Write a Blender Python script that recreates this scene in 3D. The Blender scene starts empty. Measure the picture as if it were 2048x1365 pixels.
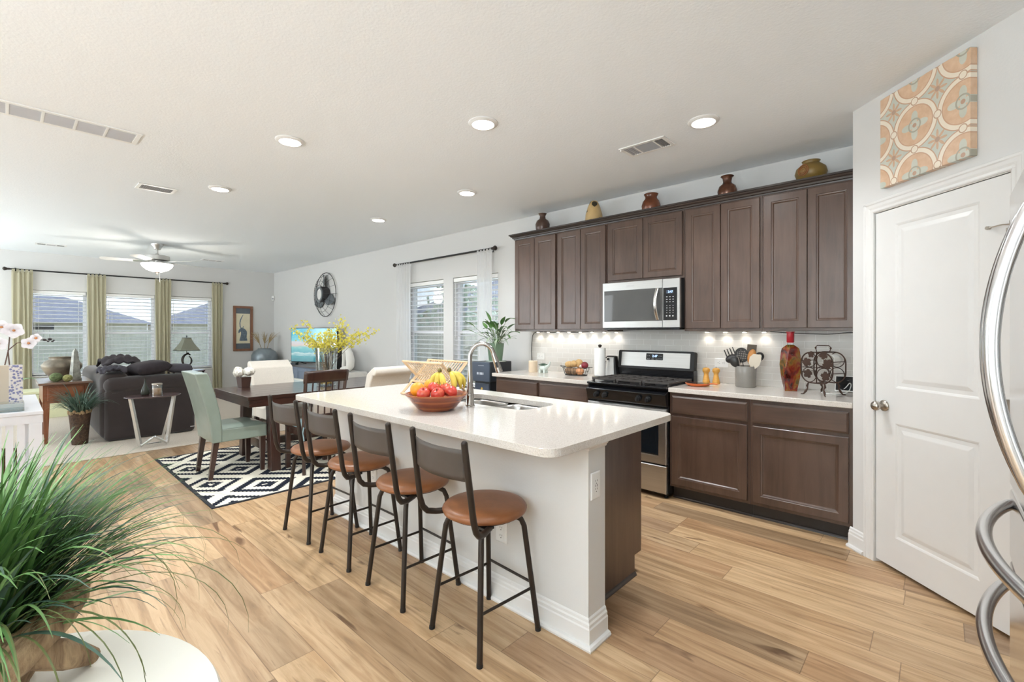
import bpy, bmesh, math, random
from mathutils import Matrix, Vector, Euler
R = math.radians
PI = math.pi
rnd = random.Random(7)
SC = bpy.context.scene
COL = SC.collection

# ------------------------------------------------------------------ camera, sky, sun, exposure
cam_d = bpy.data.cameras.new('camera')
cam = bpy.data.objects.new('camera', cam_d)
COL.objects.link(cam)
cam.location = (0.403, -4.2745, 1.3615)
cam.rotation_euler = (R(90), 0, 0.7435)
cam_d.sensor_width = 36
cam_d.lens = 930 / 2048 * 36
cam_d.shift_y = -(682.5 - 665) / 2048
cam_d.clip_start = 0.02
SC.camera = cam

SC.view_settings.view_transform = 'Standard'
SC.view_settings.look = 'None'
SC.view_settings.gamma = 1
SC.view_settings.use_curve_mapping = False
SC.view_settings.exposure = 0.97
SC.cycles.use_denoising = True
SC.cycles.max_bounces = 9
SC.cycles.diffuse_bounces = 5
SC.cycles.glossy_bounces = 4
SC.cycles.transmission_bounces = 8
SC.cycles.transparent_max_bounces = 16
SC.cycles.sample_clamp_indirect = 6
SC.cycles.caustics_reflective = False
SC.cycles.caustics_refractive = False

def link(nt, a, b):
    nt.links.new(a, b)

world = bpy.data.worlds.new('world')
SC.world = world
world.use_nodes = True
wn = world.node_tree
wn.nodes.clear()
w_out = wn.nodes.new('ShaderNodeOutputWorld')
w_bg = wn.nodes.new('ShaderNodeBackground')
w_tc = wn.nodes.new('ShaderNodeTexCoord')
w_sep = wn.nodes.new('ShaderNodeSeparateXYZ')
w_ramp = wn.nodes.new('ShaderNodeValToRGB')
w_ramp.color_ramp.elements[0].position = 0.0
w_ramp.color_ramp.elements[0].color = (0.80, 0.90, 1.0, 1)
w_ramp.color_ramp.elements[1].position = 0.35
w_ramp.color_ramp.elements[1].color = (0.42, 0.70, 1.0, 1)
w_noise = wn.nodes.new('ShaderNodeTexNoise')
w_noise.inputs['Scale'].default_value = 3.2
w_noise.inputs['Detail'].default_value = 6
w_map = wn.nodes.new('ShaderNodeMapping')
w_map.inputs['Scale'].default_value = (1, 1, 2.6)
w_cr = wn.nodes.new('ShaderNodeValToRGB')
w_cr.color_ramp.elements[0].position = 0.47
w_cr.color_ramp.elements[1].position = 0.62
w_mix = wn.nodes.new('ShaderNodeMixRGB')
w_mix.inputs['Color2'].default_value = (1, 1, 1, 1)
link(wn, w_tc.outputs['Generated'], w_sep.inputs[0])
link(wn, w_sep.outputs['Z'], w_ramp.inputs[0])
link(wn, w_tc.outputs['Generated'], w_map.inputs['Vector'])
link(wn, w_map.outputs[0], w_noise.inputs['Vector'])
link(wn, w_noise.outputs['Fac'], w_cr.inputs[0])
link(wn, w_cr.outputs[0], w_mix.inputs['Fac'])
link(wn, w_ramp.outputs[0], w_mix.inputs['Color1'])
link(wn, w_mix.outputs[0], w_bg.inputs['Color'])
link(wn, w_bg.outputs[0], w_out.inputs[0])
w_bg.inputs['Strength'].default_value = 1.0

sun_d = bpy.data.lights.new('sun', 'SUN')
sun_d.energy = 2.2
sun_d.angle = R(0.6)
sun_d.color = (1.0, 0.93, 0.80)
sun = bpy.data.objects.new('sun', sun_d)
COL.objects.link(sun)
sun.rotation_euler = Vector((0.6, -0.6, -0.40)).to_track_quat('-Z', 'Y').to_euler()

def area_light(name, loc, aim, w, h, power, color=(1, 1, 1)):
    d = bpy.data.lights.new(name, 'AREA')
    d.shape = 'RECTANGLE'
    d.size = w
    d.size_y = h
    d.energy = power
    d.color = color
    o = bpy.data.objects.new(name, d)
    COL.objects.link(o)
    o.location = loc
    o.rotation_euler = (Vector(aim) - Vector(loc)).to_track_quat('-Z', 'Y').to_euler()
    return o
# added fill areas, unseen behind the camera, brightening the room and the ceiling
area_light('rear_fill', (-2.6, -7.9, 1.35), (-2.6, 0, 1.9), 3.4, 2.1, 3, (0.88, 0.95, 1.0))
area_light('rear_fill', (-8.0, -7.9, 1.35), (-8.0, 0, 1.9), 3.4, 2.1, 44, (0.88, 0.95, 1.0))
for ux, up in ((0.4, 130), (-2.4, 22), (-5.0, 4), (-7.6, 30), (-10.2, 60)):
    area_light('ceiling_fill', (ux, -7.5, 0.95), (ux-0.01, -7.45, 2.755), 1.4, 0.6, up, (0.84, 0.94, 1.0))

# ------------------------------------------------------------------ mesh builder
class MB:
    def __init__(s):
        s.bm = bmesh.new()
        s.M = Matrix()
        s.mi = 0
    def add(s, vs, fs):
        bv = [s.bm.verts.new(s.M @ Vector(v)) for v in vs]
        for f in fs:
            try:
                fc = s.bm.faces.new([bv[i] for i in f])
                fc.material_index = s.mi
            except ValueError:
                pass
        return s
    def b2(s, x0, x1, y0, y1, z0, z1):
        return s.add([(x0,y0,z0),(x1,y0,z0),(x1,y1,z0),(x0,y1,z0),(x0,y0,z1),(x1,y0,z1),(x1,y1,z1),(x0,y1,z1)],
                     [(0,3,2,1),(4,5,6,7),(0,1,5,4),(1,2,6,5),(2,3,7,6),(3,0,4,7)])
    def box(s, c, d, rot=None):
        M0 = s.M
        s.M = M0 @ Matrix.Translation(c) @ (rot.to_4x4() if rot else Matrix())
        s.b2(-d[0]/2, d[0]/2, -d[1]/2, d[1]/2, -d[2]/2, d[2]/2)
        s.M = M0
        return s
    def hexa(s, bot, top):
        return s.add(list(bot) + list(top), [(0,3,2,1),(4,5,6,7),(0,1,5,4),(1,2,6,5),(2,3,7,6),(3,0,4,7)])
    def tube(s, pts, r, n=8, closed=False, cap=True, flat=None):
        pts = [Vector(p) for p in pts]
        m = len(pts)
        rs = r if isinstance(r, (list, tuple)) else [r]*m
        tans = []
        for i in range(m):
            a = pts[(i-1) % m] if (closed or i > 0) else pts[i]
            b = pts[(i+1) % m] if (closed or i < m-1) else pts[i]
            t = b - a
            tans.append(t.normalized() if t.length > 1e-9 else Vector((0,0,1)))
        ref = Vector((0,0,1)) if abs(tans[0].z) < 0.9 else Vector((1,0,0))
        nrm = tans[0].cross(ref).normalized()
        vs = []
        for i in range(m):
            nrm = nrm - tans[i]*nrm.dot(tans[i])
            if nrm.length < 1e-6:
                nrm = tans[i].orthogonal()
            nrm.normalize()
            bi = tans[i].cross(nrm)
            for k in range(n):
                a = 2*PI*k/n
                e = 1 if flat is None else flat
                vs.append(pts[i] + nrm*(math.cos(a)*rs[i]) + bi*(math.sin(a)*rs[i]*e))
        fs = []
        for i in range(m if closed else m-1):
            j = (i+1) % m
            for k in range(n):
                l = (k+1) % n
                fs.append((i*n+k, i*n+l, j*n+l, j*n+k))
        if cap and not closed:
            fs.append(tuple(range(n-1, -1, -1)))
            fs.append(tuple((m-1)*n+k for k in range(n)))
        return s.add(vs, fs)
    def cyl(s, p0, p1, r0, r1=None, n=16):
        return s.tube([p0, p1], [r0, r0 if r1 is None else r1], n)
    def lathe(s, prof, n=24, c=(0,0,0), sx=1, sy=1, cap=True):
        vs, fs = [], []
        m = len(prof)
        for r, z in prof:
            for k in range(n):
                a = 2*PI*k/n
                vs.append((c[0]+math.cos(a)*r*sx, c[1]+math.sin(a)*r*sy, c[2]+z))
        for i in range(m-1):
            for k in range(n):
                l = (k+1) % n
                fs.append((i*n+k, i*n+l, (i+1)*n+l, (i+1)*n+k))
        if cap and prof[0][0] > 1e-5:
            fs.append(tuple(range(n-1, -1, -1)))
        if cap and prof[-1][0] > 1e-5:
            fs.append(tuple((m-1)*n+k for k in range(n)))
        s.add(vs, fs)
        return s
    def prism(s, poly, h0, h1):
        n = len(poly)
        vs = [(p[0], p[1], h0) for p in poly] + [(p[0], p[1], h1) for p in poly]
        fs = [tuple(range(n-1,-1,-1)), tuple(range(n, 2*n))]
        for i in range(n):
            j = (i+1) % n
            fs.append((i, j, n+j, n+i))
        return s.add(vs, fs)
    def extrude(s, prof, p0, p1, ux=(1,0,0), uy=(0,0,1)):
        # closed profile (a,b) in the ux/uy plane swept from p0 to p1
        ux, uy, p0, p1 = Vector(ux), Vector(uy), Vector(p0), Vector(p1)
        n = len(prof)
        vs = [p0+ux*a+uy*b for a, b in prof] + [p1+ux*a+uy*b for a, b in prof]
        fs = [tuple(range(n-1,-1,-1)), tuple(range(n, 2*n))]
        for i in range(n):
            j = (i+1) % n
            fs.append((i, j, n+j, n+i))
        return s.add(vs, fs)
    def rings(s, o, ux, uz, un, w, h, prof, back=True):
        # nested rectangles: prof = [(inset, height)...]; the last ring is filled
        o, ux, uz, un = Vector(o), Vector(ux), Vector(uz), Vector(un)
        vs, fs = [], []
        for ins, d in prof:
            for a, b in ((ins, ins), (w-ins, ins), (w-ins, h-ins), (ins, h-ins)):
                vs.append(o + ux*a + uz*b + un*d)
        for i in range(len(prof)-1):
            for k in range(4):
                l = (k+1) % 4
                fs.append((i*4+k, i*4+l, (i+1)*4+l, (i+1)*4+k))
        m = (len(prof)-1)*4
        fs.append((m, m+1, m+2, m+3))
        if back:
            fs.append((3, 2, 1, 0))
        return s.add(vs, fs)
    def ball(s, c, r, nu=16, nv=10, sc=(1,1,1), rot=None):
        M0 = s.M
        s.M = M0 @ Matrix.Translation(c) @ (rot.to_4x4() if rot else Matrix()) @ Matrix.Diagonal((*sc, 1))
        s.lathe([(max(r*math.sin(PI*i/nv), 0 if 0 < i < nv else 1e-6), -r*math.cos(PI*i/nv)) for i in range(nv+1)], nu)
        s.M = M0
        return s
    def grid(s, f, nu, nv, wrap=False):
        vs = [f(i/nu, j/nv) for j in range(nv+1) for i in range(nu+1)]
        fs = [(j*(nu+1)+i, j*(nu+1)+i+1, (j+1)*(nu+1)+i+1, (j+1)*(nu+1)+i) for j in range(nv) for i in range(nu)]
        return s.add(vs, fs)
    def build(s, name, mats, parent=None, smooth=None, bevel=0, sub=0, solid=0, seg=2, weld=False, loc=None):
        if weld:
            bmesh.ops.remove_doubles(s.bm, verts=s.bm.verts, dist=1e-5)
        bmesh.ops.recalc_face_normals(s.bm, faces=s.bm.faces)
        me = bpy.data.meshes.new(name)
        if loc is not None:
            bmesh.ops.translate(s.bm, verts=s.bm.verts, vec=-Vector(loc))
        s.bm.to_mesh(me)
        s.bm.free()
        for m in (mats if isinstance(mats, (list, tuple)) else [mats]):
            me.materials.append(m)
        if smooth is not None:
            me.polygons.foreach_set('use_smooth', [True]*len(me.polygons))
            if smooth < 179:
                me.set_sharp_from_angle(angle=R(smooth))
        o = bpy.data.objects.new(name, me)
        COL.objects.link(o)
        if loc is not None:
            o.location = loc
        if solid:
            md = o.modifiers.new('solid', 'SOLIDIFY'); md.thickness = solid; md.offset = 0
        if bevel:
            md = o.modifiers.new('bevel', 'BEVEL'); md.width = bevel; md.segments = seg
            md.limit_method = 'ANGLE'; md.angle_limit = R(40)
            if smooth is None:
                me.polygons.foreach_set('use_smooth', [True]*len(me.polygons))
                md.harden_normals = True
        if sub:
            md = o.modifiers.new('sub', 'SUBSURF'); md.levels = sub; md.render_levels = sub
        if parent:
            o.parent = parent
        return o

def tag(o, label=None, cat=None, group=None, kind=None):
    if label: o['label'] = label
    if cat: o['category'] = cat
    if group: o['group'] = group
    if kind: o['kind'] = kind
    return o
def thing(name, label, cat, loc=(0,0,0), rz=0, group=None):
    o = bpy.data.objects.new(name, None)
    COL.objects.link(o)
    o.location = loc
    o.rotation_euler = (0, 0, rz)
    o.empty_display_size = 0.05
    return tag(o, label, cat, group)
def dup(root, loc, rz=None, label=None):
    def cp(o, par):
        c = o.copy(); COL.objects.link(c)
        if par: c.parent = par
        for ch in list(o.children): cp(ch, c)
        return c
    r = cp(root, None)
    r.location = loc
    if rz is not None: r.rotation_euler = (0, 0, rz)
    if label: r['label'] = label
    return r
def rrect(x0, x1, y0, y1, r, n=6):
    p = []
    for cx, cy, a0 in ((x1-r, y0+r, -90), (x1-r, y1-r, 0), (x0+r, y1-r, 90), (x0+r, y0+r, 180)):
        for i in range(n+1):
            a = R(a0 + 90*i/n)
            p.append((cx+r*math.cos(a), cy+r*math.sin(a)))
    return p
def arc(c, r, a0, a1, n, plane='xz'):
    out = []
    for i in range(n+1):
        a = R(a0+(a1-a0)*i/n)
        u, v = r*math.cos(a), r*math.sin(a)
        out.append({'xz': (c[0]+u, c[1], c[2]+v), 'yz': (c[0], c[1]+u, c[2]+v), 'xy': (c[0]+u, c[1]+v, c[2])}[plane])
    return out

# ------------------------------------------------------------------ materials
def lin(r, g, b):
    f = lambda c: (c/12.92 if c <= 0.04045 else ((c+0.055)/1.055)**2.4)
    return (f(r/255), f(g/255), f(b/255), 1)
def new_mat(name):
    m = bpy.data.materials.new(name)
    m.use_nodes = True
    nt = m.node_tree
    b = nt.nodes['Principled BSDF']
    return m, nt, b
def math_n(nt, op, a, b=None, c=None):
    n = nt.nodes.new('ShaderNodeMath')
    n.operation = op
    for i, v in enumerate((a, b, c)):
        if v is None: continue
        if isinstance(v, (int, float)): n.inputs[i].default_value = v
        else: link(nt, v, n.inputs[i])
    return n.outputs[0]
def coords(nt, scale=(1,1,1), rot=(0,0,0), kind='Object'):
    tc = nt.nodes.new('ShaderNodeTexCoord')
    mp = nt.nodes.new('ShaderNodeMapping')
    mp.inputs['Scale'].default_value = scale
    mp.inputs['Rotation'].default_value = rot
    link(nt, tc.outputs[kind], mp.inputs['Vector'])
    return mp.outputs[0]
def noise(nt, vec, scale, detail=3, rough=0.5, dist=0):
    n = nt.nodes.new('ShaderNodeTexNoise')
    n.inputs['Scale'].default_value = scale
    n.inputs['Detail'].default_value = detail
    n.inputs['Roughness'].default_value = rough
    n.inputs['Distortion'].default_value = dist
    link(nt, vec, n.inputs['Vector'])
    return n.outputs['Fac']
def ramp(nt, fac, stops, interp='LINEAR'):
    n = nt.nodes.new('ShaderNodeValToRGB')
    cr = n.color_ramp
    cr.interpolation = interp
    while len(cr.elements) < len(stops): cr.elements.new(0.5)
    for e, (p, c) in zip(cr.elements, stops):
        e.position = p
        e.color = c if len(c) == 4 else (*c, 1)
    link(nt, fac, n.inputs[0])
    return n.outputs[0]
def mixc(nt, fac, a, b, blend='MIX'):
    n = nt.nodes.new('ShaderNodeMixRGB')
    n.blend_type = blend
    for i, v in enumerate((fac, a, b)):
        if isinstance(v, (int, float)): n.inputs[i].default_value = v
        elif isinstance(v, tuple): n.inputs[i].default_value = v
        else: link(nt, v, n.inputs[i])
    return n.outputs[0]
def bump(nt, b, h, strength=0.2, dist=0.01):
    n = nt.nodes.new('ShaderNodeBump')
    n.inputs['Strength'].default_value = strength
    n.inputs['Distance'].default_value = dist
    link(nt, h, n.inputs['Height'])
    link(nt, n.outputs[0], b.inputs['Normal'])
def plain(name, col, rough=0.5, metal=0, var=0.0, vscale=8, bmp=0, bscale=60, bdist=0.003, spec=0.5, coat=0, emit=0, aniso=None, sheen=0):
    m, nt, b = new_mat(name)
    b.inputs['Roughness'].default_value = rough
    b.inputs['Metallic'].default_value = metal
    b.inputs['Specular IOR Level'].default_value = spec
    b.inputs['Base Color'].default_value = col
    if coat: b.inputs['Coat Weight'].default_value = coat
    if sheen: b.inputs['Sheen Weight'].default_value = sheen
    v = coords(nt, aniso or (1,1,1))
    if var:
        f = noise(nt, v, vscale, 4)
        lo = tuple(max(c*(1-var), 0) for c in col[:3]) + (1,)
        hi = tuple(min(c*(1+var), 1) for c in col[:3]) + (1,)
        link(nt, ramp(nt, f, [(0.3, lo), (0.7, hi)]), b.inputs['Base Color'])
    if bmp:
        bump(nt, b, noise(nt, v, bscale, 4), bmp, bdist)
    if emit:
        b.inputs['Emission Color'].default_value = col
        b.inputs['Emission Strength'].default_value = emit
    return m
def emitter(name, col, s):
    m, nt, b = new_mat(name)
    nt.nodes.remove(b)
    e = nt.nodes.new('ShaderNodeEmission')
    e.inputs[0].default_value = col
    e.inputs[1].default_value = s
    link(nt, e.outputs[0], nt.nodes['Material Output'].inputs[0])
    return m
def wood(name, dark, light, rough=0.4, scale=1, axis='x', coat=0.1, gr=14, spec=0.5):
    m, nt, b = new_mat(name)
    sc = {'x': (1, gr, gr), 'y': (gr, 1, gr), 'z': (gr, gr, 1)}[axis]
    v = coords(nt, sc)
    f = noise(nt, v, 2.2*scale, 6, 0.6, 0.6)
    f2 = noise(nt, coords(nt, (1.5, 1.5, 1.5)), 2*scale, 2)
    c1 = ramp(nt, f, [(0.3, dark), (0.72, light)])
    c2 = mixc(nt, 0.35, c1, ramp(nt, f2, [(0.3, dark), (0.7, light)]))
    link(nt, c2, b.inputs['Base Color'])
    b.inputs['Roughness'].default_value = rough
    b.inputs['Coat Weight'].default_value = coat
    b.inputs['Coat Roughness'].default_value = 0.25
    b.inputs['Specular IOR Level'].default_value = spec
    bump(nt, b, f, 0.05, 0.002)
    return m
def pane_glass(name, tint=(1,1,1,1), refl=0.07, rough=0.0):
    m, nt, b = new_mat(name)
    nt.nodes.remove(b)
    t = nt.nodes.new('ShaderNodeBsdfTransparent'); t.inputs[0].default_value = tint
    g = nt.nodes.new('ShaderNodeBsdfGlossy'); g.inputs['Roughness'].default_value = rough
    lw = nt.nodes.new('ShaderNodeLayerWeight'); lw.inputs['Blend'].default_value = 0.25
    f = math_n(nt, 'MULTIPLY_ADD', lw.outputs['Fresnel'], 0.6, refl)
    mx = nt.nodes.new('ShaderNodeMixShader')
    link(nt, f, mx.inputs[0]); link(nt, t.outputs[0], mx.inputs[1]); link(nt, g.outputs[0], mx.inputs[2])
    link(nt, mx.outputs[0], nt.nodes['Material Output'].inputs[0])
    return m
def cloth_translucent(name, col, trans=0.4, clear=0.0, bscale=300, var=0.06, aniso=(1,1,1)):
    m, nt, b = new_mat(name)
    nt.nodes.remove(b)
    v = coords(nt, aniso)
    f = noise(nt, v, bscale, 2)
    lo = tuple(c*(1-var) for c in col[:3]) + (1,)
    cc = ramp(nt, f, [(0.3, lo), (0.7, col)])
    d = nt.nodes.new('ShaderNodeBsdfDiffuse'); t = nt.nodes.new('ShaderNodeBsdfTranslucent')
    link(nt, cc, d.inputs[0]); link(nt, cc, t.inputs[0])
    mx = nt.nodes.new('ShaderNodeMixShader'); mx.inputs[0].default_value = trans
    link(nt, d.outputs[0], mx.inputs[1]); link(nt, t.outputs[0], mx.inputs[2])
    out = mx.outputs[0]
    if clear:
        tr = nt.nodes.new('ShaderNodeBsdfTransparent')
        m2 = nt.nodes.new('ShaderNodeMixShader'); m2.inputs[0].default_value = clear
        link(nt, out, m2.inputs[1]); link(nt, tr.outputs[0], m2.inputs[2]); out = m2.outputs[0]
    link(nt, out, nt.nodes['Material Output'].inputs[0])
    return m

def make_floor_mat():
    m, nt, b = new_mat('plank_floor')
    tc = nt.nodes.new('ShaderNodeTexCoord')
    sp = nt.nodes.new('ShaderNodeSeparateXYZ')
    link(nt, tc.outputs['Object'], sp.inputs[0])
    W, Lg = 0.178, 1.22
    yy = math_n(nt, 'DIVIDE', sp.outputs['Y'], W)
    row = math_n(nt, 'FLOOR', yy)
    wn1 = nt.nodes.new('ShaderNodeTexWhiteNoise'); wn1.noise_dimensions = '1D'
    link(nt, row, wn1.inputs['W'])
    xx = math_n(nt, 'ADD', math_n(nt, 'DIVIDE', sp.outputs['X'], Lg), math_n(nt, 'MULTIPLY', wn1.outputs['Value'], 7.3))
    col = math_n(nt, 'FLOOR', xx)
    cmb = nt.nodes.new('ShaderNodeCombineXYZ')
    link(nt, row, cmb.inputs[0]); link(nt, col, cmb.inputs[1])
    wn2 = nt.nodes.new('ShaderNodeTexWhiteNoise'); wn2.noise_dimensions = '2D'
    link(nt, cmb.outputs[0], wn2.inputs['Vector'])
    tone = wn2.outputs['Value']
    base = ramp(nt, tone, [(0.0, lin(160,134,106)), (0.3, lin(204,174,138)), (0.6, lin(218,186,146)), (0.85, lin(192,156,120)), (1.0, lin(176,152,126))])
    off = nt.nodes.new('ShaderNodeCombineXYZ')
    link(nt, math_n(nt, 'MULTIPLY_ADD', tone, 37.0, sp.outputs['X']), off.inputs[0])
    link(nt, math_n(nt, 'MULTIPLY', sp.outputs['Y'], 13.0), off.inputs[1])
    link(nt, math_n(nt, 'MULTIPLY', tone, 91.0), off.inputs[2])
    g = noise(nt, off.outputs[0], 1.5, 7, 0.62, 0.9)
    grain = ramp(nt, g, [(0.26, lin(104,80,60)), (0.42, lin(196,178,158)), (0.62, (1,1,1,1)), (0.8, lin(215,196,176))])
    c = mixc(nt, 0.62, base, grain, 'MULTIPLY')
    # knots
    off2 = nt.nodes.new('ShaderNodeCombineXYZ')
    link(nt, math_n(nt, 'MULTIPLY_ADD', tone, 11.0, math_n(nt, 'MULTIPLY', sp.outputs['X'], 2.2)), off2.inputs[0])
    link(nt, math_n(nt, 'MULTIPLY', sp.outputs['Y'], 9.0), off2.inputs[1])
    k = noise(nt, off2.outputs[0], 1.0, 3, 0.5, 1.2)
    kn = ramp(nt, k, [(0.66, (1,1,1,1)), (0.74, lin(112,78,54))])
    off3 = nt.nodes.new('ShaderNodeCombineXYZ')
    link(nt, math_n(nt, 'MULTIPLY_ADD', tone, 53.0, math_n(nt, 'MULTIPLY', sp.outputs['X'], 1.3)), off3.inputs[0])
    link(nt, math_n(nt, 'MULTIPLY', sp.outputs['Y'], 34.0), off3.inputs[1])
    k3 = noise(nt, off3.outputs[0], 1.6, 5, 0.6, 1.6)
    c = mixc(nt, 0.38, c, ramp(nt, k3, [(0.60, (1,1,1,1)), (0.70, lin(128,96,70))]), 'MULTIPLY')
    c = mixc(nt, 0.7, c, kn, 'MULTIPLY')
    fy = math_n(nt, 'FRACT', yy); fx = math_n(nt, 'FRACT', xx)
    ey = math_n(nt, 'MINIMUM', fy, math_n(nt, 'SUBTRACT', 1.0, fy))
    ex = math_n(nt, 'MINIMUM', fx, math_n(nt, 'SUBTRACT', 1.0, fx))
    gap = math_n(nt, 'MAXIMUM', math_n(nt, 'LESS_THAN', ey, 0.009), math_n(nt, 'LESS_THAN', ex, 0.0014))
    c = mixc(nt, math_n(nt, 'MULTIPLY', gap, 0.55), c, lin(92, 66, 46))
    link(nt, c, b.inputs['Base Color'])
    b.inputs['Roughness'].default_value = 0.34
    b.inputs['Specular IOR Level'].default_value = 0.42
    bump(nt, b, g, 0.05, 0.002)
    return m
def make_rug_mat():
    m, nt, b = new_mat('diamond_rug')
    tc = nt.nodes.new('ShaderNodeTexCoord')
    sp = nt.nodes.new('ShaderNodeSeparateXYZ')
    link(nt, tc.outputs['Object'], sp.inputs[0])
    PX, PY, ST = 0.687, 0.675, 0.0229
    qx = math_n(nt, 'MULTIPLY', math_n(nt, 'FLOOR', math_n(nt, 'DIVIDE', math_n(nt, 'ADD', sp.outputs['X'], 4.382+40*PX), ST)), ST)
    qy = math_n(nt, 'MULTIPLY', math_n(nt, 'FLOOR', math_n(nt, 'DIVIDE', math_n(nt, 'ADD', sp.outputs['Y'], 3.058+40*PY), ST)), ST)
    def dist(ox, oy):
        fx = math_n(nt, 'ABSOLUTE', math_n(nt, 'SUBTRACT', math_n(nt, 'FRACT', math_n(nt, 'ADD', math_n(nt, 'DIVIDE', qx, PX), ox)), 0.5))
        fy = math_n(nt, 'ABSOLUTE', math_n(nt, 'SUBTRACT', math_n(nt, 'FRACT', math_n(nt, 'ADD', math_n(nt, 'DIVIDE', qy, PY), oy)), 0.5))
        return math_n(nt, 'MULTIPLY', math_n(nt, 'ADD', fx, fy), 2.0)
    d = math_n(nt, 'MINIMUM', dist(0.5, 0.5), dist(0.0, 0.0))
    blk, wht = lin(34,38,48), lin(226,220,204)
    c = ramp(nt, d, [(0.0, wht), (0.07, blk), (0.30, wht), (0.54, blk), (0.80, wht)], 'CONSTANT')
    link(nt, c, b.inputs['Base Color'])
    b.inputs['Roughness'].default_value = 0.95
    b.inputs['Specular IOR Level'].default_value = 0.1
    bump(nt, b, noise(nt, coords(nt), 260, 2), 0.3, 0.003)
    return m
def make_tile_mat():
    m, nt, b = new_mat('subway_tile')
    v = coords(nt, (1,1,1), (R(90), 0, 0))
    br = nt.nodes.new('ShaderNodeTexBrick')
    link(nt, v, br.inputs['Vector'])
    br.offset = 0.5
    br.inputs['Scale'].default_value = 1
    br.inputs['Brick Width'].default_value = 0.152
    br.inputs['Row Height'].default_value = 0.0537
    br.inputs['Mortar Size'].default_value = 0.0016
    br.inputs['Mortar Smooth'].default_value = 0.1
    br.inputs['Color1'].default_value = lin(222,219,214)
    br.inputs['Color2'].default_value = lin(214,211,206)
    br.inputs['Mortar'].default_value = lin(240,239,236)
    link(nt, br.outputs['Color'], b.inputs['Base Color'])
    b.inputs['Roughness'].default_value = 0.16
    inv = math_n(nt, 'SUBTRACT', 1.0, br.outputs['Fac'])
    bump(nt, b, inv, 0.4, 0.002)
    return m
def make_quartz(name, base, speck):
    m, nt, b = new_mat(name)
    vo = nt.nodes.new('ShaderNodeTexVoronoi')
    vo.inputs['Scale'].default_value = 420
    link(nt, coords(nt), vo.inputs['Vector'])
    wn1 = nt.nodes.new('ShaderNodeSeparateColor')
    link(nt, vo.outputs['Color'], wn1.inputs[0])
    c = ramp(nt, wn1.outputs[0], [(0.0, speck), (0.10, base), (0.9, base), (0.94, (0.9,0.9,0.88,1))], 'CONSTANT')
    c2 = mixc(nt, 0.45, base, c)
    link(nt, c2, b.inputs['Base Color'])
    b.inputs['Roughness'].default_value = 0.1
    b.inputs['Specular IOR Level'].default_value = 0.5
    return m

M = {}
M['wall'] = plain('wall_paint', lin(216,215,213), 0.85, bmp=0.12, bscale=90, bdist=0.004, spec=0.2)
M['ceil'] = plain('ceiling_paint', lin(243,247,250), 0.9, bmp=0.22, bscale=75, bdist=0.006, spec=0.15)
M['trim'] = plain('white_trim', lin(226,225,223), 0.35, var=0.01)
M['floor'] = make_floor_mat()
M['carpet'] = plain('carpet', lin(205,194,180), 0.98, var=0.14, vscale=90, bmp=0.6, bscale=220, bdist=0.01, spec=0.05)
M['rug'] = make_rug_mat()
M['rugedge'] = plain('rug_binding', lin(36,38,44), 0.95, var=0.1)
M['tile'] = make_tile_mat()
M['quartz'] = make_quartz('quartz', lin(212,205,197), lin(150,138,124))
M['cab'] = wood('cabinet_wood', lin(68,50,41), lin(97,75,63), 0.30, 1.0, 'z', 0.3, 10)
M['cabH'] = wood('cabinet_wood_crosswise', lin(68,50,41), lin(97,75,63), 0.30, 1.0, 'x', 0.3, 10)
M['crown'] = wood('crown_wood', lin(44,36,32), lin(62,51,46), 0.33, 1.0, 'x', 0.2, 10)
M['toe'] = plain('toe_kick_dark', lin(46,40,36), 0.5, var=0.1)
M['steel'] = plain('stainless_steel', (0.52,0.52,0.51,1), 0.3, 1, var=0.05, vscale=3, bmp=0.03, bscale=60, aniso=(1,40,40))
M['steelv'] = plain('brushed_steel', (0.66,0.66,0.65,1), 0.26, 1, var=0.06, vscale=4, aniso=(40,40,1))
M['chrome'] = plain('polished_chrome', (0.60,0.59,0.57,1), 0.12, 1, var=0.03)
M['nickel'] = plain('brushed_nickel', (0.50,0.46,0.41,1), 0.28, 1, var=0.05)
M['black'] = plain('black_enamel', lin(22,23,26), 0.14, var=0.1)
M['blackmatte'] = plain('black_matte', lin(26,26,27), 0.55, var=0.1)
M['iron'] = plain('cast_iron', lin(62,57,54), 0.55, var=0.1, bmp=0.1, bscale=200)
M['darkglass'] = plain('dark_oven_glass', lin(20,26,32), 0.05, var=0.1)
M['mwglass'] = plain('smoked_glass', lin(84,84,83), 0.04, var=0.03)
M['bronze'] = plain('bronze_metal', lin(58,51,46), 0.42, 0.6, var=0.12)
M['slate'] = plain('stool_back_metal', lin(84,77,72), 0.48, 0.35, var=0.06, bmp=0.04, bscale=30)
M['leather'] = plain('tan_leather', lin(136,86,52), 0.36, var=0.24, vscale=9, bmp=0.1, bscale=160)
M['green'] = plain('sage_leather', lin(136,148,138), 0.27, var=0.07, vscale=6, bmp=0.12, bscale=25, coat=0.15)
M['cream'] = plain('cream_linen', lin(224,216,204), 0.9, var=0.05, vscale=120, bmp=0.15, bscale=300, sheen=0.2)
M['espresso'] = wood('espresso_wood', lin(40,25,21), lin(70,44,36), 0.25, 1.0, 'y', 0.5, 10)
M['espv'] = wood('espresso_wood_upright', lin(40,25,21), lin(72,46,38), 0.3, 1.0, 'z', 0.4, 10)
M['sofa'] = plain('charcoal_microfibre', lin(50,42,41), 0.92, var=0.2, vscale=5, bmp=0.15, bscale=90, sheen=0.3)
M['throw'] = plain('dark_throw', lin(48,42,46), 0.95, var=0.25, vscale=14, bmp=0.5, bscale=60)
M['bluepil'] = plain('blue_grey_pillow', lin(66,64,72), 0.9, var=0.1, bmp=0.2)
M['antique'] = wood('red_brown_wood', lin(92,48,26), lin(150,88,52), 0.35, 1.4, 'z', 0.3, 6)
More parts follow.
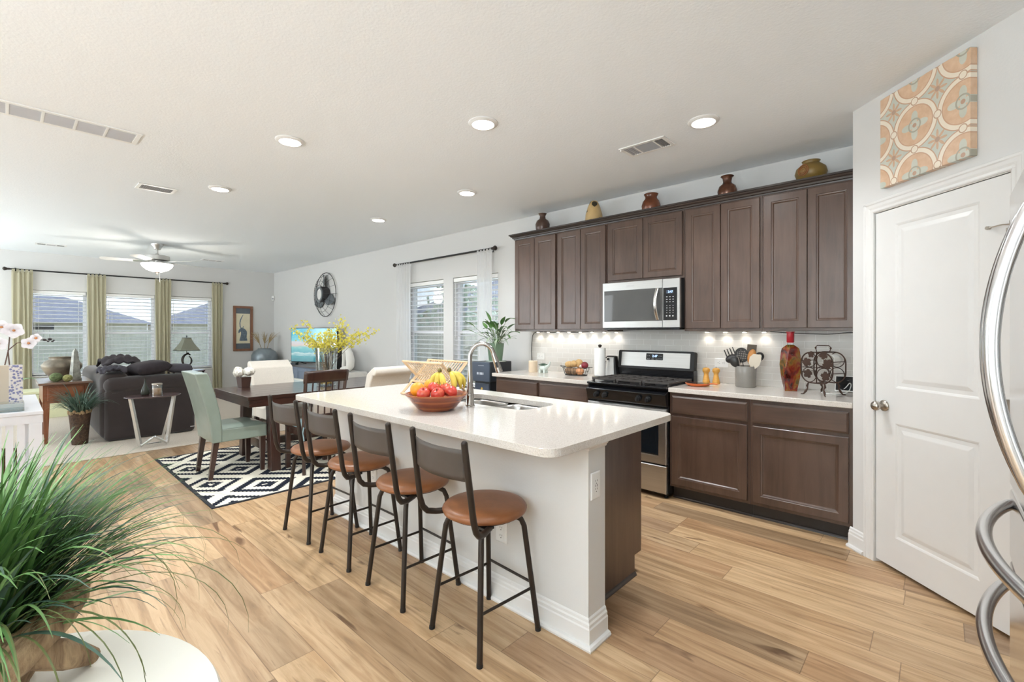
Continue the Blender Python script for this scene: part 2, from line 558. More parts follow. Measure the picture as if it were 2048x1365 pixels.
M['antiquet'] = wood('polished_desk_top', lin(96,70,56), lin(136,108,94), 0.22, 1.0, 'y', 0.5, 8)
M['curtain'] = cloth_translucent('khaki_curtain', lin(204,198,172), 0.38, 0, 240, 0.08)
M['sheer'] = cloth_translucent('white_sheer', lin(250,250,250), 0.6, 0.16, 300, 0.03)
M['blind'] = cloth_translucent('white_blind_slat', lin(250,250,252), 0.5, 0, 20, 0.02)
M['vinyl'] = plain('white_window_vinyl', lin(236,236,238), 0.4, var=0.01)
M['pane'] = pane_glass('window_glass', (0.97,0.98,0.98,1), 0.03)
M['glass'] = pane_glass('clear_glass', (0.94,0.96,0.95,1), 0.10)
M['white'] = plain('white_ceramic', lin(238,236,230), 0.25, var=0.02)
M['plastic'] = plain('white_plastic', lin(240,240,238), 0.3, var=0.01)
M['paperw'] = plain('paper_white', lin(244,243,240), 0.9, var=0.02, bmp=0.2, bscale=90)
M['slot'] = plain('socket_dark', lin(70,66,62), 0.6, var=0.05)
M['ivorytop'] = plain('ivory_painted_top', lin(236,233,222), 0.35, var=0.01)
M['wpaint'] = plain('white_painted_wood', lin(214,214,218), 0.4, var=0.03)
# ================================================================== the setting
H = 2.755
FX = -11.15          # far wall with the three windows
def struct(o): return tag(o, kind='structure')
def wall_cells(mb, a0, a1, z0, z1, holes, put):
    # fills a wall rectangle except its holes; put(a0,a1,z0,z1) adds one block
    xs = sorted({a0, a1} | {h[0] for h in holes} | {h[1] for h in holes})
    for i in range(len(xs)-1):
        l, r = xs[i], xs[i+1]
        cuts = sorted((h[2], h[3]) for h in holes if h[0] <= l + 1e-6 and h[1] >= r - 1e-6)
        z = z0
        for c0, c1 in cuts:
            if c0 > z: put(l, r, z, c0)
            z = c1
        if z < z1: put(l, r, z, z1)

mb = MB(); mb.b2(FX-0.3, 1.55, -8.15, 0.3, -0.12, 0)
struct(mb.build('floor', M['floor']))
mb = MB(); mb.b2(FX, -6.25, -8.0, 0, 0.0005, 0.010)
struct(mb.build('floor_carpet', M['carpet'], bevel=0.004))
mb = MB(); mb.b2(FX-0.3, 1.55, -8.15, 0.3, H, H+0.12)
struct(mb.build('ceiling', M['ceil']))

FAR_WIN = [(-4.00, -3.27), (-3.03, -2.26), (-2.02, -1.27)]
FAR_Z = (0.60, 2.10)
BACK_WIN = [(-5.76, -4.87), (-4.66, -3.77)]
BACK_Z = (0.60, 2.13)
mb = MB()
wall_cells(mb, -8.15, 0.15, 0, H, [(a, b, *FAR_Z) for a, b in FAR_WIN], lambda a, b, c, d: mb.b2(FX-0.16, FX, a, b, c, d))
struct(mb.build('wall_far', M['wall']))
mb = MB()
wall_cells(mb, FX, 1.5, 0, H, [(a, b, *BACK_Z) for a, b in BACK_WIN], lambda a, b, c, d: mb.b2(a, b, 0, 0.16, c, d))
struct(mb.build('wall_back', M['wall']))
mb = MB(); mb.b2(FX, 1.5, -8.15, -8.0, 0, H)
struct(mb.build('wall_left', M['wall']))
mb = MB(); mb.b2(1.40, 1.55, -8.0, 0, 0, H)
struct(mb.build('wall_right', M['wall']))

# pantry corner: a short side wall, then the wall turned by 45 degrees
c45 = math.sqrt(0.5)
DX, DY = 0.1217, -0.7754
def P45(s, z, off=0.0):   # off > 0 comes out of the wall towards the room
    return Vector((DX + s*c45 - off*c45, DY - s*c45 - off*c45, z))
UX45, UN45 = Vector((c45, -c45, 0)), Vector((-c45, -c45, 0))
S0 = -(DX)/c45            # where the wall meets x = 0
DW, DH = 0.730, 2.068
mb = MB(); mb.b2(0.0, 0.11, P45(S0, 0).y + 0.02, 0, 0, H)
struct(mb.build('wall_pantry_side', M['wall']))
mb = MB()
def put45(a, b, c, d):
    mb.hexa([P45(a, c), P45(b, c), P45(b, c, -0.11), P45(a, c, -0.11)], [P45(a, d), P45(b, d), P45(b, d, -0.11), P45(a, d, -0.11)])
wall_cells(mb, S0, 1.72, 0, H, [(-0.016, DW+0.016, 0, DH+0.014)], put45)
struct(mb.build('wall_pantry', M['wall']))

BASE = [(0,0),(.030,0),(.033,.010),(.028,.020),(.016,.024),(.016,.084),(.012,.090),(.012,.103),(.007,.110),(.006,.121),(0,.128)]
mb = MB(); mb.extrude(BASE, P45(S0-0.02, 0), P45(-0.068, 0), UN45, (0,0,1))
mb.extrude(BASE, P45(DW+0.068, 0), P45(1.60, 0), UN45, (0,0,1))
struct(mb.build('baseboard_pantry', M['trim']))
mb = MB(); mb.extrude(BASE, (FX, 0, 0), (-3.25, 0, 0), (0,-1,0), (0,0,1))
struct(mb.build('baseboard_back', M['trim']))
mb = MB(); mb.extrude(BASE, (FX, -8.0, 0), (FX, 0, 0), (1,0,0), (0,0,1))
struct(mb.build('baseboard_far', M['trim']))

# door casing and door
CAS = [(0,0),(0,.010),(.006,.013),(.018,.012),(.030,.016),(.046,.017),(.052,.021),(.062,.021),(.066,.016),(.066,0)]
mb = MB()
def cas(p0, p1, ua): mb.extrude(CAS, p0, p1, ua, UN45)
cas(P45(-0.002, 0), P45(-0.002, DH+0.068), -UX45)
cas(P45(DW+0.002, 0), P45(DW+0.002, DH+0.068), UX45)
cas(P45(-0.068, DH+0.004), P45(DW+0.068, DH+0.004), Vector((0,0,1)))
for a, b, c, d in ((-0.016, -0.002, 0, DH+0.012), (DW+0.002, DW+0.016, 0, DH+0.012), (-0.016, DW+0.016, DH, DH+0.014)):
    put45(a, b, c, d)
struct(mb.build('trim_1', M['trim']))
d1 = bpy.data.objects.new('door_1', None); COL.objects.link(d1); struct(d1)
d1['label'] = 'white two panel pantry door with a brushed nickel knob'
mb = MB()
o = P45(0.002, 0.022, -0.038)
PF = [(0,0),(0,.036)]
w, h = DW-0.004, DH-0.026
# slab with two raised panels: stiles and rails as flat frame pieces, panels as nested rings
mb.rings(P45(0.002, 0.022, -0.036), UX45, (0,0,1), UN45, w, h, [(0,0),(0,.028)])
def frame_piece(a, b, c, d):
    mb.rings(P45(a, c, -0.010), UX45, (0,0,1), UN45, b-a, d-c, [(0,0),(0,.008)], back=False)
pl, pr = 0.135, 0.592
for a, b, c, d in ((.002,pl,.022,.022+h), (pr,.002+w,.022,.022+h), (pl,pr,.022,.195), (pl,pr,.845,1.045), (pl,pr,1.975,.022+h)):
    frame_piece(a, b, c, d)
for z0, z1 in ((.195,.845), (1.045,1.975)):
    mb.rings(P45(pl, z0, -0.002), UX45, (0,0,1), UN45, pr-pl, z1-z0,
             [(0,0),(.008,-.003),(.016,-.008),(.022,-.0085),(.052,-.001),(.056,-.0005)], back=False)
mb.build('door_panel', M['trim'], d1)
mb = MB()
mb.M = Matrix(((UX45.x, 0, UN45.x, 0), (UX45.y, 0, UN45.y, 0), (0, 1, 0, 0), (0, 0, 0, 1)))
mb.M.translation = P45(0.061, 0.934, -0.002)
mb.lathe([(.033,0),(.033,.004),(.028,.010),(.012,.014),(.011,.030),(.020,.036),(.027,.046),(.0275,.056),(.022,.066),(.010,.072),(1e-6,.073)], 24)
mb.build('door_knob', M['nickel'], d1, smooth=40)
for z in (1.78, 1.02, 0.28):
    mb = MB(); mb.cyl(P45(DW+0.002, z-.045, .006), P45(DW+0.002, z+.045, .006), .006, n=10)
    mb.box(P45(DW-.012, z, 0.000), (.024,.004,.088), Matrix.Rotation(R(-45), 3, 'Z'))
    mb.build('door_hinge', M['nickel'], d1, smooth=40)
mb = MB()   # hinge pin stop on the top hinge
mb.tube([P45(DW+.002, 1.835, .010), P45(DW-.02, 1.838, .022), P45(DW-.075, 1.836, .026)], .0032, 8)
mb.cyl(P45(DW-.080, 1.836, .014), P45(DW-.080, 1.836, .030), .008, n=10)
mb.cyl(P45(DW+.002, 1.826, .006), P45(DW+.002, 1.852, .006), .008, n=10)
mb.build('hinge_stop', M['nickel'], d1, smooth=40)

# windows
def window(n, along, a0, a1, z0, z1):
    # along 'y': in the far wall, 'x': in the back wall. local u runs along the wall, v goes outside
    w = bpy.data.objects.new('window_%d' % n, None); COL.objects.link(w); struct(w)
    def blk(m, u0, u1, v0, v1, c, d):
        if along == 'y': m.b2(FX-v1, FX-v0, u0, u1, c, d)
        else: m.b2(u0, u1, v0, v1, c, d)
    f = 0.045
    m = MB()
    for u0, u1, c, d in ((a0,a0+f,z0,z1), (a1-f,a1,z0,z1), (a0,a1,z0,z0+f), (a0,a1,z1-f,z1)):
        blk(m, u0, u1, .085, .155, c, d)
    m.build('window_frame', M['vinyl'], w, bevel=.003)
    zm = z0 + (z1-z0)*0.5
    m = MB(); blk(m, a0+f, a1-f, .088, .150, zm-.022, zm+.022)
    m.build('meeting_rail', M['vinyl'], w, bevel=.003)
    for c, d, v in ((z0+f, zm, .105), (zm, z1-f, .130)):
        m = MB(); blk(m, a0+f, a1-f, v, v+.004, c, d)
        m.build('pane', M['pane'], w)
    m = MB(); blk(m, a0-.03, a1+.03, -.03, .085, z0-.022, z0)
    m.build('window_sill', M['trim'], w, bevel=.004)
k = 1
for a, b in FAR_WIN: window(k, 'y', a, b, *FAR_Z); k += 1
for a, b in BACK_WIN: window(k, 'x', a, b, *BACK_Z); k += 1

# blinds
def blind(along, a0, a1, z0, z1, label, tilt, v=0.040):
    t = thing('window_blind', label, 'blind', (FX-v, (a0+a1)/2, z0) if along == 'y' else ((a0+a1)/2, v, z0), group='white slatted window blinds')
    W = (a1-a0)-.012
    hh = z1-z0
    def P(u, d, z): return (-d, u, z) if along == 'y' else (u, d, z)
    def bb(m, u0, u1, d0, d1, c, d):
        p, q = P(u0, d0, c), P(u1, d1, d)
        m.b2(min(p[0],q[0]), max(p[0],q[0]), min(p[1],q[1]), max(p[1],q[1]), min(p[2],q[2]), max(p[2],q[2]))
    m = MB(); bb(m, -W/2, W/2, -.035, .035, hh-.058, hh-.003)
    m.build('headrail', M['plastic'], t, bevel=.004)
    m = MB()
    n = int((hh-.10)/0.064)
    for i in range(n):
        z = .045 + i*(hh-.125)/(n-1)
        dz = .030*math.sin(R(tilt)); dd = .030*math.cos(R(tilt))
        m.hexa([P(-W/2,-dd,z-dz-.0015), P(W/2,-dd,z-dz-.0015), P(W/2,dd,z+dz-.0015), P(-W/2,dd,z+dz-.0015)],
               [P(-W/2,-dd,z-dz+.0015), P(W/2,-dd,z-dz+.0015), P(W/2,dd,z+dz+.0015), P(-W/2,dd,z+dz+.0015)])
    m.build('slats', M['blind'], t)
    m = MB(); bb(m, -W/2, W/2, -.025, .025, .012, .030)
    m.build('bottom_rail', M['plastic'], t, bevel=.003)
    m = MB()
    for u in (-W*.36, W*.36):
        for dd in (-.031, .031):
            m.cyl(P(u, dd, .03), P(u, dd, hh-.06), .0012, n=5)
    m.build('ladder_cord', M['plastic'], t)
    m = MB(); m.cyl(P(-W/2+.05, -.045, hh*.45), P(-W/2+.05, -.045, hh-.06), .004, n=8)
    m.build('tilt_wand', M['plastic'], t)
for (a, b), l in zip(FAR_WIN, ('white slat blind behind the brown desk and big bowl', 'white slat blind behind the dark sofa, in the middle far window', 'white slat blind behind the lamp with the flared shade')):
    blind('y', a+.004, b-.004, FAR_Z[0]+.002, FAR_Z[1]-.004, l, -11)
for (a, b), l in zip(BACK_WIN, ('white slat blind in the kitchen side window beside the long sheer curtain', 'white slat blind in the kitchen side window behind the green potted plant')):
    blind('x', a+.004, b-.004, BACK_Z[0]+.002, BACK_Z[1]-.004, l, -11)

# ------------------------------------------------------------------ outside
M['lawn'] = plain('dry_lawn', lin(150,156,112), 1, var=0.2, vscale=3)
M['fencew'] = wood('weathered_fence', lin(176,168,158), lin(206,198,188), 0.9, 1, 'z', 0, 6)
M['roof'] = plain('grey_roof_shingle', lin(128,126,138), 0.95, var=0.15, vscale=2)
M['brick'] = plain('pale_brick', lin(196,186,176), 0.95, var=0.12, vscale=3)
M['hedge'] = plain('evergreen', lin(158,170,150), 0.95, var=0.3, vscale=6)
mb = MB(); mb.b2(-110, 30, -60, 60, -0.42, -0.32)
struct(mb.build('ground', M['lawn']))
def fence(label, p0, p1, top):
    t = thing('garden_fence', label, 'fence', (*p0, -.32))
    a, b = Vector((*p0, 0)), Vector((*p1, 0))
    L = (b-a).length; dr = (b-a).normalized(); nr = Vector((-dr.y, dr.x, 0))
    m = MB(); n = int(L/.145)
    for i in range(n):
        p = dr*(i*.145+.07)
        z = top + rnd.uniform(-.015, .015)
        m.box(p+Vector((0,0,z/2)), (.138,.018,z), Matrix.Rotation(math.atan2(dr.y, dr.x), 3, 'Z'))
    m.build('fence_boards', M['fencew'], t)
    for h in (.3, top-.35):
        m = MB(); m.box(dr*L/2+nr*.035+Vector((0,0,h)), (L,.04,.09), Matrix.Rotation(math.atan2(dr.y, dr.x), 3, 'Z'))
        m.build('fence_rail', M['fencew'], t)
fence('weathered board fence across the yard beyond the three far windows', (-22, -14), (-22, 4.9), 1.75)
fence('weathered board fence beyond the kitchen side windows', (-21.9, 5.0), (4, 5.0), 1.85)
def house(label, x0, x1, y0, y1, wall_h, ridge, hip):
    t = thing('house', label, 'house', ((x0+x1)/2, (y0+y1)/2, -.32))
    cx, cy = (x1-x0)/2, (y1-y0)/2
    m = MB(); m.b2(-cx, cx, -cy, cy, 0, wall_h); m.build('house_wall', M['brick'], t)
    e = .45
    m = MB()
    m.add([(-cx-e,-cy-e,wall_h),(cx+e,-cy-e,wall_h),(cx+e,cy+e,wall_h),(-cx-e,cy+e,wall_h),(0,-cy+hip,ridge),(0,cy-hip,ridge)],
          [(0,1,4),(1,2,5,4),(2,3,5),(3,0,4,5),(0,3,2,1)])
    m.build('roof', M['roof'], t)
    for yy in (-cy*.5, cy*.4):
        m = MB(); m.b2(cx-.02, cx+.03, yy-.6, yy+.6, 1.0, 2.3); m.build('window', M['darkglass'], t)
house('grey roofed house seen through the far windows nearest the desk', -66, -54, -18, 4.6, 2.5, 5.0, 5.2)
house('grey hip roofed house seen through the far window behind the lamp', -66, -54, 6.6, 24, 2.5, 5.2, 5.0)
house('grey roofed house seen through the kitchen side windows', -26, -12, 14, 24, 2.9, 5.6, 4.0)
def shrub(label, c, r, h):
    m = MB()
    for i in range(420):
        a, q, z = rnd.uniform(0, 2*PI), math.sqrt(rnd.random()), rnd.random()
        rr = r*q*math.sqrt(max(1-(2*z-1)**2*.8, .1))
        p = Vector((c[0]+rr*math.cos(a), c[1]+rr*math.sin(a), c[2]+.2+z*h))
        s = .16*rnd.uniform(.6, 1.3)
        e = Euler((rnd.uniform(0,6), rnd.uniform(0,6), 0)).to_matrix()
        m.add([p+e@Vector(v)*s for v in ((-1,-.4,0),(1,-.4,0),(1.2,.5,.3),(-.8,.5,.2))], [(0,1,2,3)])
    m.cyl((c[0], c[1], c[2]-.02), (c[0], c[1], c[2]+h*.7), .09, .04, 8)
    o = m.build('evergreen_tree', M['hedge'], loc=c)
    tag(o, label, 'tree')
shrub('tall evergreen beyond the fence in the kitchen side window', (-13.2, 7.6, -.32), 1.7, 3.3)
shrub('lower evergreen beyond the fence in the kitchen side window', (-9.6, 7.6, -.32), 1.5, 2.6)
# ================================================================== kitchen run along the back wall
UZ, UH = 1.372, 1.067        # upper cabinets: bottom, height
DOORP = [(0,0),(0,.017),(.003,.020),(.052,.020),(.055,.016),(.062,.0145),(.070,.008),(.076,.0075)]
DRAWP = [(0,0),(0,.014),(.012,.020),(.016,.020)]
def cab_door(x0, x1, z0, z1, yf, parent, base, name='door', prof=DOORP, mat=None):
    # local to a cabinet whose empty stands at base
    m = MB()
    m.rings((x0-base[0], yf-base[1], z0-base[2]), (1,0,0), (0,0,1), (0,-1,0), x1-x0, z1-z0, prof)
    return m.build(name, mat or M['cab'], parent)
def upper(x0, x1, z0, label, grp):
    base = ((x0+x1)/2, 0, z0)
    t = thing('upper_cabinet', label, 'cabinet', base, group=grp)
    w = (x1-x0)/2 - .0006
    z1 = UZ+UH
    m = MB(); m.b2(-w, w, -.305, -.001, 0, z1-z0); m.build('cabinet_body', M['cab'], t, bevel=.001)
    xm = (x0+x1)/2
    zb = z0 + .022; zt = z1 - .03
    cab_door(x0+.014, xm-.002, zb, zt, -.3055, t, base)
    cab_door(xm+.002, x1-.014, zb, zt, -.3055, t, base)
GU = 'dark wood wall cabinets over the counter'
upper(-3.20, -2.59, UZ, 'tall dark wood wall cabinet beside the window, first in the row', GU)
upper(-2.59, -1.98, UZ, 'tall dark wood wall cabinet directly left of the microwave', GU)
upper(-1.98, -1.22, 1.835, 'short two door dark wood cabinet above the microwave', GU)
upper(-1.22, -.61, UZ, 'tall dark wood wall cabinet directly right of the microwave', GU)
upper(-.61, -.003, UZ, 'tall dark wood wall cabinet against the pantry corner', GU)
CR = [(0,0),(.008,0),(.010,.010),(.020,.014),(.024,.026),(.036,.034),(.042,.044),(.052,.046),(.052,.060),(0,.060)]
mb = MB()
z = UZ+UH-.018
mb.extrude(CR, (-3.20, -.306, z), (-.003, -.306, z), (0,-1,0), (0,0,1))
# mitred return on the window end
vs0 = [(-3.20, -.306-a, z+b) for a, b in CR]; 
mb.add([(-3.2007-a, -.306-a, z+b) for a, b in CR] + [(-3.2007-a, -.001, z+b) for a, b in CR],
       [tuple(range(len(CR)-1,-1,-1)), tuple(range(len(CR), 2*len(CR)))] + [(i, (i+1)%len(CR), len(CR)+(i+1)%len(CR), len(CR)+i) for i in range(len(CR))])
mb.add([(-3.2007-a, -.306-a, z+b) for a, b in CR] + [(-3.199, -.306-a, z+b) for a, b in CR],
       [(i, (i+1)%len(CR), len(CR)+(i+1)%len(CR), len(CR)+i) for i in range(len(CR))])
o = mb.build('crown_moulding', M['crown'], loc=(-1.6, -.306, z))
tag(o, 'dark stepped crown moulding running along the cabinet tops', 'moulding')

# base cabinets
def base_cab(x0, x1, label, left_stile=.014, right_stile=.014):
    base = ((x0+x1)/2, 0, 0)
    t = thing('base_cabinet', label, 'cabinet', base, group='dark wood base cabinets along the wall')
    w = (x1-x0)/2 - .0006
    m = MB(); m.b2(-w, w, -.61, -.001, .11, .875); m.build('cabinet_body', M['cab'], t, bevel=.001)
    m = MB(); m.b2(-w, w, -.535, -.02, 0, .11); m.build('toe_kick', M['toe'], t)
    m = MB(); m.extrude([(0,0),(.014,0),(.012,.008),(.006,.016),(0,.019)], (-w, -.5355, 0), (w, -.5355, 0), (0,-1,0), (0,0,1))
    m.build('shoe_moulding', M['crown'], t)
    dr = cab_door(x0+left_stile, x1-right_stile, .710, .848, -.6105, t, base, 'drawer', DRAWP, M['cabH'])
    cab_door(x0+left_stile, x1-right_stile, .135, .685, -.6105, t, base)
base_cab(-3.20, -2.59, 'dark wood base cabinet at the window end of the counter')
base_cab(-2.59, -1.983, 'dark wood base cabinet between the window end cabinet and the range')
base_cab(-1.217, -.61, 'dark wood base cabinet directly right of the range', .022, .018)
base_cab(-.61, -.003, 'dark wood base cabinet against the pantry corner', .018, .022)
def worktop(x0, x1, label):
    m = MB(); m.b2(x0, x1, -.648, -.008, .876, .914)
    o = m.build('countertop', M['quartz'], bevel=.005, loc=((x0+x1)/2, -.32, .876))
    tag(o, label, 'countertop')
worktop(-3.235, -1.984, 'white quartz countertop between the window and the range')
worktop(-1.216, -.002, 'white quartz countertop right of the range')
mb = MB(); mb.b2(-3.20, -.0015, -.0075, -.0008, .9145, UZ-.0005)
o = mb.build('backsplash', M['tile'], loc=(-1.6, -.004, .914)); tag(o, 'glossy pale subway tile backsplash under the wall cabinets', 'backsplash')

# under-cabinet puck lights
GP = 'under cabinet puck lights'
M['led'] = emitter('led_lens', (1, 0.9, 0.76, 1), 12)
pk = None
spots = [-3.06, -2.91, -2.77, -2.62, -2.47, -2.32, -2.17, -2.03] + [-1.12, -.965, -.81, -.66]
names = ['first puck light under the cabinets from the window', 'second puck light under the cabinets from the window', 'third puck light under the cabinets from the window', 'fourth puck light under the cabinets from the window',
         'fifth puck light under the cabinets from the window', 'sixth puck light under the cabinets from the window', 'seventh puck light under the cabinets from the window', 'puck light under the cabinet directly beside the microwave, window side',
         'first puck light under the cabinets right of the microwave', 'second puck light under the cabinets right of the microwave', 'third puck light under the cabinets right of the microwave', 'fourth puck light under the cabinets right of the microwave']
for x, l in zip(spots, names):
    if pk is None:
        pk = thing('puck_light', l, 'light', (x, -.055, UZ), group=GP)
        m = MB(); m.cyl((0,0,-.012), (0,0,-.0003), .020, n=16); m.build('housing', M['plastic'], pk, smooth=40)
        m = MB(); m.cyl((0,0,-.0135), (0,0,-.0122), .015, n=16); m.build('lens', M['led'], pk)
        t = pk
    else:
        t = dup(pk, (x, -.055, UZ), label=l)
    d = bpy.data.lights.new('puck', 'SPOT'); d.energy = 0.42; d.spot_size = R(115); d.spot_blend = .7; d.shadow_soft_size = .012; d.color = (1, .92, .80)
    lo = bpy.data.objects.new('puck', d); COL.objects.link(lo); lo.location = (x, -.055, UZ-.016); lo.rotation_euler = (R(8), 0, 0)

# microwave
MWX0, MWX1 = -1.978, -1.222
t = thing('microwave', 'stainless over the range microwave with a curved bar handle', 'microwave', (-1.6, 0, 1.39))
def L(x, y, z): return (x+1.6, y, z-1.39)
m = MB(); m.b2(-.378, .378, -.37, -.002, .012, .438); m.build('microwave_body', M['blackmatte'], t, bevel=.003)
m = MB(); m.b2(-.370, .370, -.385, -.01, -.006, .0115); m.build('vent_base', M['black'], t, bevel=.004)
m = MB(); m.rings((-.378, -.3705, .012), (1,0,0), (0,0,1), (0,-1,0), .600, .426, [(0,0),(0,.026),(.003,.030),(.018,.030)], back=True)
m.build('microwave_door', M['steel'], t)
m = MB(); m.rings((-.360, -.4006, .072), (1,0,0), (0,0,1), (0,-1,0), .585, .290, [(0,0),(.002,.0012),(.010,.0015)])
m.build('door_glass', M['mwglass'], t)
m = MB(); m.rings((.224, -.3705, .012), (1,0,0), (0,0,1), (0,-1,0), .154, .426, [(0,0),(0,.026),(.003,.030),(.018,.030)])
m.build('control_side', M['steel'], t)
m = MB(); m.rings((.230, -.4006, .076), (1,0,0), (0,0,1), (0,-1,0), .125, .282, [(0,0),(.002,.0012),(.006,.0015)])
cp = m.build('control_panel', M['black'], t)
M['display'] = plain('display_window', lin(60,70,84), 0.2, var=0.05)
M['keys'] = plain('key_legend', lin(190,190,190), 0.5, var=0.05)
M['digits'] = emitter('blue_digits', (0.35, 0.55, 1.0, 1), 2.2)
m = MB(); m.b2(.258, .322, -.4032, -.4022, .308, .336); dsp = m.build('display', M['display'], cp)
m = MB()
for i in range(3):
    for j in range(3):
        m.b2(.258+i*.028, .270+i*.028, -.4028, -.4022, .276-j*.022, .281-j*.022)
for i in range(3):
    for j in range(4):
        m.b2(.261+i*.028, .267+i*.028, -.4028, -.4022, .200-j*.021, .206-j*.021)
for i in range(3):
    m.b2(.256+i*.028, .268+i*.028, -.4028, -.4022, .108, .118)
m.build('keypad', M['keys'], cp)
def text(s, size, mat, parent, loc, rot, name, ext=.0004):
    c = bpy.data.curves.new(name, 'FONT'); c.body = s; c.size = size; c.extrude = ext; c.align_x = 'CENTER'
    c.materials.append(mat)
    o = bpy.data.objects.new(name, c); COL.objects.link(o); o.location = loc; o.rotation_euler = rot
    me_ = bpy.data.meshes.new_from_object(o.evaluated_get(bpy.context.evaluated_depsgraph_get()))
    bpy.data.objects.remove(o)
    o = bpy.data.objects.new(name, me_); COL.objects.link(o); o.location = loc; o.rotation_euler = rot
    if parent: o.parent = parent
    return o
text('2:47', .026, M['digits'], cp, (.296, -.4036, .3135), (R(90), 0, 0), 'display_digits')
text('Whirlpool', .017, M['keys'], t, (-.09, -.4010, .392), (R(90), 0, 0), 'logo_lettering')
m = MB()
pts = [(.176, -.4005-.052*math.sin(PI*i/14), .085+.275*i/14) for i in range(15)]
m.tube(pts, .016, 10, flat=.55)
m.build('door_handle', M['steelv'], t, smooth=50)

# range
t = thing('range', 'stainless gas range with black cooktop and digital clock', 'stove', (-1.6, 0, 0))
X0, X1 = -.379, .379
m = MB(); m.b2(X0, X1, -.632, -.03, .03, .895); m.build('range_body', M['black'], t, bevel=.002)
m = MB(); m.rings((X0+.004, -.633, .045), (1,0,0), (0,0,1), (0,-1,0), .750, .225, [(0,0),(0,.022),(.006,.028),(.02,.028)])
m.build('storage_drawer', M['steel'], t)
m = MB(); m.rings((X0+.004, -.633, .280), (1,0,0), (0,0,1), (0,-1,0), .750, .455, [(0,0),(0,.024),(.005,.030),(.065,.030),(.067,.027)])
od = m.build('oven_door', M['steel'], t)
m = MB(); m.rings((X0+.070, -.6605, .350), (1,0,0), (0,0,1), (0,-1,0), .618, .300, [(0,0),(.002,.0016),(.01,.002)])
m.build('door_glass', M['darkglass'], od)
m = MB()
m.tube([(X0+.03, -.700, .703), (0, -.712, .703), (X1-.03, -.700, .703)], .017, 10)
for x in (X0+.035, X1-.035): m.box((x, -.680, .703), (.028, .045, .03))
m.build('oven_handle', M['steelv'], od, smooth=45)
m = MB(); m.hexa([(X0,-.66,.752),(X1,-.66,.752),(X1,-.60,.752),(X0,-.60,.752)], [(X0,-.690,.765+.09),(X1,-.690,.765+.09),(X1,-.60,.895),(X0,-.60,.895)])
m.build('control_panel', M['black'], t, bevel=.006)
ks = [-.270, -.185, .140, .225]
for x in ks:
    m = MB(); yk = -.676
    m.cyl((x, yk, .806), (x, yk-.012, .804), .026, .024, 20)
    m.cyl((x, yk-.012, .804), (x, yk-.036, .801), .020, .017, 20)
    m.box((x, yk-.036, .801), (.007,.010,.036))
    m.build('knob', M['blackmatte'], t, smooth=35)
m = MB(); m.b2(X0-.002, X1+.002, -.672, -.055, .8955, .912); m.build('cooktop', M['black'], t, bevel=.006)
for cx in (-.252, 0, .252):     # grates
    m = MB(); w = .122
    for y in (-.585, -.135): m.b2(cx-w, cx+w, y-.008, y+.008, .928, .944)
    for x in (cx-w+.008, cx+w-.008): m.b2(x-.008, x+.008, -.585, -.135, .928, .944)
    m.b2(cx-w, cx+w, -.368, -.352, .928, .944)
    m.b2(cx-.007, cx+.007, -.585, -.135, .930, .946)
    for y in (-.475, -.245): m.b2(cx-w, cx+w, y-.006, y+.006, .930, .946)
    for x in (cx-w+.012, cx+w-.012):
        for y in (-.58, -.14): m.b2(x-.01, x+.01, y-.01, y+.01, .9125, .928)
    m.build('grate', M['iron'], t, bevel=.003)
for cx, cy in ((-.252,-.475), (-.252,-.245), (0,-.36), (.252,-.475), (.252,-.245)):
    m = MB(); m.lathe([(.055,.912),(.055,.917),(.038,.918),(.038,.926),(.030,.928),(1e-6,.928)], 20, (cx, cy, 0))
    m.build('burner', M['blackmatte'], t, smooth=40)
m = MB(); m.b2(X0, X1, -.100, -.012, .895, 1.012); m.build('backguard_base', M['black'], t, bevel=.004)
m = MB()
m.M = Matrix.Translation((0, -.06, 1.093)) @ Matrix.Rotation(R(82), 4, 'X')
m.prism(rrect(X0-.002, X1+.002, -.088, .088, .016), -.035, .035)
bg = m.build('backguard', M['blackmatte'], t, smooth=30)
Mg = Matrix.Translation((0, -.06, 1.093)) @ Matrix.Rotation(R(82), 4, 'X')
m = MB(); m.M = Mg; m.prism(rrect(X0+.034, X1-.034, -.066, .070, .004), .0352, .0372)
m.build('steel_face', M['steel'], bg)
m = MB(); m.M = Mg; m.prism(rrect(-.082, .088, -.002, .062, .006), .0374, .0386)
dp = m.build('clock_panel', M['black'], bg)
m = MB(); m.M = Mg
for i in (-.066, -.05, .048, .062, .074):
    for j in (.010, .038): m.b2(i-.003, i+.003, j-.002, j+.002, .0387, .0391)
for i in (-.02, -.008, .020, .032): m.b2(i-.004, i+.004, .006, .009, .0387, .0391)
m.build('key_legend', M['keys'], dp)
tx = text('2:47', .030, M['digits'], dp, Mg @ Vector((.006, .026, .0393)), (R(82), 0, 0), 'clock_digits')
for x in (X0+.03, X1-.03):
    for y in (-.60, -.08):
        m = MB(); m.lathe([(.016,0),(.018,.004),(.013,.010),(.010,.030)], 12, (x, y, 0)); m.build('foot', M['blackmatte'], t, smooth=40)

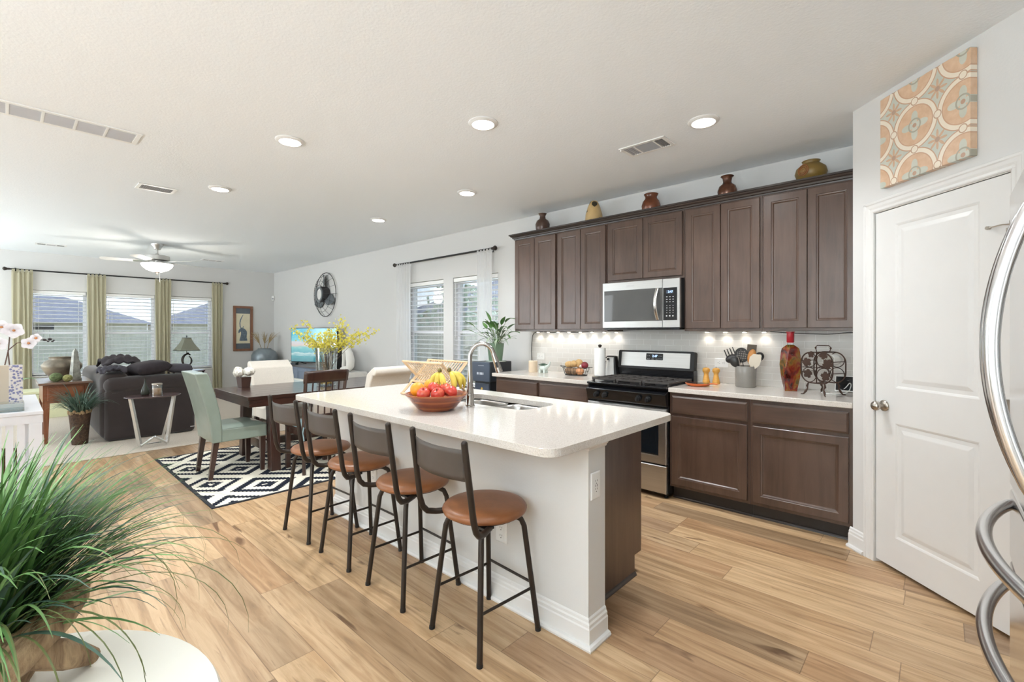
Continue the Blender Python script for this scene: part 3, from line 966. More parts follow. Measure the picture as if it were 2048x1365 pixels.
# ================================================================== island
IX0, IX1, IY0, IY1 = -3.020, -.672, -2.885, -1.772
WX0, WX1, WY = -2.99, -.712, -2.575
t = thing('kitchen_island', 'kitchen island with a white plaster knee wall and dark wood cabinet side', 'island', (-1.85, -2.2, 0))
def loc_i(m): m.M = Matrix.Translation((1.85, 2.2, 0))
m = MB(); loc_i(m); m.b2(WX0, WX1, WY, -2.440, 0, .8775); m.build('knee_wall', M['wall'], t)
m = MB(); loc_i(m)
n = len(BASE)
def base_run(pts, normals):
    vs = [];fs = []
    for p, nn in zip(pts, normals):
        for a, b in BASE: vs.append((p[0]+nn[0]*a, p[1]+nn[1]*a, b))
    for k in range(len(pts)-1):
        for i in range(n):
            j = (i+1) % n
            fs.append((k*n+i, k*n+j, (k+1)*n+j, (k+1)*n+i))
    fs.append(tuple(range(n-1,-1,-1))); fs.append(tuple((len(pts)-1)*n+i for i in range(n)))
    m.add(vs, fs)
base_run([(WX0,-2.44),(WX0,WY),(WX1,WY),(WX1,-2.4405)], [(-1,0),(-1,-1),(1,-1),(1,0)])
m.build('base_trim', M['trim'], t)
m = MB(); loc_i(m)
CAPP = [(0,0),(.008,.002),(.010,.010),(.018,.018),(.020,.028),(0,.0285)]
BASE_, n0 = BASE, n
vs, fs = [], []
pts = [(WX0,-2.44),(WX0,WY),(WX1,WY),(WX1,-2.4405)]; nrm = [(-1,0),(-1,-1),(1,-1),(1,0)]
n = len(CAPP)
for p, nn in zip(pts, nrm):
    for a, b in CAPP: vs.append((p[0]+nn[0]*a, p[1]+nn[1]*a, .849+b))
for k in range(3):
    for i in range(n):
        j = (i+1) % n; fs.append((k*n+i, k*n+j, (k+1)*n+j, (k+1)*n+i))
fs.append(tuple(range(n-1,-1,-1))); fs.append(tuple(3*n+i for i in range(n)))
m.add(vs, fs); m.build('cap_trim', M['trim'], t)
m = MB(); loc_i(m)
# carcass with a recessed toe at the aisle side; walls only, so the sink hangs free inside
CX1 = -.858
for x in (WX0+.01, CX1-.018):
    m.b2(x, x+.018, -2.4395, -1.81, .11, .8775); m.b2(x, x+.018, -2.4395, -1.885, 0, .11)
m.b2(WX0+.028, CX1-.018, -1.828, -1.81, .11, .8775)
m.b2(WX0+.028, CX1-.018, -2.4390, -1.83, .11, .128)
m.b2(WX0+.028, CX1-.018, -1.903, -1.885, 0, .11)
m.build('cabinet_carcass', M['cab'], t)
m = MB(); loc_i(m); m.extrude([(0,0),(.014,0),(.012,.008),(.006,.016),(0,.019)], (CX1+.0001, -2.4395, 0), (CX1+.0001, -1.885, 0), (1,0,0), (0,0,1))
m.build('shoe_moulding', M['crown'], t)
for i in range(4):
    a = WX0+.02+i*.528; 
    m = MB(); loc_i(m); m.rings((a+.520, -1.809, .135), (-1,0,0), (0,0,1), (0,1,0), .516, .715, DOORP); m.build('door', M['cab'], t)

# island top with the sink cut-out
outer = rrect(IX0, IX1, IY0, IY1, .075, 8)
SX0, SX1, SY0, SY1 = -2.10, -1.345, -2.285, -1.945
inner = rrect(SX0, SX1, SY0, SY1, .085, 8)
bm = bmesh.new()
def loops(z):
    es = []
    ls = []
    for poly in (outer, inner):
        vs = [bm.verts.new((x, y, z)) for x, y in poly]
        es += [bm.edges.new((vs[i], vs[(i+1) % len(vs)])) for i in range(len(vs))]
        ls.append(vs)
    bmesh.ops.triangle_fill(bm, use_beauty=True, use_dissolve=False, edges=es)
    return ls
T0, T1 = .880, .914
a, b = loops(T0), loops(T1)
for k in (0, 1):
    nn = len(a[k])
    for i in range(nn):
        j = (i+1) % nn
        bm.faces.new((a[k][i], a[k][j], b[k][j], b[k][i]))
bmesh.ops.recalc_face_normals(bm, faces=bm.faces)
me = bpy.data.meshes.new('island_countertop'); 
bmesh.ops.translate(bm, verts=bm.verts, vec=(1.85, 2.33, -.88)); bm.to_mesh(me); bm.free()
me.materials.append(M['quartz'])
o = bpy.data.objects.new('island_countertop', me); COL.objects.link(o); o.location = (-1.85, -2.33, .88)
bv = o.modifiers.new('bevel', 'BEVEL'); bv.width = .004; bv.segments = 2; bv.limit_method = 'ANGLE'; bv.angle_limit = R(60)
tag(o, 'white speckled quartz island top with rounded corners', 'countertop')

# sink: two bowls under the cut-out
M['sinksteel'] = plain('sink_steel', (0.50,0.49,0.47,1), 0.3, 1, var=0.06)
t = thing('sink', 'double bowl stainless sink under the island top', 'sink', (-1.72, -2.115, .70))
def bowl(x0, x1, name):
    m = MB()
    P = []
    for z, ins, r in ((.8785, -.004, .085), (.860, .0, .085), (.72, .012, .075), (.705, .030, .06), (.700, .060, .04)):
        P.append([(x, y, z) for x, y in rrect(x0+ins, x1-ins, SY0+ins, SY1-ins, r, 6)])
    k = len(P[0]); vs = [v for r_ in P for v in r_]; fs = []
    for i in range(len(P)-1):
        for j in range(k):
            l = (j+1) % k; fs.append((i*k+j, i*k+l, (i+1)*k+l, (i+1)*k+j))
    fs.append(tuple((len(P)-1)*k+j for j in range(k)))
    m.M = Matrix.Translation((1.72, 2.115, -.70)); m.add(vs, fs)
    bo = m.build(name, M['sinksteel'], t, smooth=40, solid=.0015)
    m = MB(); m.lathe([(.042,.0025),(.040,.005),(.030,.003),(1e-6,.003)], 20, ((x0+x1)/2+1.72, (SY0+SY1)/2+2.115, 0))
    m.build('drain', M['chrome'], bo, smooth=40)
bowl(SX0, -1.735, 'sink_bowl'); bowl(-1.712, SX1, 'sink_bowl')
m = MB(); m.b2(-1.735+1.72, -1.712+1.72, SY0+2.115+.02, SY1+2.115-.02, .125, .150); m.build('divider', M['sinksteel'], t, bevel=.004)

# faucet
FB = Vector((-1.702, -2.364, .914))
t = thing('faucet', 'tall brushed steel gooseneck faucet with pull down spray head', 'faucet', FB)
M['fauc'] = plain('faucet_steel', (0.42,0.40,0.38,1), 0.2, 1, var=0.04)
dv = Vector((-1.589+1.702, -2.261+2.364, 0)).normalized()
m = MB(); m.lathe([(.030,0),(.030,.004),(.026,.008),(.0245,.05),(.021,.10),(.0185,.16),(.0155,.20),(.0145,.26)], 24)
m.build('faucet_body', M['fauc'], t, smooth=40)
m = MB(); pts = [Vector((0,0,.255))]
for i in range(17):
    an = R(180 - 165*i/16); pts.append(dv*(.073+.073*math.cos(an)) + Vector((0,0,.295+.083*math.sin(an))))
m.tube(pts, .0138, 14); m.build('gooseneck', M['fauc'], t, smooth=60)
e = pts[-1]; dn = (pts[-1]-pts[-2]).normalized()
m = MB(); m.cyl(e-dn*.004, e+dn*.032, .0150, .0175, 18); m.cyl(e+dn*.032, e+dn*.118, .0178, .0215, 18)
hd = m.build('spray_head', M['fauc'], t, smooth=40)
m = MB(); sd = dv.cross(Vector((0,0,1))).normalized()
fr = Matrix((( *sd, ), ( *dn, ), ( *(sd.cross(dn)), ))).transposed()
m.box(e+dn*.070+ (sd*1.0)*.0185, (.004,.034,.013), fr); m.build('spray_button', M['blackmatte'], hd, bevel=.003)
m = MB(); m.cyl((0,0,.072), sd*.050+Vector((0,0,.076)), .010, .009, 12); m.tube([sd*.046+Vector((0,0,.078)), sd*.056+Vector((0,0,.105)), sd*.060+Vector((0,0,.150))], [.006,.0055,.005], 10)
m.build('faucet_lever', M['fauc'], t, smooth=50)

# outlets
def outlet(name, label, pos, ux, un, w, h, rot90=False, usb=False):
    ux, un = Vector(ux), Vector(un); uz = Vector((0,0,1))
    t = thing(name, label, 'outlet', pos)
    m = MB(); m.rings(-ux*w/2-uz*h/2, ux, uz, un, w, h, [(0,.0003),(0,.003),(.003,.0055),(.008,.006)])
    pl_ = m.build('cover_plate', M['plastic'], t)
    def R_(cu, cz, a, b, d0, d1, mm):
        if rot90: cu, cz, a, b = cz, cu, b, a
        p = ux*(cu-a/2)+uz*(cz-b/2)+un*d0
        mm.rings(p, ux, uz, un, a, b, [(0,0),(0,d1-d0)])
    for s_ in ((-1,1) if not usb else (0,)):
        m = MB(); R_(0, s_*.020, .033, .030 if not usb else .068, .006, .0072, m); m.build('receptacle', M['plastic'], t, bevel=.001)
        m = MB()
        for c in ((s_*.020,) if not usb else (.018, -.018)):
            for u in (-.0065, .0065): R_(u, c+.004, .0022, .008, .0072, .0076, m)
            R_(0, c-.008, .0045, .0045, .0072, .0076, m)
        if usb:
            for u in (-.006, .006): R_(u, 0, .003, .011, .0072, .0076, m)
        m.build('socket_slots', M['slot'], t)
outlet('wall_outlet', 'white outlet on the end of the island knee wall', (WX1+.0002, -2.523, .689), (0,1,0), (1,0,0), .072, .117, usb=True)
outlet('wall_outlet', 'white outlet low on the long side of the island, behind the nearest stool', (-1.229, WY-.0002, .351), (1,0,0), (0,-1,0), .078, .105)
outlet('wall_outlet', 'white outlet on the island long side between the third and fourth stools', (-2.44, WY-.0002, .39), (1,0,0), (0,-1,0), .078, .105)
outlet('wall_outlet', 'wide white outlet on the backsplash left of the utensil crock', (-1.010, -.0077, 1.092), (1,0,0), (0,-1,0), .118, .080, rot90=True)
outlet('wall_outlet', 'white outlet on the backsplash above the candle and succulent', (-3.055, -.0077, 1.078), (1,0,0), (0,-1,0), .118, .075, rot90=True)

# ================================================================== refrigerator (beside the camera)
RX = .560
t = thing('refrigerator', 'stainless french door refrigerator with bowed tubular handles', 'refrigerator', (.95, -2.655, 0))
def rb(m): m.M = Matrix.Translation((-.95, 2.655, 0))
M['fridge'] = plain('fridge_steel', (0.66,0.65,0.64,1), 0.16, 1, var=0.03)
M['fhandle'] = plain('fridge_handle', (0.70,0.70,0.71,1), 0.22, 1, var=0.03)
m = MB(); rb(m); m.b2(.625, 1.33, -3.105, -2.205, .02, 1.78); m.build('cabinet_shell', M['blackmatte'], t)
for y0, y1 in ((-3.110, -2.657), (-2.653, -2.200)):
    m = MB(); rb(m); m.b2(RX, .620, y0, y1, .895, 1.785); dd = m.build('fridge_door', M['fridge'], t, bevel=.012, seg=3)
    yh = -2.712 if y0 < -3 else -2.598
    m = MB(); rb(m)
    pts = [(RX+.004-.072*math.sin(PI*i/24)**.8, yh, .985+.68*i/24) for i in range(25)]
    m.tube(pts, .0155, 14); m.build('door_handle', M['fhandle'], dd, smooth=60)
for z0, z1, zh in ((.675,.890,.855), (.06,.670,.628)):
    m = MB(); rb(m); m.b2(RX, .620, -3.110, -2.200, z0, z1); dd = m.build('freezer_drawer', M['fridge'], t, bevel=.012, seg=3)
    m = MB(); rb(m)
    pts = [(RX+.004-.080*math.sin(PI*i/28)**.75, -3.04+.775*i/28, zh) for i in range(29)]
    m.tube(pts, .0155, 14); m.build('drawer_handle', M['fhandle'], dd, smooth=60)
for y in (-3.06, -2.25):
    m = MB(); rb(m); m.cyl((.66, y, 0), (.66, y, .02), .02, n=12); m.build('foot', M['blackmatte'], t)
# ================================================================== bar stools
def bar_stool(label, loc, rz):
    t = thing('bar_stool', label, 'stool', loc, rz, 'counter stools along the island')
    m = MB(); m.lathe([(1e-6,.588),(.10,.589),(.16,.586),(.185,.578),(.194,.566),(.190,.553),(.178,.546),(1e-6,.545)], 36)
    m.build('seat', M['leather'], t, smooth=70)
    m = MB(); m.cyl((0,0,.538), (0,0,.5448), .165, n=32); m.box((0,-.10,.534), (.30,.05,.010))
    m.build('seat_plate', M['blackmatte'], t, smooth=40)
    for sx in (-1, 1):
        for sy in (-1, 1):
            p = [Vector((sx*.055, sy*.055, .5265)), Vector((sx*.095, sy*.095, .524)), Vector((sx*.117, sy*.117, .508)), Vector((sx*.127, sy*.127, .478)), Vector((sx*.172, sy*.172, .006))]
            q = []
            for i in range(len(p)-2): q += [p[i], p[i].lerp(p[i+1], .5)]
            q += p[-2:]
            m = MB(); m.tube(q, .0125, 12); lg = m.build('leg', M['bronze'], t, smooth=60)
            m = MB(); m.cyl((sx*.1722, sy*.1722, 0), (sx*.1715, sy*.1715, .014), .0138, n=12); m.build('foot_cap', M['blackmatte'], lg, smooth=40)
    k = .1545
    for z, pr in ((.196, [((-k,-k),(-k,k)), ((k,-k),(k,k))]), (.216, [((-k,k),(k,k))])):
        for a, b in pr:
            m = MB(); m.cyl((*a, z), (*b, z), .0065, n=10); m.build('foot_rail', M['bronze'], t, smooth=60)
    m = MB()
    cr = .205
    pp = [Vector((-.14,-.09,.5335)), Vector((-.172,-.150,.5335)), Vector((-.186,-.188,.542)), Vector((-.193,-.208,.565)), Vector((-.195,-.222,.61)), Vector((-.190,-.262,.905)), Vector((-.190,-.264,.925))]
    for sx in (1, -1):
        q = [Vector((v.x*sx, v.y, v.z)) for v in pp]
        s_ = []
        for i in range(len(q)-1): s_ += [q[i], q[i].lerp(q[i+1], .5)]
        s_.append(q[-1])
        m = MB(); m.tube(s_, .0135, 12)
        m.ball((q[-1].x, q[-1].y, q[-1].z), .0138, 12, 8)
        m.build('back_post', M['bronze'], t, smooth=60)
    m = MB()
    def f(u, v):
        x = -.178+.356*u
        z = .770+.128*v
        y = -.250-.010*(v-.5) - .035*(1-(2*u-1)**2)
        return (x, y, z)
    m.grid(f, 20, 6); m.build('backrest', M['slate'], t, smooth=60, solid=.003)
    return t
bar_stool('tan leather bar stool nearest the camera end of the island', (-1.131, -2.790, 0), R(-4))
bar_stool('second tan leather bar stool from the outlet end of the island', (-1.686, -2.790, 0), R(-2))
bar_stool('third tan leather bar stool from the outlet end of the island', (-2.240, -2.785, 0), R(0))
bar_stool('tan leather bar stool closest to the dining table', (-2.756, -2.795, 0), R(2))

# ================================================================== rug and dining set
mb = MB(); mb.b2(-5.74, -3.735, -3.18, -.35, .0004, .006)
mb.mi = 1
for x0, x1, y0, y1 in ((-5.765,-3.71,-3.205,-3.18), (-5.765,-3.71,-.35,-.325), (-5.765,-5.74,-3.18,-.35), (-3.735,-3.71,-3.18,-.35)):
    mb.b2(x0, x1, y0, y1, .0004, .007)
o = mb.build('area_rug', [M['rug'], M['rugedge']]); tag(o, 'black and ivory stepped diamond rug under the dining table', 'rug')
TX0, TX1, TY0, TY1 = -5.37, -4.32, -2.755, -.72
RZ = .0062
t = thing('dining_table', 'dark espresso dining table with trestle legs on the diamond rug', 'table', ((TX0+TX1)/2, (TY0+TY1)/2, RZ))
tc = Vector(((TX0+TX1)/2, (TY0+TY1)/2, RZ))
def tl(m): m.M = Matrix.Translation(-tc)
m = MB(); tl(m)
m.b2(TX0, TX1, TY0, TY0+.125, .722, .757); m.build('breadboard_end', M['espresso'], t, bevel=.003)
m = MB(); tl(m); m.b2(TX0, TX1, TY1-.125, TY1, .722, .757); m.build('breadboard_end', M['espresso'], t, bevel=.003)
m = MB(); tl(m)
for i in range(6):
    w = (TX1-TX0)/6
    m.b2(TX0+i*w+.0008, TX0+(i+1)*w-.0008, TY0+.127, TY1-.127, .722, .7565)
m.build('table_top', M['espresso'], t, bevel=.002)
m = MB(); tl(m)
for x in (TX0+.012, TX1-.037): m.b2(x, x+.025, TY0+.012, TY1-.012, .655, .722)
for y in (TY0+.012, TY1-.037): m.b2(TX0+.037, TX1-.037, y, y+.025, .655, .722)
m.build('apron', M['espresso'], t, bevel=.002)
for y in (TY0+.27, TY1-.27):
    for sx in (-1, 1):
        xm = tc.x; m = MB(); tl(m)
        xt, xb = xm+sx*.36, xm+sx*.42
        m.hexa([(xb-.05, y-.045, RZ), (xb+.05, y-.045, RZ), (xb+.05, y+.045, RZ), (xb-.05, y+.045, RZ)],
               [(xt-.05, y-.045, .722), (xt+.05, y-.045, .722), (xt+.05, y+.045, .722), (xt-.05, y+.045, .722)])
        m.build('leg', M['espv'], t, bevel=.004)
    m = MB(); tl(m); m.b2(tc.x-.37, tc.x+.37, y-.02, y+.02, .16, .25); m.build('cross_rail', M['espresso'], t, bevel=.003)
m = MB(); tl(m); m.b2(tc.x-.03, tc.x+.03, TY0+.29, TY1-.29, .17, .24); m.build('stretcher', M['espresso'], t, bevel=.003)

def parsons(name, label, loc, rz, mat, roll=False, lean=.14, grp=None):
    # faces local +y
    t = thing(name, label, 'chair', loc, rz, grp)
    W = .47
    m = MB()
    # seat: crowned cushion block
    def seat(u, v):
        x = (u-.5)*W; y = -.20+.47*v
        e = min(u, 1-u, v, 1-v)
        return (x, y, .455+.030*min(1, e*6)**.5)
    m.grid(seat, 10, 10)
    def skirt(z): return [(-W/2,-.185,z),(W/2,-.185,z),(W/2,.27,z),(-W/2,.27,z)]
    m.hexa(skirt(.335), skirt(.456))
    m.build('seat', mat, t, smooth=45, bevel=.012, seg=3)
    m = MB()
    Hh = .985
    pr = []
    for i in range(9):
        f = i/8
        pr.append((-.19 - lean*f**1.4, .335 + (Hh-.335)*f))
    n = len(pr)
    vs, fs = [], []
    if roll: tk = .075
    else: tk = .085
    front = [(-.200+.08 - lean*.85*(i/8)**1.5, .455+(Hh-.455)*i/8) for i in range(9)]
    prof = [(-.20,.335)] + [(y-.012, z) for y, z in pr[1:]] + [(y, z) for y, z in reversed(front)] + [(-.12,.335)]
    if roll:
        yb = pr[-1][0]; zc = Hh-.035
        rl = [(yb-.02-.048*math.cos(R(a)), zc+.045*math.sin(R(a))) for a in range(-110, 100, 20)]
        prof = [(-.20,.335)] + [(y-.004, z) for y, z in pr[1:7]] + rl + [(y, z) for y, z in reversed(front[:8])] + [(-.12,.335)]
    m.extrude([(a, b) for a, b in prof], (-W/2-.006, 0, 0), (W/2+.006, 0, 0), (0,1,0), (0,0,1))
    m.build('backrest', mat, t, smooth=50, bevel=.012, seg=3)
    for sx in (-1, 1):
        for y, dy in ((-.165, -.045), (.235, .0)):
            m = MB(); x = sx*(W/2-.03)
            m.hexa([(x-.017, y+dy-.017, 0), (x+.017, y+dy-.017, 0), (x+.017, y+dy+.017, 0), (x-.017, y+dy+.017, 0)],
                   [(x-.024, y-.024, .336), (x+.024, y-.024, .336), (x+.024, y+.024, .336), (x-.024, y+.024, .336)])
            m.build('leg', M['espv'], t, bevel=.002)
    return t
parsons('dining_chair', 'sage green leather dining chair at the end of the table', (-4.72, -2.80, RZ), 0, M['green'])
parsons('dining_chair', 'cream upholstered dining chair behind the far long side of the table', (-5.56, -2.00, RZ), R(-90), M['cream'], True)
parsons('dining_chair', 'cream roll back dining chair near the sheer curtain, seen from behind', (-4.20, -1.50, RZ), R(90), M['cream'], True)

# slatted chair
t = thing('dining_chair', 'dark wood slat back dining chair with a tied blue green seat pad', 'chair', (-4.23, -2.17, RZ), R(90))
m = MB()
for sx in (-1, 1):
    x = sx*.195
    m = MB(); m.tube([(x, -.205, 0), (x, -.185, .25), (x, -.185, .45), (x, -.215, .72), (x*1.03, -.262, .985)], .019, 4)
    m.build('rear_leg', M['espv'], t, bevel=.002)
for sx in (-1, 1):
    m = MB(); m.b2(sx*.19-.02, sx*.19+.02, .165, .205, 0, .42); m.build('leg', M['espv'], t, bevel=.002)
m = MB(); m.b2(-.21, .21, -.20, .21, .415, .437); m.build('seat', M['espresso'], t, bevel=.004)
m = MB()
for a, b, c, d in ((-.19,.19,.175,.195), (-.19,.19,-.195,-.175)): m.b2(a, b, c, d, .36, .415)
for x in (-.20, .18): m.b2(x, x+.02, -.175, .175, .36, .415)
m.build('apron', M['espresso'], t)
m = MB(); m.grid(lambda u, v: ((u-.5)*.44*1.0, -.240-.025*v-.028*(1-(2*u-1)**2), .875+.105*v+.012*(1-(2*u-1)**2)*v), 12, 4)
m.build('top_rail', M['espv'], t, smooth=60, solid=.02)
m = MB(); m.b2(-.19,.19,-.215,-.195,.52,.56); m.build('lower_rail', M['espv'], t, bevel=.002)
for i in range(5):
    x = -.13+.065*i
    m = MB(); m.tube([(x, -.207, .545), (x, -.212, .66), (x, -.250, .89)], .017, 4, flat=.4); m.build('back_slat', M['espv'], t)
M['teal'] = plain('blue_green_pad', lin(132,160,166), 0.85, var=0.08, vscale=20, bmp=0.3)
m = MB(); m.grid(lambda u, v: ((u-.5)*.41, -.17+.37*v, .4375+.042*(min(u,1-u,v,1-v)*4 if min(u,1-u,v,1-v) < .25 else 1)**.5), 12, 12)
m.b2(-.205,.205,-.17,.20,.4373,.445)
sp = m.build('seat_pad', M['teal'], t, smooth=50)
m = MB()
for sx in (-1, 1): m.tube([(sx*.19,-.17,.455),(sx*.205,-.215,.45),(sx*.215,-.215,.40),(sx*.21,-.235,.33)], .006, 6, flat=.5)
m.build('pad_tie', M['teal'], sp)

# things on the table
TZ = .7572
M['bluegreen'] = M['teal']
VX, VY = -4.73, -1.81
t = thing('glass_cylinder_vase', 'tall clear glass vase of yellow blossom branches on the dining table', 'vase', (VX, VY, TZ))
m = MB(); m.lathe([(.098,0),(.102,.004),(.104,.010),(.120,.43),(.112,.43),(.097,.014),(1e-6,.012)], 36); m.build('glass_wall', M['glass'], t, smooth=50)
M['twig'] = plain('branch_brown', lin(96,78,56), 0.8, var=0.15)
M['yellow'] = cloth_translucent('yellow_petal', lin(232,222,108), 0.35, 0, 40, 0.2)
M['lemon'] = plain('lemon_yellow', lin(232,182,40), 0.45, var=0.1, bmp=0.1)
r2 = random.Random(11)
mt = MB(); mp = MB()
ends = [(-.36,-.25,.60),(-.28,-.16,.70),(-.22,-.2,.56),(-.12,-.05,.54),(-.10,-.12,.45),(.02,.03,.62),(.08,.05,.48),(.02,-.06,.42),(.16,.12,.74),(.20,.16,.64),(.30,.24,.58),(.38,.34,.60),(.46,.40,.58),(.25,.22,.50),(.14,.10,.44),(-.05,.0,.58),(-.2,-.06,.46),(.1,.0,.55)]
for ex in ends:
    b = Vector((r2.uniform(-.03,.03), r2.uniform(-.03,.03), .02)); e = Vector((ex[0]*.95, ex[1]*.95, ex[2]+.03))
    mid = Vector((e.x*.20, e.y*.20, .44))
    pts = []
    for i in range(11):
        s_ = i/10; p = b*(1-s_)**2 + mid*2*s_*(1-s_) + e*s_**2
        pts.append(p + Vector((r2.uniform(-.006,.006), r2.uniform(-.006,.006), 0)))
    mt.tube(pts, [.0035-.0022*i/10 for i in range(11)], 6)
    for i in range(70):
        s_ = r2.uniform(.62, 1.02); k = min(int(s_*10), 9)
        p = pts[k].lerp(pts[k+1], min(s_*10-k, 1)) + Vector((r2.gauss(0,.026), r2.gauss(0,.026), r2.gauss(0,.022)))
        s2 = r2.uniform(.008, .016); ro = Euler((r2.uniform(0,6), r2.uniform(0,6), r2.uniform(0,6))).to_matrix()
        for q in range(4):
            rr = ro @ Matrix.Rotation(PI/2*q, 3, 'Z')
            mp.add([p + rr@Vector(v)*s2 for v in ((0,0,0),(.5,.45,.15),(1.15,0,.35),(.5,-.45,.15))], [(0,1,2,3)])
mt.build('branches', M['twig'], t, smooth=60)
o = mp.build('blossoms', M['yellow'], t); tag(o, kind='stuff')
for i, (x, y, z) in enumerate(((-.042,-.030,.047), (.045,-.022,.047), (0,.050,.047), (.004,-.010,.098))):
    m = MB(); m.ball((0,0,0), .034, 14, 10, (1.2,1,1)); o = m.build('lemon', M['lemon'], smooth=80); o.location = (VX+x, VY+y, TZ+z); o.rotation_euler = (0, 0, i*1.2)
    tag(o, ('lemon at the bottom of the glass vase, table end side', 'lemon at the bottom of the glass vase, island side', 'lemon at the bottom of the glass vase, wall side', 'topmost lemon of the few in the glass vase')[i], 'fruit', 'lemons in the glass vase')
t = thing('flower_pot', 'white pompom flowers in a small square brown pot on the dining table', 'flowers', (-5.25, -2.50, TZ), R(10))
m = MB(); m.hexa([(-.045,-.045,0),(.045,-.045,0),(.045,.045,0),(-.045,.045,0)], [(-.055,-.055,.11),(.055,-.055,.11),(.055,.055,.11),(-.055,.055,.11)])
m.build('pot', plain('brown_pot', lin(78,54,46), 0.4, var=0.1), t, bevel=.003)
M['petalw'] = plain('white_petal', lin(246,243,235), 0.8, var=0.04)
for c in ((-.052,-.035,.175),(.045,.02,.170),(.00,-.06,.160),(.02,.06,.165)):
    m = MB()
    for i in range(70):
        d_ = Vector((r2.gauss(0,1), r2.gauss(0,1), r2.gauss(0,1))).normalized(); ro = d_.to_track_quat('Z', 'Y').to_matrix()
        m.add([Vector(c)+ro@Vector(v) for v in ((-.004,-.012,.040),(.004,-.012,.042),(.009,.012,.052),(-.009,.012,.050))], [(0,1,2,3)])
    m.ball(c, .044, 12, 8); m.cyl((c[0]*.4,c[1]*.4,.08), (c[0],c[1],c[2]-.03), .003, n=6)
    m.build('flower_head', M['petalw'], t)
# ================================================================== ceiling fittings
M['lens'] = emitter('downlight_lens', (1, 0.96, 0.88, 1), 9)
M['gr'] = plain('grille_grey', lin(150,150,152), 0.6, var=0.04)
M['lv'] = plain('louvre_grey_white', lin(196,196,198), .5, var=.03)
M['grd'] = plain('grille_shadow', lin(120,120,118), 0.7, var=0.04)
DL = [((-.742,-1.166), 'round ceiling downlight in front of the microwave end cabinets'), ((-1.832,-2.128), 'round ceiling downlight over the island sink'),
      ((-3.07,-2.88), 'round ceiling downlight at the far end of the island, on the room side'), ((-4.72,-2.875), 'round ceiling downlight over the dining table end with the green chair'),
      ((-3.06,-1.17), 'round ceiling downlight in front of the window end cabinets'), ((-4.70,-1.163), 'round ceiling downlight in front of the kitchen side windows'),
      ((-.60,-2.95), ''), ((.15,-4.3), ''), ((-6.6,-4.6), ''), ((-3.9,-4.9), ''), ((-1.2,-4.9), '')]
dl0 = None
for i, ((x, y), l) in enumerate(DL):
    if l:
        if dl0 is None:
            dl0 = thing('downlight', l, 'light', (x, y, H), group='round recessed ceiling lights')
            m = MB(); m.lathe([(.098,-.0004),(.098,-.006),(.090,-.013),(.074,-.016),(.071,-.012),(.071,-.0004)], 36); m.build('trim_ring', M['trim'], dl0, smooth=40)
            m = MB(); m.lathe([(.0705,-.004),(.0705,-.0125),(.03,-.0145),(1e-6,-.015)], 32); m.build('lens', M['lens'], dl0, smooth=60)
        else:
            dup(dl0, (x, y, H), label=l)
        d = bpy.data.lights.new('lamp', 'SPOT'); d.spot_size = R(150); d.spot_blend = .9; d.shadow_soft_size = .07
        d.energy = 50; d.color = (.94, .975, 1)
        o = bpy.data.objects.new('lamp', d); COL.objects.link(o); o.location = (x, y, H-.03)
    else:  # unlabelled entries: added fill spots, out of view, without a fixture
        d = bpy.data.lights.new('lamp', 'SPOT'); d.spot_size = R(150); d.spot_blend = .9; d.shadow_soft_size = .07
        d.energy = 14; d.color = (.94, .975, 1)
        o = bpy.data.objects.new('lamp', d); COL.objects.link(o); o.location = (x, y, H-.03)

def grille(label, c, L_, W_, rz, cells, name='ceiling_vent', mats=('gr',), lever=False):
    t = thing(name, label, 'vent', (*c, H), rz)
    m = MB()
    b = .028
    u0 = -L_/2
    m.b2(-L_/2, L_/2, -W_/2, -W_/2+b, -.008, -.0004); m.b2(-L_/2, L_/2, W_/2-b, W_/2, -.008, -.0004)
    edges = [(-L_/2, -L_/2+b)]
    for a, w_, k, mm in cells: pass
    for a, w_ in [(-L_/2, b), (L_/2-b, b)] + [(cells[i][0]+cells[i][1], cells[i+1][0]-cells[i][0]-cells[i][1]) for i in range(len(cells)-1)]:
        m.b2(a, a+w_, -W_/2+b, W_/2-b, -.008, -.0004)
    m.build('vent_frame', M['plastic'], t, bevel=.002)
    for a, w_, k, mm in cells:
        m = MB(); m.b2(a, a+w_, -W_/2+b, W_/2-b, -.0018, -.0006); bk = m.build('vent_back', M[mm], t)
        m = MB()
        nn = max(3, int((w_ if k == 'x' else W_-2*b)/.016))
        for i in range(nn):
            if k == 'x':
                x = a+(i+.5)*w_/nn; m.box((x, 0, -.005), (.0016, W_-2*b, .007), Matrix.Rotation(R(35), 3, 'Y'))
            else:
                y = -W_/2+b+(i+.5)*(W_-2*b)/nn; m.box((a+w_/2, y, -.005), (w_, .0016, .007), Matrix.Rotation(R(35), 3, 'X'))
        m.build('louvres', M['lv'] if mm != 'grd' else M['gr'], t)
    if lever:
        m = MB(); m.b2(-L_/2+.01, -L_/2+.018, -W_/2+.01, -W_/2+.022, -.022, -.008); m.build('lever', M['plastic'], t)
grille('rectangular ceiling air vent in front of the wall cabinets', (-1.212, -1.023), .36, .21, 0, [(-.152,.075,'x','gr'), (-.062,.140,'y','grd'), (.092,.060,'x','grd')], lever=True)
grille('small ceiling air vent between the dining light and the return grille', (-5.174, -3.291), .30, .21, R(90), [(-.122,.244,'x','gr')])
grille('long white return air grille of five panels on the ceiling', (-3.85, -4.035), .82, .26, R(90), [(-.382+i*.1545,.1385,'y','gr') for i in range(5)], name='return_grille')
grille('small ceiling vent near the ceiling fan, on the window side of the room', (-9.998, -3.793), .36, .20, R(90), [(-.152,.09,'x','gr'),(-.048,.10,'y','gr'),(.066,.086,'x','gr')])
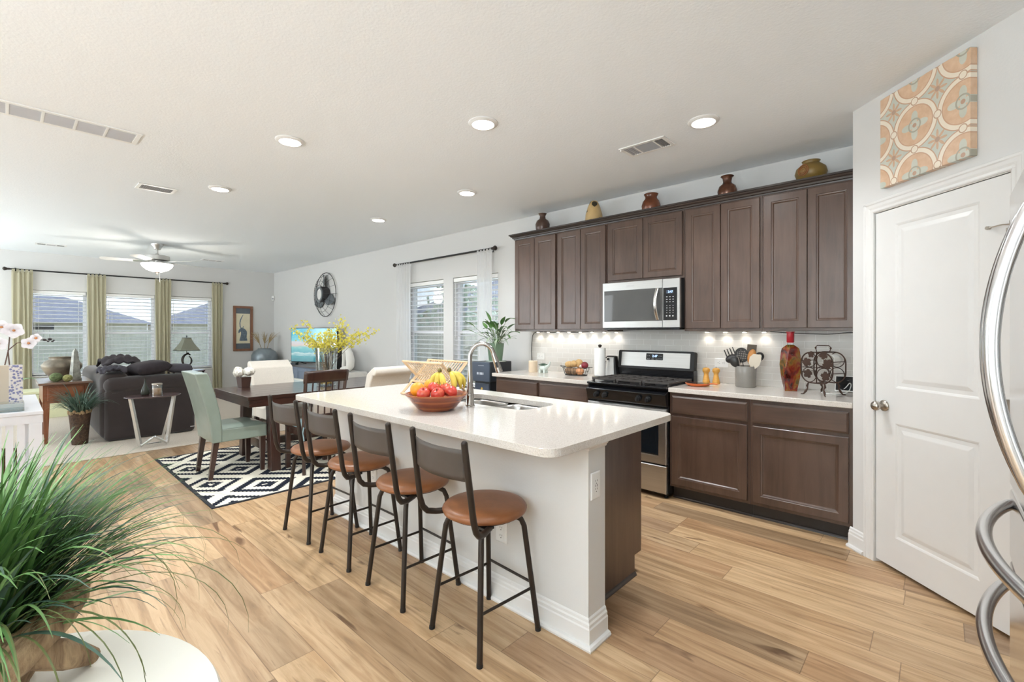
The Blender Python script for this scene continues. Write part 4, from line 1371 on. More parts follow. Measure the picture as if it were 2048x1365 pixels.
grille('small ceiling vent near the far corner by the oryx picture', (-9.95, -1.574), .36, .20, R(90), [(-.152,.09,'x','gr'),(-.048,.10,'y','gr'),(.066,.086,'x','gr')])

# ceiling fan
M['fanmetal'] = plain('fan_nickel', (0.60,0.59,0.57,1), 0.35, 1, var=0.05)
M['fanblade'] = plain('white_fan_blade', lin(220,220,218), 0.5, var=0.03)
M['bowlglass'] = emitter('lit_glass_bowl', (1, 0.94, 0.84, 1), 2.6)
t = thing('ceiling_fan', 'five blade ceiling fan with a lit glass bowl in the living room', 'fan', (-8.70, -2.66, H))
m = MB(); m.lathe([(.085,-.0004),(.083,-.02),(.055,-.055),(.045,-.085),(.03,-.088),(1e-6,-.09)], 28); m.build('canopy', M['fanmetal'], t, smooth=40)
m = MB(); m.cyl((0,0,-.085), (0,0,-.175), .014, n=14); m.lathe([(.018,-.15),(.026,-.165),(.026,-.178),(.018,-.18)], 16); m.build('downrod', M['fanmetal'], t, smooth=40)
m = MB(); m.lathe([(.02,-.178),(.14,-.182),(.163,-.190),(.166,-.255),(.155,-.262),(.10,-.268),(.10,-.30),(1e-6,-.30)], 36); m.build('motor_housing', M['fanmetal'], t, smooth=40)
for i in range(5):
    a = R(42.6-4 + 72*i)
    Rm = Matrix.Rotation(a, 4, 'Z') @ Matrix.Translation((0,0,-.275)) @ Matrix.Rotation(R(11), 4, 'X')
    m = MB(); m.M = Rm
    m.prism([(.23,-.055),(.64,-.068),(.68,-.055),(.695,-.02),(.695,.02),(.68,.055),(.64,.068),(.23,.055)], -.003, .003)
    bl = m.build('fan_blade', M['fanblade'], t, bevel=.002)
    m = MB(); m.M = Rm; m.prism([(.09,-.014),(.20,-.018),(.27,-.045),(.30,-.03),(.30,.03),(.27,.045),(.20,.018),(.09,.014)], -.009, -.0032); m.build('blade_iron', M['fanmetal'], bl)
m = MB(); m.lathe([(.205,-.315),(.208,-.325),(.19,-.365),(.14,-.410),(.07,-.437),(.02,-.443),(1e-6,-.443)], 36); m.build('light_bowl', M['bowlglass'], t, smooth=70)
m = MB(); m.lathe([(.10,-.30),(.20,-.305),(.207,-.312),(.20,-.318),(1e-6,-.318)], 36); m.build('light_fitter', M['fanmetal'], t, smooth=40)
m = MB(); m.lathe([(.03,-.440),(.028,-.452),(.012,-.462),(.006,-.48),(1e-6,-.49)], 16); m.build('finial', M['bronze'], t, smooth=50)
m = MB(); m.tube([(.05,.02,-.30),(.058,.024,-.40),(.058,.024,-.60)], .0016, 5); m.build('pull_chain', M['fanmetal'], t)
d = bpy.data.lights.new('fan_lamp', 'POINT'); d.energy = 13; d.color = (1,.93,.82); d.shadow_soft_size = .12
o = bpy.data.objects.new('fan_lamp', d); COL.objects.link(o); o.location = (-8.70, -2.66, H-.56)

# ================================================================== curtains
def rod(label, p0, p1, brk, off):
    t = thing('curtain_rod', label, 'curtain rod', ((p0[0]+p1[0])/2, (p0[1]+p1[1])/2, p0[2]))
    c = Vector(t.location); a, b = Vector(p0)-c, Vector(p1)-c
    m = MB(); m.cyl(a, b, .0125, n=14); m.build('rod', M['blackmatte'], t, smooth=60)
    dr = (b-a).normalized()
    for e, s_ in ((a, -1), (b, 1)):
        m = MB(); q = dr*s_
        m.tube([e, e+q*.01, e+q*.02, e+q*.045, e+q*.06, e+q*.075, e+q*.085], [.014,.018,.014,.026,.032,.026,.004], 14); m.build('finial', M['bronze'], t, smooth=60)
    for f in brk:
        p = a.lerp(b, f); m = MB(); w_ = Vector(off)
        m.tube([p, p+w_*.86+Vector((0,0,-.002))], .007, 8); m.cyl(p+w_*.9+Vector((0,0,-.03)), p+w_*.9+Vector((0,0,.03)), .011, n=10)
        m.build('bracket', M['blackmatte'], t, smooth=50)
rod('long dark curtain rod above the three far windows', (FX+.085, -4.235, 2.425), (FX+.085, -1.065, 2.425), (.02, .36, .68, .98), (-.09, 0, 0))
rod('short dark curtain rod above the kitchen side windows', (-5.93, -.085, 2.43), (-3.80, -.085, 2.43), (.03, .97), (0, .09, 0))
def curtain(label, along, u0, u1, v, ztop, zbot, mat, waves, amp, name='curtain', flare=0.0, grp=None, tabs=True, seed=1, slant=0):
    t = thing(name, label, 'curtain', (v, (u0+u1)/2, zbot) if along == 'y' else ((u0+u1)/2, v, zbot), group=grp)
    rr = random.Random(seed); ph = [rr.uniform(-.5,.5) for _ in range(waves+1)]
    hh = ztop-zbot; W = u1-u0
    def f(a, b):
        z = b*hh
        open_ = 1-b
        w = W*(1+flare*open_)
        u = (a-.5)*w + slant*open_ + .008*math.sin(5*b+a*9)
        k = min(int(a*waves), waves-1)
        am = amp*(.55+.45*open_)*(1+.35*ph[k])
        d = am*math.sin(2*PI*waves*a+.6*math.sin(3*b+seed))
        return (d, u, z) if along == 'y' else (u, d, z)
    m = MB(); m.grid(f, waves*10, 26); m.build('panel', mat, t, smooth=180)
    if tabs:
        m = MB()
        for i in range(waves+1):
            u = (i/waves-.5)*(W-.03)
            pts = [Vector((0,0,hh-.03)), Vector((-.014,0,hh)), Vector((-.015,0,hh+.03)), Vector((0,0,hh+.045)), Vector((.015,0,hh+.03)), Vector((.014,0,hh)), Vector((0,0,hh-.03))]
            for q in range(len(pts)-1):
                A, B = pts[q], pts[q+1]
                if along == 'y': vs = [(A.x,u-.018,A.z),(A.x,u+.018,A.z),(B.x,u+.018,B.z),(B.x,u-.018,B.z)]
                else: vs = [(u-.018,A.x,A.z),(u+.018,A.x,A.z),(u+.018,B.x,B.z),(u-.018,B.x,B.z)]
                m.add(vs, [(0,1,2,3)])
        m.build('hanging_tabs', mat, t)['kind'] = 'stuff'
ZT = 2.425-.03
GC = 'khaki curtains at the far windows'
curtain('khaki curtain panel at the outer end of the far windows, behind the orchid', 'y', -4.21, -3.97, FX+.085, ZT, .02, M['curtain'], 4, .030, grp=GC, seed=3)
curtain('khaki curtain panel between the desk window and the sofa window', 'y', -3.27, -3.02, FX+.085, ZT, .02, M['curtain'], 4, .030, grp=GC, seed=4)
curtain('khaki curtain panel between the sofa window and the lamp window', 'y', -2.27, -2.02, FX+.085, ZT, .02, M['curtain'], 4, .030, grp=GC, seed=5)
curtain('khaki curtain panel beside the framed oryx picture', 'y', -1.29, -1.10, FX+.085, ZT, .02, M['curtain'], 3, .030, grp=GC, seed=6)
GS = 'sheer curtains at the kitchen side windows'
curtain('long white sheer curtain on the dining side of the kitchen windows', 'x', -5.91, -5.56, -.085, 2.40, .02, M['sheer'], 5, .028, 'sheer_curtain', .30, GS, seed=8, slant=-.02)
curtain('white sheer curtain behind the green potted plant', 'x', -4.06, -3.80, -.085, 2.40, .02, M['sheer'], 4, .028, 'sheer_curtain', .22, GS, seed=9, slant=.03)

# ================================================================== living room
CZ = .0102
# sofa: faces the television wall (+y), its arm end is towards the camera
t = thing('sofa', 'dark charcoal sofa with a padded arm towards the dining table', 'sofa', (-8.15, -2.99, CZ))
so = Vector(t.location)
def tls(m): m.M = Matrix.Translation(-so)
def pillowbox(x0,x1,y0,y1,z0,z1,name,mat,par,bev=.07,fn=tls):
    m = MB(); fn(m); m.b2(x0,x1,y0,y1,z0,z1); return m.build(name, mat, par, bevel=bev, seg=5)
pillowbox(-9.18,-7.12,-3.44,-2.56,.03,.40,'base',M['sofa'],t,.04)
for x0, x1 in ((-7.36,-7.10), (-9.20,-8.94)):
    pillowbox(x0,x1,-3.46,-2.52,.012,.66,'arm',M['sofa'],t,.05)
    pillowbox(x0-.03,x1+.03,-3.47,-2.50,.605,.80,'arm_pad',M['sofa'],t,.085)
pillowbox(-9.18,-7.13,-3.50,-3.22,.03,.86,'back',M['sofa'],t,.09)
for x0, x1 in ((-8.93,-8.16), (-8.14,-7.37)):
    pillowbox(x0,x1,-3.22,-2.55,.40,.56,'seat_cushion',M['sofa'],t,.06)
    pillowbox(x0,x1,-3.40,-3.10,.55,.90,'back_cushion',M['sofa'],t,.11)
m = MB(); tls(m); m.b2(-7.0998,-7.0985,-2.58,-2.53,.075,.085); m.build('maker_tag', M['keys'], t)
def throw_(label, c, rx, ry, h, mat, sd):
    r3 = random.Random(sd); m = MB()
    def f(u, v):
        x, y = (u-.5)*2, (v-.5)*2
        q = max(0, 1-(x*x+y*y)*.55)
        return (c[0]+x*rx, c[1]+y*ry, c[2]+h*q**.7+.016*math.sin(9*x+3*y+sd)+.012*math.sin(13*y-5*x))
    m.grid(f, 22, 22); o = m.build('throw_blanket', mat, smooth=180, solid=.02, loc=c); tag(o, label, 'blanket', 'blankets on the sofa')
throw_('dark throw blanket heaped over the sofa back', (-7.78,-3.24,.905), .33, .20, .13, M['throw'], 2)
throw_('slate blue blanket draped on the sofa corner by the desk', (-7.24,-3.38,.868), .15, .13, .05, M['bluepil'], 5)
def cushion(label, c, sx, sy, sz, rz, rx, mat):
    m = MB()
    for s_ in (1, -1):
        m.grid(lambda u, v: ((u-.5)*sx, (v-.5)*sy, s_*sz/2*(max(0,(1-(2*u-1)**4)*(1-(2*v-1)**4)))**.5), 14, 14)
    o = m.build('throw_pillow', mat, smooth=180, weld=True); o.location = c; o.rotation_euler = (rx, 0, rz); tag(o, label, 'pillow', 'pillows on the sofa')
cushion('plump dark pillow lying on the arm of the sofa beside the table with the candle', (-7.30,-3.00,.895), .46,.38,.17, R(10), R(8), M['throw'])
cushion('blue grey pillow lying on the sofa arm near the lamp', (-7.30,-2.66,.868), .38,.30,.12, R(-12), R(-4), M['bluepil'])

# oval side table with bent metal legs
M['plum'] = wood('dark_plum_wood', lin(48,26,30), lin(74,44,46), 0.18, 1, 'y', 0.5, 8)
t = thing('side_table', 'oval dark side table on W shaped silver legs behind the sofa', 'table', (-6.45, -3.10, CZ), R(0))
m = MB(); m.lathe([(.20,.585),(.265,.592),(.275,.600),(.272,.607),(1e-6,.608)], 40, sx=.72, sy=1.0); m.build('table_top', M['plum'], t, smooth=40)
m = MB()
W_ = [(-.02,-.205,.590),(.0,-.118,.02),(.10,.0,.13),(0,.135,.02),(-.02,.210,.590)]
for off in (0,):
    for i in range(4):
        a, b = Vector(W_[i]), Vector(W_[i+1])
        m.tube([a, b], .024 if i in (0,3) else .016, 4)
m.build('bent_leg', M['steelv'], t, bevel=.003)
m = MB(); m.tube([(-.02,-.205,.580),(-.10,-.12,.02),(-.10,.10,.02),(-.02,.210,.580)], .016, 4); m.build('bent_leg', M['steelv'], t)
TS = CZ+.6085
t = thing('candle_jar', 'lidded glass jar candle of tan wax on the oval side table', 'candle', (-6.46, -3.06, TS))
m = MB(); m.lathe([(.045,.001),(.048,.004),(.048,.075),(1e-6,.075)], 24); m.build('wax', plain('tan_wax', lin(196,150,110), 0.5, var=0.1), t, smooth=40)
m = MB(); m.lathe([(.052,0),(.053,.004),(.053,.112),(.050,.116),(.050,.078),(.0495,.004),(1e-6,.0005)], 24); m.build('jar', M['glass'], t, smooth=40)
m = MB(); m.lathe([(.052,.1165),(.054,.118),(.054,.130),(.05,.134),(1e-6,.135)], 24); m.build('lid', M['nickel'], t, smooth=40)
t = thing('glass_bottle', 'leaning dark glass teardrop bottle on the oval side table', 'bottle', (-6.50, -3.165, TS))
m = MB(); m.lathe([(.030,0),(.040,.01),(.044,.035),(.036,.07),(.020,.11),(.010,.15),(.0075,.19),(.009,.20),(1e-6,.20)], 20, sx=.6)
m.build('bottle_body', plain('dark_green_glass', lin(52,56,48), 0.08, var=0.1), t, smooth=60)

# wicker planter with grass
M['wicker'] = plain('dark_wicker', lin(74,54,38), 0.8, var=0.45, vscale=45, bmp=0.9, bscale=60, bdist=0.02)
M['rope'] = plain('dried_trim', lin(150,126,92), 0.9, var=0.3, vscale=25, bmp=0.6, bscale=40)
def blade_mat(name, c0, c1):
    m_, nt, b = new_mat(name)
    f = noise(nt, coords(nt), 9, 3)
    link(nt, ramp(nt, f, [(0.3, c0), (0.7, c1)]), b.inputs['Base Color'])
    b.inputs['Roughness'].default_value = .42
    return m_
M['grassA'] = blade_mat('grass_blade_fresh', lin(60,104,50), lin(140,178,112))
M['grassB'] = blade_mat('grass_blade_olive', lin(78,92,48), lin(128,132,80))
M['grassC'] = blade_mat('grass_blade_dark', lin(52,76,66), lin(104,130,112))
def blade(m, base, az, length, droop, width, lean, seg=9, rr=rnd):
    p = Vector(base); th = lean; ds = length/seg
    pts = [p.copy()]; h = Vector((math.cos(az), math.sin(az), 0)); side = Vector((-h.y, h.x, 0)); tw = rr.uniform(-.5,.5)
    for i in range(seg):
        p = p + (h*math.sin(th)+Vector((0,0,1))*math.cos(th))*ds
        th += droop*(i+1)/seg/seg*2
        pts.append(p.copy())
    vs, fs = [], []
    for i, q in enumerate(pts):
        w = width*(1-(i/seg)**2.2)*.5 + .0004
        sd = (side*math.cos(tw)+Vector((0,0,1))*math.sin(tw)*.6)
        vs += [q-sd*w, q+h*.0+Vector((0,0,w*.35)), q+sd*w]
    for i in range(seg):
        for k in (0, 1): fs.append((i*3+k, i*3+k+1, i*3+k+4, i*3+k+3))
    m.add(vs, fs)
    return pts[-1]
t = thing('potted_grass', 'tall brown wicker planter of dark grass between desk and sofa', 'plant', (-7.25, -3.672, CZ))
m = MB(); m.lathe([(.072,0),(.076,.01),(.082,.12),(.092,.26),(.104,.385),(.106,.395),(.096,.395),(.09,.37),(1e-6,.36)], 28); m.build('planter', M['wicker'], t, smooth=40)
m = MB()
for i in range(60):
    a = rnd.uniform(0,2*PI); m.ball((.098*math.cos(a), .098*math.sin(a), .39+rnd.uniform(-.012,.014)), rnd.uniform(.012,.022), 6, 5, (1.3,.8,.8), Euler((rnd.random()*3,rnd.random()*3,0)).to_matrix())
m.build('rim_trim', M['rope'], t, smooth=60)
m = MB()
for i in range(260):
    a = rnd.uniform(0,2*PI); q = .075*math.sqrt(rnd.random())
    blade(m, (q*math.cos(a), q*math.sin(a), .36), a+rnd.gauss(0,.35), rnd.uniform(.26,.46), rnd.uniform(.6,2.2), rnd.uniform(.007,.013), rnd.uniform(.08,.75))
o = m.build('grass_blades', M['grassC'], t, smooth=60); tag(o, kind='stuff')

# brown desk
t = thing('desk', 'red brown antique wooden desk with tapered legs under the obelisk', 'desk', (-7.95, -3.72, CZ))
ds = Vector(t.location)
def tld(m): m.M = Matrix.Translation(-ds)
m = MB(); tld(m); m.b2(-8.40,-7.46,-4.02,-3.53,.722,.750); m.build('desk_top', M['antiquet'], t, bevel=.006)
m = MB(); tld(m); m.b2(-8.36,-7.50,-3.98,-3.57,.50,.722); m.build('desk_case', M['antique'], t, bevel=.003)
m = MB(); tld(m); m.rings((-7.4998,-3.94,.53), (0,1,0), (0,0,1), (1,0,0), .33, .165, [(0,0),(0,.006),(.006,.010),(.02,.010)]); dwr = m.build('drawer', M['antique'], t)
m = MB(); tld(m); m.ball((-7.478,-3.775,.61), .014, 10, 8); m.build('drawer_knob', M['bronze'], dwr)
for x in (-8.33,-7.53):
    for y in (-3.95,-3.60):
        m = MB(); tld(m); m.hexa([(x-.016,y-.016,CZ),(x+.016,y-.016,CZ),(x+.016,y+.016,CZ),(x-.016,y+.016,CZ)], [(x-.032,y-.032,.52),(x+.032,y-.032,.52),(x+.032,y+.032,.52),(x-.032,y+.032,.52)])
        m.build('leg', M['antique'], t, bevel=.002)
DZ = .7503+CZ*0
M['pot1'] = plain('mottled_bronze_pot', lin(128,118,102), 0.35, 0.4, var=0.5, vscale=7, bmp=0.1)
t = thing('bowl_vase', 'wide squat mottled metallic bowl on the brown desk', 'vase', (-8.05, -3.78, .7503))
m = MB(); m.lathe([(.085,0),(.10,.01),(.155,.075),(.195,.15),(.198,.19),(.165,.235),(.125,.255),(.123,.275),(.132,.290),(.124,.290),(.11,.27),(.12,.23),(1e-6,.21)], 40); m.build('bowl_body', M['pot1'], t, smooth=60)
M['marble'] = plain('grey_veined_stone', lin(150,150,140), 0.3, var=0.55, vscale=14)
t = thing('obelisk', 'grey marbled stone obelisk on the brown desk', 'obelisk', (-7.72, -3.68, .7503), R(20))
m = MB(); m.hexa([(-.05,-.05,0),(.05,-.05,0),(.05,.05,0),(-.05,.05,0)], [(-.05,-.05,.03),(.05,-.05,.03),(.05,.05,.03),(-.05,.05,.03)]); m.build('base', M['marble'], t, bevel=.004)
m = MB(); m.hexa([(-.044,-.044,.03),(.044,-.044,.03),(.044,.044,.03),(-.044,.044,.03)], [(-.022,-.022,.36),(.022,-.022,.36),(.022,.022,.36),(-.022,.022,.36)]); m.add([(-.022,-.022,.36),(.022,-.022,.36),(.022,.022,.36),(-.022,.022,.36),(0,0,.41)], [(0,1,4),(1,2,4),(2,3,4),(3,0,4)]); m.build('shaft', M['marble'], t)
M['moss'] = plain('green_moss', lin(98,112,74), 0.95, var=0.35, vscale=40, bmp=1, bscale=50, bdist=.02)
M['moss2'] = plain('olive_seed_pod', lin(142,140,88), 0.95, var=0.3, vscale=40, bmp=1, bscale=50, bdist=.02)
for c, r_, l, mm in (((-7.60,-3.86), .062, 'larger green moss ball on the desk front corner', 'moss'), ((-7.55,-3.76), .048, 'smaller olive moss ball on the desk beside the obelisk', 'moss2')):
    m = MB(); m.ball((0,0,r_*.9), r_, 20, 14, (1,1,.92)); o = m.build('moss_ball', M[mm], smooth=80); o.location = (*c, .7503); tag(o, l, 'ornament', 'moss balls on the desk')
# pale bench under the window
M['benchg'] = plain('pale_yellow_paint', lin(214,214,176), 0.5, var=0.05)
t = thing('bench', 'pale yellow green storage bench under the curtain behind the desk', 'bench', (-10.2, -4.20, CZ))
m = MB(); m.b2(-.30,.30,-.55,.62,.39,.43); m.build('bench_lid', M['benchg'], t, bevel=.008)
m = MB(); m.b2(-.28,.28,-.53,.60,.0,.388); m.build('bench_box', M['benchg'], t, bevel=.004)

# white console at the picture edge
t = thing('console_table', 'white painted slatted console table with a closed top at the room edge', 'table', (-4.97, -4.36, 0))
co = Vector(t.location)
def tlc(m): m.M = Matrix.Translation(-co)
m = MB(); tlc(m); m.b2(-5.62,-4.315,-4.62,-4.095,.775,.800); m.build('table_top', M['wpaint'], t, bevel=.003)
m = MB(); tlc(m)
for y in (-4.60,-4.115): m.b2(-5.60,-4.335,y-.0,y+.0+.0199,.715,.775) if y > -4.3 else m.b2(-5.60,-4.335,y-.0199,y,.715,.775)
m.b2(-4.34,-4.32,-4.61,-4.10,.715,.775); m.b2(-5.615,-5.595,-4.61,-4.10,.715,.775)
m.build('apron', M['wpaint'], t)
for x in (-4.355,-5.58):
    for y in (-4.135,-4.58):
        m = MB(); tlc(m); m.b2(x-.035 if x > -5 else x-.03, x+.035, y-.033, y+.035, 0, .715); m.build('leg', M['wpaint'], t, bevel=.002)
m = MB(); tlc(m)
for i in range(6):
    y = -4.205-.055*i
    m.b2(-4.345,-4.327,y-.019,y+.019,.13,.715)
m.build('slats', M['wpaint'], t)
m = MB(); tlc(m); m.b2(-5.58,-4.35,-4.58,-4.13,.10,.125); m.build('shelf', M['wpaint'], t)
m = MB(); tlc(m); m.b2(-4.346,-4.326,-4.54,-4.17,.10,.13); m.build('lower_rail', M['wpaint'], t)
M['basket'] = plain('woven_basket', lin(110,82,54), 0.9, var=0.4, vscale=60, bmp=1, bscale=70, bdist=.02)
m = MB(); m.lathe([(.13,0),(.15,.01),(.17,.18),(.185,.36),(.175,.36),(.16,.18),(1e-6,.02)], 28); o = m.build('woven_basket', M['basket'], smooth=50); o.location = (-4.62, -4.36, .1255); tag(o, 'brown woven basket on the shelf behind the white console slats', 'basket')
M['mosaic'] = None
def mosaic():
    m_, nt, b = new_mat('mosaic_cover')
    vo = nt.nodes.new('ShaderNodeTexVoronoi'); vo.inputs['Scale'].default_value = 55; link(nt, coords(nt), vo.inputs['Vector'])
    c = ramp(nt, vo.outputs['Distance'], [(0.0, lin(96,98,140)), (0.42, lin(128,128,160)), (0.5, lin(206,200,196)), (1.0, lin(214,208,200))])
    sp = nt.nodes.new('ShaderNodeSeparateXYZ'); link(nt, coords(nt), sp.inputs[0])
    c = mixc(nt, math_n(nt, 'LESS_THAN', sp.outputs['Y'], 0.0), c, lin(190,178,160))
    link(nt, c, b.inputs['Base Color']); b.inputs['Roughness'].default_value = .4
    return m_
M['mosaic'] = mosaic()
t = thing('photo_box', 'upright blue grey mosaic box standing on the white console', 'box', (-4.72, -4.262, .8003))
m = MB(); m.b2(-.045,.045,-.12,.072,.030,.315); m.build('box_body', M['mosaic'], t, bevel=.003)
m = MB(); m.b2(-.05,.05,-.125,.078,.0,.0295); m.build('box_foot', M['wpaint'], t, bevel=.003)
t = thing('glass_tray', 'clear blue tinted glass dish on the white console corner', 'dish', (-4.50, -4.262, .8003))
m = MB(); m.prism(rrect(-.11,.11,-.13,.075,.02), 0, .006); gt = m.build('dish_base', pane_glass('aqua_glass', (0.72,0.86,0.88,1), 0.12), t)
m = MB()
for a, b, c, d in ((-.11,.11,-.13,-.126),(-.11,.11,.071,.075),(-.11,-.106,-.126,.071),(.106,.11,-.126,.071)): m.b2(a,b,c,d,.0062,.055)
m.build('dish_wall', M['glass'], t)
# orchid
M['orch'] = cloth_translucent('orchid_petal', lin(244,240,244), 0.35, 0, 30, 0.05)
M['orchc'] = plain('orchid_centre', lin(206,140,90), 0.6, var=0.1)
M['stem'] = plain('orchid_stem', lin(96,70,58), 0.6, var=0.15)
t = thing('orchid', 'white orchid with dark buds behind the mosaic box', 'plant', (-4.92, -4.27, .8003))
m = MB(); m.lathe([(.045,0),(.05,.005),(.062,.11),(.056,.11),(.05,.09),(1e-6,.088)], 20); m.build('pot', M['white'], t, smooth=40)
m = MB()
st = [(0,0,.09),(.002,.01,.25),(.0,.006,.36),(.0,.02,.46)]
m.tube([(0,-.02,.09),(0,-.03,.2),(0,.006,.42),(0,.015,.56),(0,-.02,.62)], .004, 6)
m.tube([(0,.02,.09),(0,.016,.25),(0,.004,.42),(0,.05,.475),(0,.12,.498),(0,.19,.500),(0,.235,.49)], [.004,.004,.004,.0035,.003,.0025,.002], 6)
m.build('stem', M['stem'], t, smooth=60)
for c, s_, tw in (((.03,-.03,.60),.055,.2), ((.03,.035,.575),.062,.9), ((.03,-.045,.475),.055,.4), ((.02,.115,.475),.048,1.3), ((.02,.155,.515),.036,.1)):
    m = MB()
    for k in range(5):
        an = tw+2*PI*k/5; dr = Vector((.25, math.cos(an), math.sin(an))); sd = Vector((0,-math.sin(an), math.cos(an)))
        def f(u, v, dr=dr, sd=sd): return Vector(c)+dr*(s_*v)+sd*(s_*.52*(u-.5)*2*math.sin(PI*min(max(v*.92+.06,0),1))**.7)+Vector((.012*math.sin(PI*v),0,0))
        m.grid(f, 4, 6)
    fl = m.build('blossom', M['orch'], t, smooth=180)
    m = MB(); m.ball((c[0]+.012,c[1],c[2]), .009, 8, 6); m.build('blossom_centre', M['orchc'], fl)
m = MB()
for p, r_ in (((0,.205,.500),.009),((0,.235,.505),.010),((0,.225,.488),.006),((0,.25,.487),.006),((0,.258,.496),.005)): m.ball(p, r_, 8, 6, (1,1.4,1))
m.build('buds', plain('dark_bud', lin(50,40,44), 0.5, var=0.1), t, smooth=60)
m = MB()
for a, l_ in ((.3,.2),(1.6,.24),(2.6,.18),(4.2,.22)): blade(m, (0,0,.09), a, l_, 2.2, .05, .5, 8)
m.build('leaves', M['grassA'], t, smooth=60)

# lamp on a small table by the window
t = thing('end_table', 'small dark end table under the lamp by the far window', 'table', (-10.62, -1.86, CZ))
m = MB(); m.b2(-.25,.25,-.27,.27,.575,.598); m.build('table_top', M['plum'], t, bevel=.004)
for x in (-.22,.22):
    for y in (-.24,.24): m = MB(); m.b2(x-.015,x+.015,y-.015,y+.015,0,.575); m.build('leg', M['blackmatte'], t)
m = MB(); m.b2(-.22,.22,-.24,.24,.16,.18); m.build('lower_shelf', M['plum'], t)
LZ = CZ+.5985
M['shade'] = cloth_translucent('grey_green_shade', lin(172,174,158), 0.45, 0, 90, 0.06)
t = thing('table_lamp', 'table lamp with a flared square shade and a curved dark ring base', 'lamp', (-10.60, -1.85, LZ), R(8))
m = MB(); m.b2(-.055,.055,-.075,.075,0,.085); m.build('lamp_foot', plain('lamp_foot_grey', lin(84,80,84), 0.4, var=0.1), t, bevel=.006)
m = MB()
p1 = [(0, .02+.095*math.cos(R(a)), .20+.12*math.sin(R(a))) for a in range(250, 60, -14)]
m.tube(p1, [.012+.022*math.sin(PI*i/(len(p1)-1)) for i in range(len(p1))], 10, flat=.6)
p2 = [(0, .0+.085*math.cos(R(a)), .185+.10*math.sin(R(a))) for a in range(-75, 70, 14)]
m.tube(p2, [.010+.014*math.sin(PI*i/(len(p2)-1)) for i in range(len(p2))], 10, flat=.6)
m.tube([(0,.06,.30),(0,.02,.335),(0,-.03,.32)], [.02,.03,.006], 10, flat=.6)
m.build('lamp_body', M['bronze'], t, smooth=60)
m = MB(); m.cyl((0,0,.32), (0,0,.66), .006, n=10); m.ball((0,0,.675), .012, 10, 8); m.build('lamp_stem', M['blackmatte'], t, smooth=60)
m = MB()
def shade_ring(f): 
    w = .118*(1-f)**1.35+.058; return [(-w,-w),(w,-w),(w,w),(-w,w)]
P = [[(x,y,.39+.25*i/8) for x, y in shade_ring(i/8)] for i in range(9)]
m.add([v for r_ in P for v in r_], [(i*4+k, i*4+(k+1)%4, (i+1)*4+(k+1)%4, (i+1)*4+k) for i in range(8) for k in range(4)])
m.build('lamp_shade', M['shade'], t, smooth=30, solid=.002)
m = MB()
for w, z in ((.176,.39),(.058,.64)):
    m.tube([(-w,-w,z),(w,-w,z),(w,w,z),(-w,w,z)], .004, 6, closed=True)
m.tube([(-.058,-.058,.64),(.058,.058,.64)], .002, 5)
m.build('shade_trim', M['blackmatte'], t)

# oryx picture
t = thing('framed_picture', 'framed oryx head picture in a brown wood frame on the far wall', 'picture', (FX+.001, -.667, 1.445))
m = MB()
for a, b, c, d in ((-.20,.20,.455,.505),(-.20,.20,-.505,-.455),(-.20,-.148,-.455,.455),(.148,.20,-.455,.455)): m.b2(0,.03,a,b,c,d)
m.build('frame', wood('picture_frame_wood', lin(118,78,56), lin(150,106,80), 0.5, 1, 'z', 0.1, 6), t, bevel=.003)
m = MB(); m.b2(.0,.010,-.148,.148,-.455,.455); m.build('mount_dark', plain('slate_mount', lin(96,104,112), 0.5, var=0.1), t)
m = MB(); m.b2(.0102,.0125,-.140,.140,-.335,.335); m.build('paper', plain('cream_paper', lin(224,216,188), 0.8, var=0.04), t)
M['oryx'] = plain('blue_grey_ink', lin(104,118,130), 0.7, var=0.35, vscale=50)
m = MB(); m.M = Matrix(((0,0,1,.0126),(1,0,0,0),(0,1,0,0),(0,0,0,1)))
def sil(pts): m.prism(pts, 0, .0014)
sil([(-.075,-.275),(.085,-.275),(.085,-.255),(.072,-.20),(.080,-.12),(.078,-.07),(.055,-.03),(.02,.0),(-.02,.015),(-.055,.005),(-.085,-.03),(-.098,-.07),(-.092,-.10),(-.078,-.105),(-.065,-.075),(-.045,-.07),(-.04,-.11),(-.05,-.17),(-.070,-.24)])
sil([(-.045,.005),(-.07,.04),(-.075,.12),(-.062,.20),(-.035,.26),(-.002,.31),(.008,.312),(-.020,.25),(-.042,.19),(-.055,.12),(-.050,.045),(-.025,.01)])
sil([(-.02,.01),(.0,.05),(.012,.055),(.008,.02)])
m.build('oryx_drawing', M['oryx'], t)
# motion sensor
t = thing('motion_sensor', 'small white motion sensor high in the far corner', 'sensor', (FX+.03, -.03, 2.16), R(-45))
m = MB(); m.b2(-.02,.02,-.03,.03,-.055,.055); m.build('sensor_case', M['plastic'], t, bevel=.008)
m = MB(); m.b2(.0202,.0216,-.02,.02,-.03,.0); m.build('sensor_lens', M['gr'], t)

